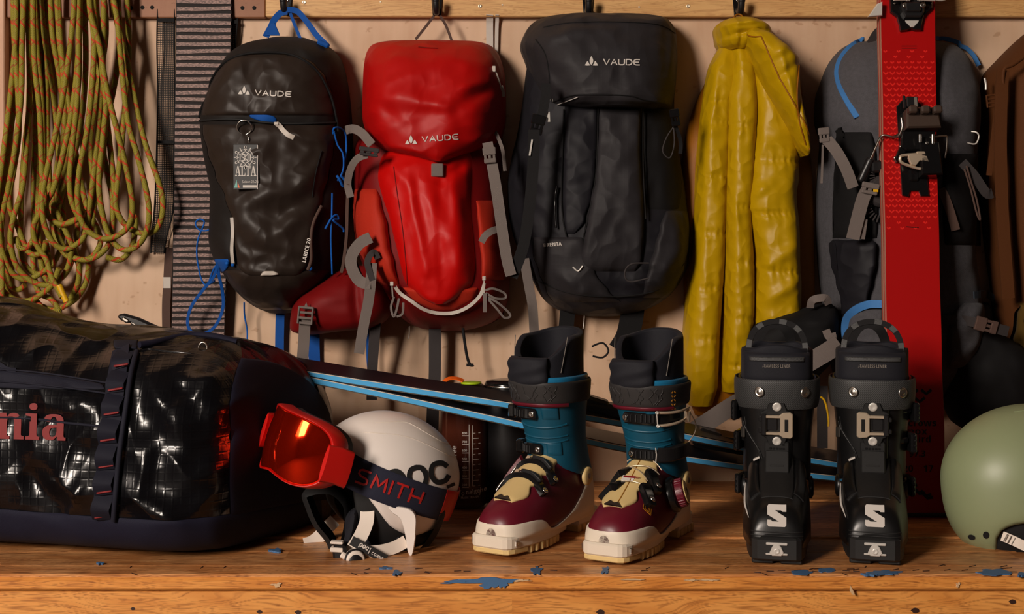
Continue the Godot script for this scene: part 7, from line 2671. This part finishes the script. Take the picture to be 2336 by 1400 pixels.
	for sgn in [-1.0, 1.0]:
		var pts := []
		for k in 8: pts.append(L.cuff(lerpf(0.285, 0.345, k / 7.0), PI / 2 + sgn * lerpf(1.0, 1.25, k / 7.0), -0.0065))
		m.tube(smooth3(pts, 2), 0.0008, 5)
	put_each(m, "stitching", mats.dim_print, o, true)
	# power strap, its maroon trim, the crackled relief
	m = MB.new()
	L.make_cuff(m, func(_a): return 0.233, func(_a): return 0.270, 0.0048, 0.004, 10)
	put(m, "power_strap", mats.strap_rubber, o, true)
	m = MB.new()
	L.make_cuff(m, func(_a): return 0.227, func(_a): return 0.2335, 0.0062, 0.005, 4, 0.45, PI + 0.5)
	put(m, "strap_trim", mats.maroon, o, true)
	m = MB.new()
	var rng := RandomNumberGenerator.new()
	rng.seed = 5
	for k in 13:
		var a := lerpf(0.8, 2.9, k / 12.0)
		var pts := []
		var y := 0.264
		for q in 6:
			pts.append(L.cuff(y, a, 0.0050))
			y -= 0.0052
			a += rng.randf_range(-0.10, 0.10)
		m.tube(smooth3(pts, 3), 0.0009, 5)
	put(m, "crackle_relief", mats.strap_rubber, o, true).set_meta("kind", "stuff")
	# spine of the cuff: walk lever
	m = MB.new()
	m.box(Vector3(0, 0.17, -0.088), Vector3(0.022, 0.13, 0.012), 0.003, Basis(Vector3(1, 0, 0), -0.18))
	put(m, "walk_lever", mats.black_plastic, o, true)
	m = MB.new()
	for s in [-1.0, 1.0]:
		m.lathe([Vector2(0.016, 0), Vector2(0.016, 0.004), Vector2(0.012, 0.006), Vector2(0.001, 0.006)], L.cuff(0.098, 0.0 if s > 0 else PI, -0.002) + Vector3(0, 0, -0.008), Basis(Vector3(0, 0, 1), -s * PI / 2), 24)
	put_each(m, "pivot", mats.cream, o, true)
	m = MB.new()
	for s in [-1.0, 1.0]:
		rivet(m, L.cuff(0.098, 0.0 if s > 0 else PI, 0.003) + Vector3(0, 0, -0.008), 0.006, Basis(Vector3.UP, s * PI / 2))
	put_each(m, "pivot_screw", mats.steel, o, true)
	# cuff buckles
	var riv := MB.new()
	for q in [[0.214, 0], [0.151, 1]]:
		var y: float = q[0]
		var a0 := 1.42
		m = MB.new()
		lay(m, cu, [Vector2(y, a0 + 0.06), Vector2(y + 0.001, a0 + 0.4), Vector2(y, a0 + 0.8), Vector2(y - 0.002, a0 + 1.3)] if not dial else [Vector2(y, 1.95), Vector2(y, 1.6), Vector2(y - 0.001, 1.2), Vector2(y - 0.001, 0.8), Vector2(y, 0.2)], 0.019, 0.005)
		put(m, "buckle_strap", mats.gloss_black, o, true)
		var ra := a0 + 0.16 if not dial else 1.88
		var c := L.cuff(y, ra, 0.0062)
		var nrm := (L.cuff(y, ra, 0.02) - L.cuff(y, ra, 0.0)).normalized()
		rivet(riv, c, 0.0052, Basis(Vector3.UP, atan2(nrm.x, nrm.z)))
		m = MB.new()
		for k in 6:
			var a := (a0 + 0.42 + k * 0.13) if not dial else (1.68 - k * 0.11)
			var p := L.cuff(y, a, 0.0068)
			var nn := (L.cuff(y, a, 0.02) - L.cuff(y, a, 0.0)).normalized()
			m.box(p, Vector3(0.003, 0.013, 0.003), 0.0008, Basis(Vector3.UP, atan2(nn.x, nn.z)))
		put_each(m, "ladder", mats.black_plastic, o, true)
		if dial:
			m = MB.new()
			if q[1] == 0:
				# pale bail: two arms joined at the outer side, a wire at the tip
				for d in [-0.0115, 0.0115]:
					var pts := []
					for k in 9: pts.append(L.cuff(y + d * (1.0 - 0.3 * k / 8.0) + 0.006 * pow(k / 8.0, 2.0), lerpf(1.02, -0.05, k / 8.0), 0.0105 + 0.003 * sin(PI * k / 8.0)))
					m.tube(smooth3(pts, 3), 0.0024, 8)
				var e := []
				for k in 4: e.append(L.cuff(y + lerpf(-0.008, 0.010, k / 3.0), 0.02, 0.012))
				m.tube(smooth3(e, 3), 0.006, 8)
				put(m, "buckle_bail", mats.champagne, o, true)
				m = MB.new()
				m.tube(PackedVector3Array([L.cuff(y - 0.0115, 1.03, 0.0105), L.cuff(y, 1.03, 0.0105), L.cuff(y + 0.0115, 1.03, 0.0105)]), 0.0012, 6)
				for d in [-0.0115, 0.0115]: rivet(m, L.cuff(y + d, 1.03, 0.0125), 0.003, Basis(Vector3.UP, 0.6), 0.9)
				put(m, "buckle_wire", mats.silver_paint, o, true)
			else:
				lay(m, cu, [Vector2(y, 1.12), Vector2(y, 0.7), Vector2(y + 0.002, 0.2), Vector2(y + 0.002, -0.3)], 0.024, 0.009)
				put(m, "buckle_lever", mats.black_plastic, o, true)
				m = MB.new()
				m.tube(PackedVector3Array([L.cuff(y - 0.012, 1.16, 0.010), L.cuff(y + 0.002, 1.13, 0.011), L.cuff(y + 0.013, 1.14, 0.010)]), 0.0012, 6)
				put(m, "buckle_wire", mats.silver_paint, o, true)
		else:
			m = MB.new()
			var tip := L.cuff(y, a0 + 1.25, 0.010)
			m.box(tip, Vector3(0.014, 0.024, 0.02), 0.003)
			put(m, "buckle_lever", mats.gloss_black, o, true)
	# keeper wire loop on the outer side
	m = MB.new()
	if dial:
		var kp := []
		for k in 9: kp.append(L.cuff(lerpf(0.222, 0.16, k / 8.0), -0.25, 0.004 + 0.016 * sin(PI * k / 8.0)))
		m.tube(smooth3(kp, 3), 0.0011, 6)
		put(m, "cable", mats.champagne, o, true)
		m = MB.new()
		for k in 5:
			var y := 0.258 - k * 0.007
			for d in 2:
				m.box(L.cuff(y, 0.42 + d * 0.09, 0.0056), Vector3(0.004, 0.0022, 0.001), 0.0004, Basis(Vector3.UP, 1.15) * Basis(Vector3(0, 0, 1), 0.6 if (k + d) % 2 else -0.6))
		put(m, "gold_print", mats.gold_print, o, true)
	if not dial:
		for q in [[0.066, 1.02], [0.102, 1.0]]:
			var z: float = q[0]
			m = MB.new()
			lay(m, sh, [Vector2(z + 0.004, 0.70), Vector2(z + 0.003, 1.0), Vector2(z, 1.4), Vector2(z - 0.001, 1.8), Vector2(z + 0.004, 2.2), Vector2(z + 0.008, 2.5)], 0.0145, 0.0075)
			put(m, "buckle_strap", mats.gloss_black, o, true)
			m = MB.new()
			lay(m, sh, [Vector2(z + 0.002, 1.0), Vector2(z, 1.3), Vector2(z - 0.001, 1.6)], 0.009, 0.0115)
			put(m, "buckle_lever", mats.black_plastic, o, true)
			m = MB.new()
			m.prism(PackedVector2Array([Vector2(-0.004, -0.003), Vector2(0.004, -0.004), Vector2(0.004, 0.003), Vector2(-0.003, 0.004)]), 0.003, Transform3D(Basis(Vector3(1, 0, 0), -0.9), L.shell(z, 1.72, 0.009)), 0.0006)
			put(m, "hook", mats.champagne, o, true)
			var nrm := (L.shell(z + 0.004, 0.78, 0.02) - L.shell(z + 0.004, 0.78, 0.0)).normalized()
			rivet(riv, L.shell(z + 0.004, 0.78, 0.009), 0.0055, Basis.looking_at(-nrm, Vector3.UP))
			m = MB.new()
			m.tube(smooth3([L.shell(z + 0.003, 1.95, 0.010), L.shell(z + 0.012, 2.15, 0.008), L.shell(z + 0.018, 2.35, 0.006)], 4), 0.0012, 6)
			put(m, "wire", mats.steel, o, true)
		m = MB.new()
		lay(m, sh, [Vector2(0.05, 2.1), Vector2(0.07, 2.5), Vector2(0.09, 2.8)], 0.03, 0.014)
		put(m, "dial_guard", mats.maroon, o, true)
	else:
		# lacing dial on the outer ankle, guides and wires across the tongue
		m = MB.new()
		var dc := L.shell(0.030, 0.42, 0.004)
		var db := Basis(Vector3(0, 1, 0), 0.25) * Basis(Vector3(0, 0, 1), -PI / 2 + 0.28)
		m.lathe([Vector2(0.030, -0.004), Vector2(0.030, 0.004), Vector2(0.026, 0.008), Vector2(0.001, 0.008)], dc, db, 36)
		put(m, "dial_base", mats.gloss_black, o, true)
		m = MB.new()
		m.lathe([Vector2(0.0225, 0.006), Vector2(0.0232, 0.009), Vector2(0.0232, 0.020), Vector2(0.0215, 0.022), Vector2(0.001, 0.022)], dc, db, 36)
		for k in 28: m.box(dc + db * Vector3(cos(TAU * k / 28) * 0.0232, 0.0145, sin(TAU * k / 28) * 0.0232), Vector3(0.0018, 0.011, 0.0018), 0.0005, db * Basis(Vector3.UP, -TAU * k / 28))
		var dial_o := put(m, "lacing_dial", mats.maroon, o, true)
		m = MB.new()
		m.lathe([Vector2(0.0195, 0.0215), Vector2(0.0195, 0.0235), Vector2(0.018, 0.0245), Vector2(0.001, 0.0245)], dc, db, 32)
		put(m, "dial_cap", mats.cream, dial_o, true)
		m = MB.new()
		strokes(m, "K", Vector2(-0.005, -0.006), 0.008, 0.012, 0.002, 0.0, 0.0016, func(p): return dc + db * Vector3(-p.y, 0.0247, p.x), 0.0003, db.y)
		put(m, "print", mats.knot, dial_o, true)
		for q in [[0.075, 1.05, 0], [0.108, 0.98, 0], [0.075, 2.0, 1], [0.112, 1.95, 1]]:
			m = MB.new()
			if q[2] == 0: lay(m, sh, [Vector2(q[0] + 0.01, q[1] - 0.34), Vector2(q[0], q[1]), Vector2(q[0] - 0.006, q[1] + 0.16)], 0.022, 0.008)
			else: lay(m, sh, [Vector2(q[0] + 0.006, q[1] - 0.28), Vector2(q[0], q[1]), Vector2(q[0] + 0.002, q[1] + 0.5)], 0.026, 0.008)
			put(m, "wire_guide", mats.gloss_black, o, true)
			var ra: float = q[1] - 0.22 if q[2] == 0 else q[1] + 0.4
			var nrm := (L.shell(q[0] + 0.006, ra, 0.02) - L.shell(q[0] + 0.006, ra, 0.0)).normalized()
			if q[2] == 0: rivet(riv, L.shell(q[0] + 0.006, ra, 0.0095), 0.0055, Basis.looking_at(-nrm, Vector3.UP))
		m = MB.new()
		for q in [[[0.050, 2.0], [0.050, 0.95]], [[0.075, 1.72], [0.062, 0.95]], [[0.075, 1.72], [0.095, 1.12]], [[0.112, 1.70], [0.108, 1.12]]]:
			var pts := []
			for k in 7: pts.append(L.shell(lerpf(q[0][0], q[1][0], k / 6.0), lerpf(q[0][1], q[1][1], k / 6.0), 0.0085))
			m.tube(smooth3(pts, 2), 0.0009, 6)
		put_each(m, "lace_wire", mats.champagne, o, true)
		m = MB.new()
		var cl := []
		for k in 12: cl.append(L.shell(lerpf(0.02, 0.160, k / 11.0), PI / 2 + 0.06 - 0.12 * k / 11.0, 0.0036))
		m.tube(smooth3(cl, 2), 0.0011, 5)
		put(m, "tongue_line", mats.gold_print, o, true)
		m = MB.new()
		var dq := L.shell(0.125, 0.68, 0.0004)
		var nq := (L.shell(0.125, 0.68, 0.02) - L.shell(0.125, 0.68, 0.0)).normalized()
		var bq := Basis.looking_at(-nq, Vector3.UP) * Basis(Vector3(0, 0, 1), 0.5)
		for k in 2:
			var s := 0.0085 - 0.004 * k
			m.line(PackedVector2Array([Vector2(-s, -s), Vector2(s, -s), Vector2(s, s), Vector2(-s, s), Vector2(-s, -s)]), 0.0012, func(p): return dq + bq * Vector3(p.x, -p.y, 0.0), 0.0006, bq.z)
		put(m, "print", mats.gold_print, o, true)
	put_each(riv, "rivet", mats.bright_steel, o, true)

func build_black_boots() -> void:
	black_boot(W(1772, 1286, 0.737), -0.20, -1.0, "black ski boot nearer the teal boots, white S on its toe")
	black_boot(W(1996, 1288, 0.739), -0.24, 1.0, "black ski boot in front of the red skis, white S on its toe")

func black_boot(toe: Vector3, yaw: float, side: float, label: String) -> void:
	var bz := Basis(Vector3.UP, yaw)
	var at := toe - bz * Vector3(0, 0, 0.190)
	at.y = 0.0
	var o := thing("ski_boot", at, label, "ski boot", "pair of black ski boots", bz)
	var L := Last.new()
	L.zs = [-0.098, -0.094, -0.08, -0.05, -0.01, 0.03, 0.07, 0.11, 0.145, 0.170, 0.184, 0.190, 0.193]
	L.ws = [0.012, 0.024, 0.034, 0.042, 0.047, 0.052, 0.055, 0.0545, 0.050, 0.0455, 0.042, 0.038, 0.030]
	L.ts = [0.09, 0.12, 0.15, 0.17, 0.172, 0.160, 0.140, 0.116, 0.100, 0.088, 0.074, 0.062, 0.048]
	L.e = 3.0
	L.ys = [0.06, 0.09, 0.12, 0.15, 0.18, 0.22, 0.26, 0.36]
	L.hx = [0.054, 0.056, 0.057, 0.057, 0.058, 0.062, 0.066, 0.066]
	L.hz = [0.064, 0.070, 0.070, 0.066, 0.066, 0.068, 0.070, 0.070]
	L.cz = [-0.030, -0.022, -0.014, -0.008, -0.004, 0.0, 0.004, 0.008]
	L.ce = 2.7
	var cu := func(u, v, off): return L.cuff(u, v, off)
	var m := MB.new()
	L.make_shell(m, 70)
	put(m, "lower_shell", mats.shell_black, o, true)
	m = MB.new()
	var foot := func(y0: float, y1: float, pts: Array, bev: float, mb: MB):
		var poly := PackedVector2Array()
		for p in pts: poly.append(Vector2(p[0], -p[1]))
		mb.prism(poly, y1 - y0, Transform3D(Basis(Vector3(1, 0, 0), -PI / 2), Vector3(0, y0, 0)), bev)
	foot.call(0.006, 0.042, [[-0.030, 0.198], [0.030, 0.198], [0.038, 0.193], [0.0425, 0.180], [0.047, 0.14], [0.049, 0.10], [0.044, 0.05], [0.036, 0.0], [-0.036, 0.0], [-0.044, 0.05], [-0.049, 0.10], [-0.047, 0.14], [-0.0425, 0.180], [-0.038, 0.193]], 0.003, m)
	foot.call(0.006, 0.042, [[-0.038, -0.02], [0.038, -0.02], [0.037, -0.085], [0.030, -0.103], [-0.030, -0.103], [-0.037, -0.085]], 0.003, m)
	put(m, "sole", mats.shell_black_matt, o, true)
	m = MB.new()
	for y in [0.0445, 0.0505]:
		var pts := []
		for k in 15:
			var x := lerpf(-0.040, 0.040, k / 14.0)
			pts.append(Vector3(x, y, L.front(x, y) + 0.0006))
		m.tube(smooth3(pts, 2), 0.0010, 5)
	for k in 5:
		for s in [-1.0, 1.0]: m.box(Vector3(s * 0.022, 0.004, 0.180 - k * 0.024), Vector3(0.034, 0.0085, 0.016), 0.002)
		for s in [-1.0, 1.0]: m.box(Vector3(s * 0.020, 0.004, -0.030 - k * 0.016), Vector3(0.030, 0.0085, 0.011), 0.002)
	put_each(m, "lug", mats.shell_black_matt, o, true)
	# pin fitting at the toe
	m = MB.new()
	m.box(Vector3(0, 0.0335, 0.199), Vector3(0.033, 0.0042, 0.003), 0.001)
	m.box(Vector3(0, 0.0175, 0.199), Vector3(0.034, 0.0032, 0.003), 0.001)
	m.prism(PackedVector2Array([Vector2(-0.007, -0.008), Vector2(0.007, -0.008), Vector2(0.011, -0.003), Vector2(0.007, 0.006), Vector2(0.004, 0.009), Vector2(-0.004, 0.009), Vector2(-0.007, 0.006), Vector2(-0.011, -0.003)]), 0.004, Transform3D(Basis.IDENTITY, Vector3(0, 0.023, 0.1975)), 0.001)
	m.box(Vector3(0, 0.030, 0.1995), Vector3(0.009, 0.008, 0.003), 0.001)
	rivet(m, Vector3(0, 0.0225, 0.2012), 0.0048, Basis.IDENTITY, 0.25)
	put(m, "pin_fitting", mats.silver_paint, o, true)
	# the block letter on the toe
	m = MB.new()
	var s0 := PackedVector2Array()
	for p in [[1, 0], [1, .30], [.80, .30], [.72, .24], [.40, .24], [1, .56], [1, .92], [.92, 1], [.08, 1], [0, .92], [0, .68], [.2, .68], [.26, .75], [.62, .75], [0, .44], [0, .08], [.08, 0]]:
		s0.append(Vector2((p[0] - 0.5) * 0.0295, 0.0895 - p[1] * 0.0305))
	m.fill(s0, func(p): return Vector3(p.x, p.y, L.front(p.x, p.y) + 0.0006), 0.0006, Vector3(0, 0, 1), 0.004)
	put(m, "letter", mats.white_print, o, true)
	# instep ramp and the front spine
	m = MB.new()
	var ramp := func(u, v, off): return L.shell(u, v, off)
	skin(m, ramp, 0.045, 0.150, func(_z): return PI / 2 - 0.36, func(_z): return PI / 2 + 0.36, 0.003, 24, 16, 0.12)
	put(m, "instep_plate", mats.shell_black_matt, o, true)
	for s in [-1.0, 1.0]:
		m = MB.new()
		skin(m, ramp, 0.02, 0.135, func(z): return PI / 2 - s * 0.62 - 0.22 + 0.8 * (0.08 - z) * -s, func(z): return PI / 2 - s * 0.62 + 0.22 + 0.8 * (0.08 - z) * -s, 0.005, 24, 16, 0.3)
		put(m, "overlap", mats.shell_black, o, true)
	m = MB.new()
	for q in [[0.040, -0.8 * side, 0.010], [0.030, 2.35, 0.003]]:
		pass
	var wp := []
	for k in 6: wp.append(L.shell(0.055 + 0.022 * k, PI - 0.50, 0.0016))
	m.tube(smooth3(wp, 3), PackedFloat32Array([0.0008, 0.001, 0.0012, 0.0014, 0.0016, 0.0018, 0.002, 0.002, 0.002, 0.002, 0.0018, 0.0016, 0.0014, 0.001, 0.0008, 0.0006]), 6)
	put(m, "white_trim", mats.white_print, o, true)
	# cuff with an overlapping front flap
	m = MB.new()
	L.make_cuff(m, func(a): return 0.118 - 0.035 * pow(0.5 - 0.5 * sin(a), 0.7), func(a): return 0.272 + 0.012 * (0.5 - 0.5 * sin(a)), 0.0, 0.006, 24)
	put(m, "cuff", mats.shell_black, o, true)
	m = MB.new()
	skin(m, cu, 0.112, 0.236, func(y): return PI / 2 + side * 0.0 - 0.32, func(y): return PI / 2 + 1.05 + 1.6 * (y - 0.18), 0.004, 30, 24, 0.06)
	put(m, "cuff_flap", mats.shell_black, o, true)
	m = MB.new()
	var line := []
	for q in [[0.205, 2.5], [0.195, 2.45], [0.178, 2.2], [0.160, 1.96], [0.145, 1.86], [0.125, 1.84], [0.11, 1.86]]: line.append(L.cuff(q[0], q[1], 0.0045))
	m.tube(smooth3(line, 4), 0.0014, 6)
	line = []
	for q in [[0.213, 2.42], [0.186, 2.34], [0.168, 2.06], [0.150, 1.92]]: line.append(L.cuff(q[0], q[1], 0.0045))
	m.tube(smooth3(line, 4), 0.0010, 6)
	put_each(m, "crease", mats.shell_black_matt, o, true)
	# the front spine: plate, ladder with embossed rows, hinge below
	var fr := func(y: float) -> Vector3: return L.cuff(y, PI / 2, 0.0)
	var face := func(y0: float, y1: float) -> Basis:
		var d: Vector3 = (fr.call(y1) - fr.call(y0)).normalized()
		return Basis(Vector3(1, 0, 0), d, Vector3(1, 0, 0).cross(d))
	m = MB.new()
	var b1: Basis = face.call(0.165, 0.245)
	var c1: Vector3 = fr.call(0.2045) + Vector3(0, 0, 0.004)
	m.prism(PackedVector2Array([Vector2(-0.013, -0.036), Vector2(0.012, -0.036), Vector2(0.016, -0.024), Vector2(0.026, -0.019), Vector2(0.026, 0.019), Vector2(0.016, 0.024), Vector2(0.012, 0.036), Vector2(-0.013, 0.036), Vector2(-0.017, 0.024), Vector2(-0.026, 0.019), Vector2(-0.026, -0.019), Vector2(-0.017, -0.024)]), 0.005, Transform3D(b1, c1), 0.0012)
	put(m, "buckle_plate", mats.shell_black_matt, o, true)
	m = MB.new()
	for y in [-0.0285, 0.030]: rivet(m, c1 + b1 * Vector3(0, y, 0.005), 0.0074, b1, 0.22)
	put_each(m, "rivet", mats.silver_paint, o, true)
	# pale metal catch: an open frame, its mouth towards the hinge
	m = MB.new()
	var g := -side
	m.prism(PackedVector2Array([Vector2(g * 0.026, 0.019), Vector2(g * 0.026, -0.019), Vector2(g * 0.022, -0.022), Vector2(g * 0.010, -0.021), Vector2(g * 0.004, -0.0165), Vector2(g * -0.018, -0.0165), Vector2(g * -0.018, -0.012), Vector2(g * 0.005, -0.012), Vector2(g * 0.005, 0.012), Vector2(g * -0.018, 0.012), Vector2(g * -0.018, 0.0165), Vector2(g * 0.004, 0.0165), Vector2(g * 0.010, 0.021), Vector2(g * 0.022, 0.022)]), 0.006, Transform3D(b1, c1 + b1 * Vector3(0, 0, 0.006)), 0.0012)
	var bail := put(m, "catch", mats.champagne, o, true)
	m = MB.new()
	m.box(c1 + b1 * Vector3(g * 0.0155, 0, 0.0122), Vector3(0.006, 0.021, 0.0012), 0.0004, b1)
	put(m, "catch_slot", mats.hole, bail, true)
	m = MB.new()
	m.box(c1 + b1 * Vector3(g * -0.021, 0, 0.008), Vector3(0.009, 0.036, 0.009), 0.002, b1)
	for y in [-0.010, 0.010]: m.box(c1 + b1 * Vector3(g * -0.027, y, 0.008), Vector3(0.006, 0.008, 0.007), 0.0015, b1)
	m.box(c1 + b1 * Vector3(g * -0.008, 0, 0.0055), Vector3(0.018, 0.020, 0.004), 0.0015, b1)
	put(m, "catch_hinge", mats.black_plastic, o, true)
	m = MB.new()
	var b2: Basis = face.call(0.118, 0.172)
	var c2: Vector3 = fr.call(0.146) + Vector3(0, 0, 0.006)
	m.box(c2, Vector3(0.040, 0.056, 0.006), 0.0015, b2)
	var lad := put(m, "ladder_plate", mats.shell_black_matt, o, true)
	m = MB.new()
	for k in 8:
		for j in 5:
			var f := fposmod(sin(k * 12.9 + j * 78.2) * 43758.5, 1.0)
			if f < 0.35: continue
			m.box(c2 + b2 * Vector3(-0.010 + j * 0.0052, 0.024 - k * 0.0068, 0.0032), Vector3(0.004, 0.0018 + 0.002 * f, 0.0008), 0.0003, b2)
	put(m, "embossed_marks", mats.shell_black, lad, true).set_meta("kind", "stuff")
	m = MB.new()
	var b3: Basis = Basis(Vector3(1, 0, 0), -0.55)
	var c3: Vector3 = L.shell(0.082, PI / 2, 0.005)
	m.box(c3 + Vector3(0, 0.004, 0.0), Vector3(0.039, 0.040, 0.009), 0.002, b3)
	m.box(c3 + b3 * Vector3(0, -0.004, 0.005), Vector3(0.023, 0.004, 0.004), 0.001, b3)
	m.box(c3 + b3 * Vector3(0, 0.006, 0.0045), Vector3(0.026, 0.026, 0.003), 0.001, b3)
	put(m, "hinge_block", mats.shell_black_matt, o, true)
	m = MB.new()
	var bm := L.shell(0.060, PI / 2 + 0.42, 0.006)
	m.box(bm, Vector3(0.012, 0.003, 0.012), 0.0008, Basis(Vector3(0, 0, 1), 0.5))
	put(m, "white_corner", mats.white_print, o, true)
	# side buckles: catches and ladders on the outer side
	for q in [[0.222, 0.0], [0.170, 0.0], [0.095, 0.02]]:
		m = MB.new()
		var a := 0.30 if side > 0 else PI - 0.30
		var p: Vector3 = L.cuff(q[0], a, 0.006)
		m.box(p + Vector3(side * 0.002, 0, 0), Vector3(0.010, 0.034, 0.036), 0.003, Basis(Vector3.UP, side * 0.25))
		for k in 4: m.box(p + Vector3(side * 0.008, 0.012 - 0.008 * k, 0.006), Vector3(0.005, 0.004, 0.024), 0.001)
		m.box(p + Vector3(-side * 0.012, 0.004, 0.014), Vector3(0.022, 0.010, 0.006), 0.002, Basis(Vector3.UP, side * 0.7))
		put(m, "side_buckle", mats.gloss_black, o, true)
	m = MB.new()
	var pm := L.cuff(0.186, PI - 0.62, 0.007)
	m.box(pm, Vector3(0.008, 0.018, 0.003), 0.001, Basis(Vector3.UP, -0.7))
	put_each(m, "steel_tab", mats.steel, o, true)
	m = MB.new()
	for s in [-1.0, 1.0]:
		m.lathe([Vector2(0.019, 0), Vector2(0.019, 0.005), Vector2(0.013, 0.008), Vector2(0.001, 0.008)], L.cuff(0.09, 0.0 if s > 0 else PI, -0.003) + Vector3(0, 0, 0.03), Basis(Vector3(0, 0, 1), -s * PI / 2), 26)
	put_each(m, "pivot", mats.shell_black, o, true)
	# liner with its printed rows, the pull loop, power strap with two rivets
	m = MB.new()
	L.make_cuff(m, func(_a): return 0.20, func(a): return 0.330 - 0.004 * cos(2.0 * a) + 0.002 * sin(5.0 * a), -0.006, 0.012, 30)
	put(m, "liner", mats.liner, o, true)
	m = MB.new()
	var lw := func(y, a, off): return L.cuff(y, a, off - 0.006)
	skin(m, lw, 0.272, 0.322, func(_y): return PI / 2 - 0.95, func(_y): return PI / 2 + 0.95, 0.010, 20, 30, 0.25)
	put(m, "liner_tongue", mats.liner, o, true)
	m = MB.new()
	skin(m, lw, 0.307, 0.3165, func(_y): return PI / 2 - 0.62, func(_y): return PI / 2 + 0.62, 0.0125, 6, 30, 0.1)
	put(m, "dotted_trim", mats.dotted_web, o, true)
	m = MB.new()
	words(m, "SEAMLESS LINER", Vector2(-0.024, -0.2965), 0.0052, 0.0, func(p):
		var zz: float = L.cuff(0.297, PI / 2, 0.0055).z - 6.0 * p.x * p.x
		return Vector3(p.x, -p.y, zz), "Droid Sans", true, 0.0004, Vector3(0, 0, 1), 0.8)
	put(m, "print", mats.dim_print, o, true)
	m = MB.new()
	var lp := []
	for k in 15:
		var t := PI * k / 14.0
		lp.append(Vector3(-cos(t) * (0.046 + 0.008 * sin(t)), 0.306 + 0.066 * pow(sin(t), 0.75), 0.052 - 0.018 * sin(t)))
	var lps := smooth3(lp, 3)
	m.strap(lps, 0.0095, 0.0022, Vector3(0, 0.35, 1))
	var loop := put(m, "pull_loop", mats.black_web, o, true)
	for k in [3, 12, 22, 29, 37]:
		m = MB.new()
		var seg := lps.slice(k, k + 4)
		for j in seg.size(): seg[j] += Vector3(0, 0.0004, 0.0013)
		m.strap(seg, 0.0088, 0.0008, Vector3(0, 0.35, 1))
		put(m, "woven_dots", mats.dotted_web, loop, true)
	m = MB.new()
	var bp := []
	for k in 9:
		var t := PI * k / 8.0
		bp.append(Vector3(-cos(t) * 0.030 - 0.004, 0.318 + 0.046 * sin(t), -0.045))
	m.strap(smooth3(bp, 3), 0.016, 0.0022)
	put(m, "heel_loop", mats.black_web, o, true)
	m = MB.new()
	L.make_cuff(m, func(_a): return 0.2285, func(_a): return 0.2775, 0.006, 0.004, 10)
	put(m, "power_strap", mats.twill, o, true)
	m = MB.new()
	L.make_cuff(m, func(_a): return 0.2265, func(_a): return 0.2795, 0.0058, 0.004, 10, 1.0 if side < 0 else 0.1, 1.0 + 0.0 if side < 0 else 0.12)
	for x in [-0.020, 0.044] if side < 0 else [-0.026, 0.042]:
		pass
	m = MB.new()
	for x in ([-0.021, 0.040] if side < 0 else [-0.024, 0.042]):
		var a := PI / 2 - asin(clampf(x / 0.075, -1, 1)) * 1.0
		var p := L.cuff(0.2575, a, 0.0068)
		var nn := (L.cuff(0.2575, a, 0.02) - L.cuff(0.2575, a, 0.0)).normalized()
		m.lathe([Vector2(0.0085, 0), Vector2(0.0085, 0.0014), Vector2(0.0065, 0.0026), Vector2(0.0060, 0.0014), Vector2(0.0042, 0.0014), Vector2(0.0036, 0.0022), Vector2(0.0001, 0.0024)], p, Basis(Vector3.UP, atan2(nn.x, nn.z)) * Basis(Vector3(1, 0, 0), PI / 2), 28)
	put_each(m, "strap_rivet", mats.steel, o, true)
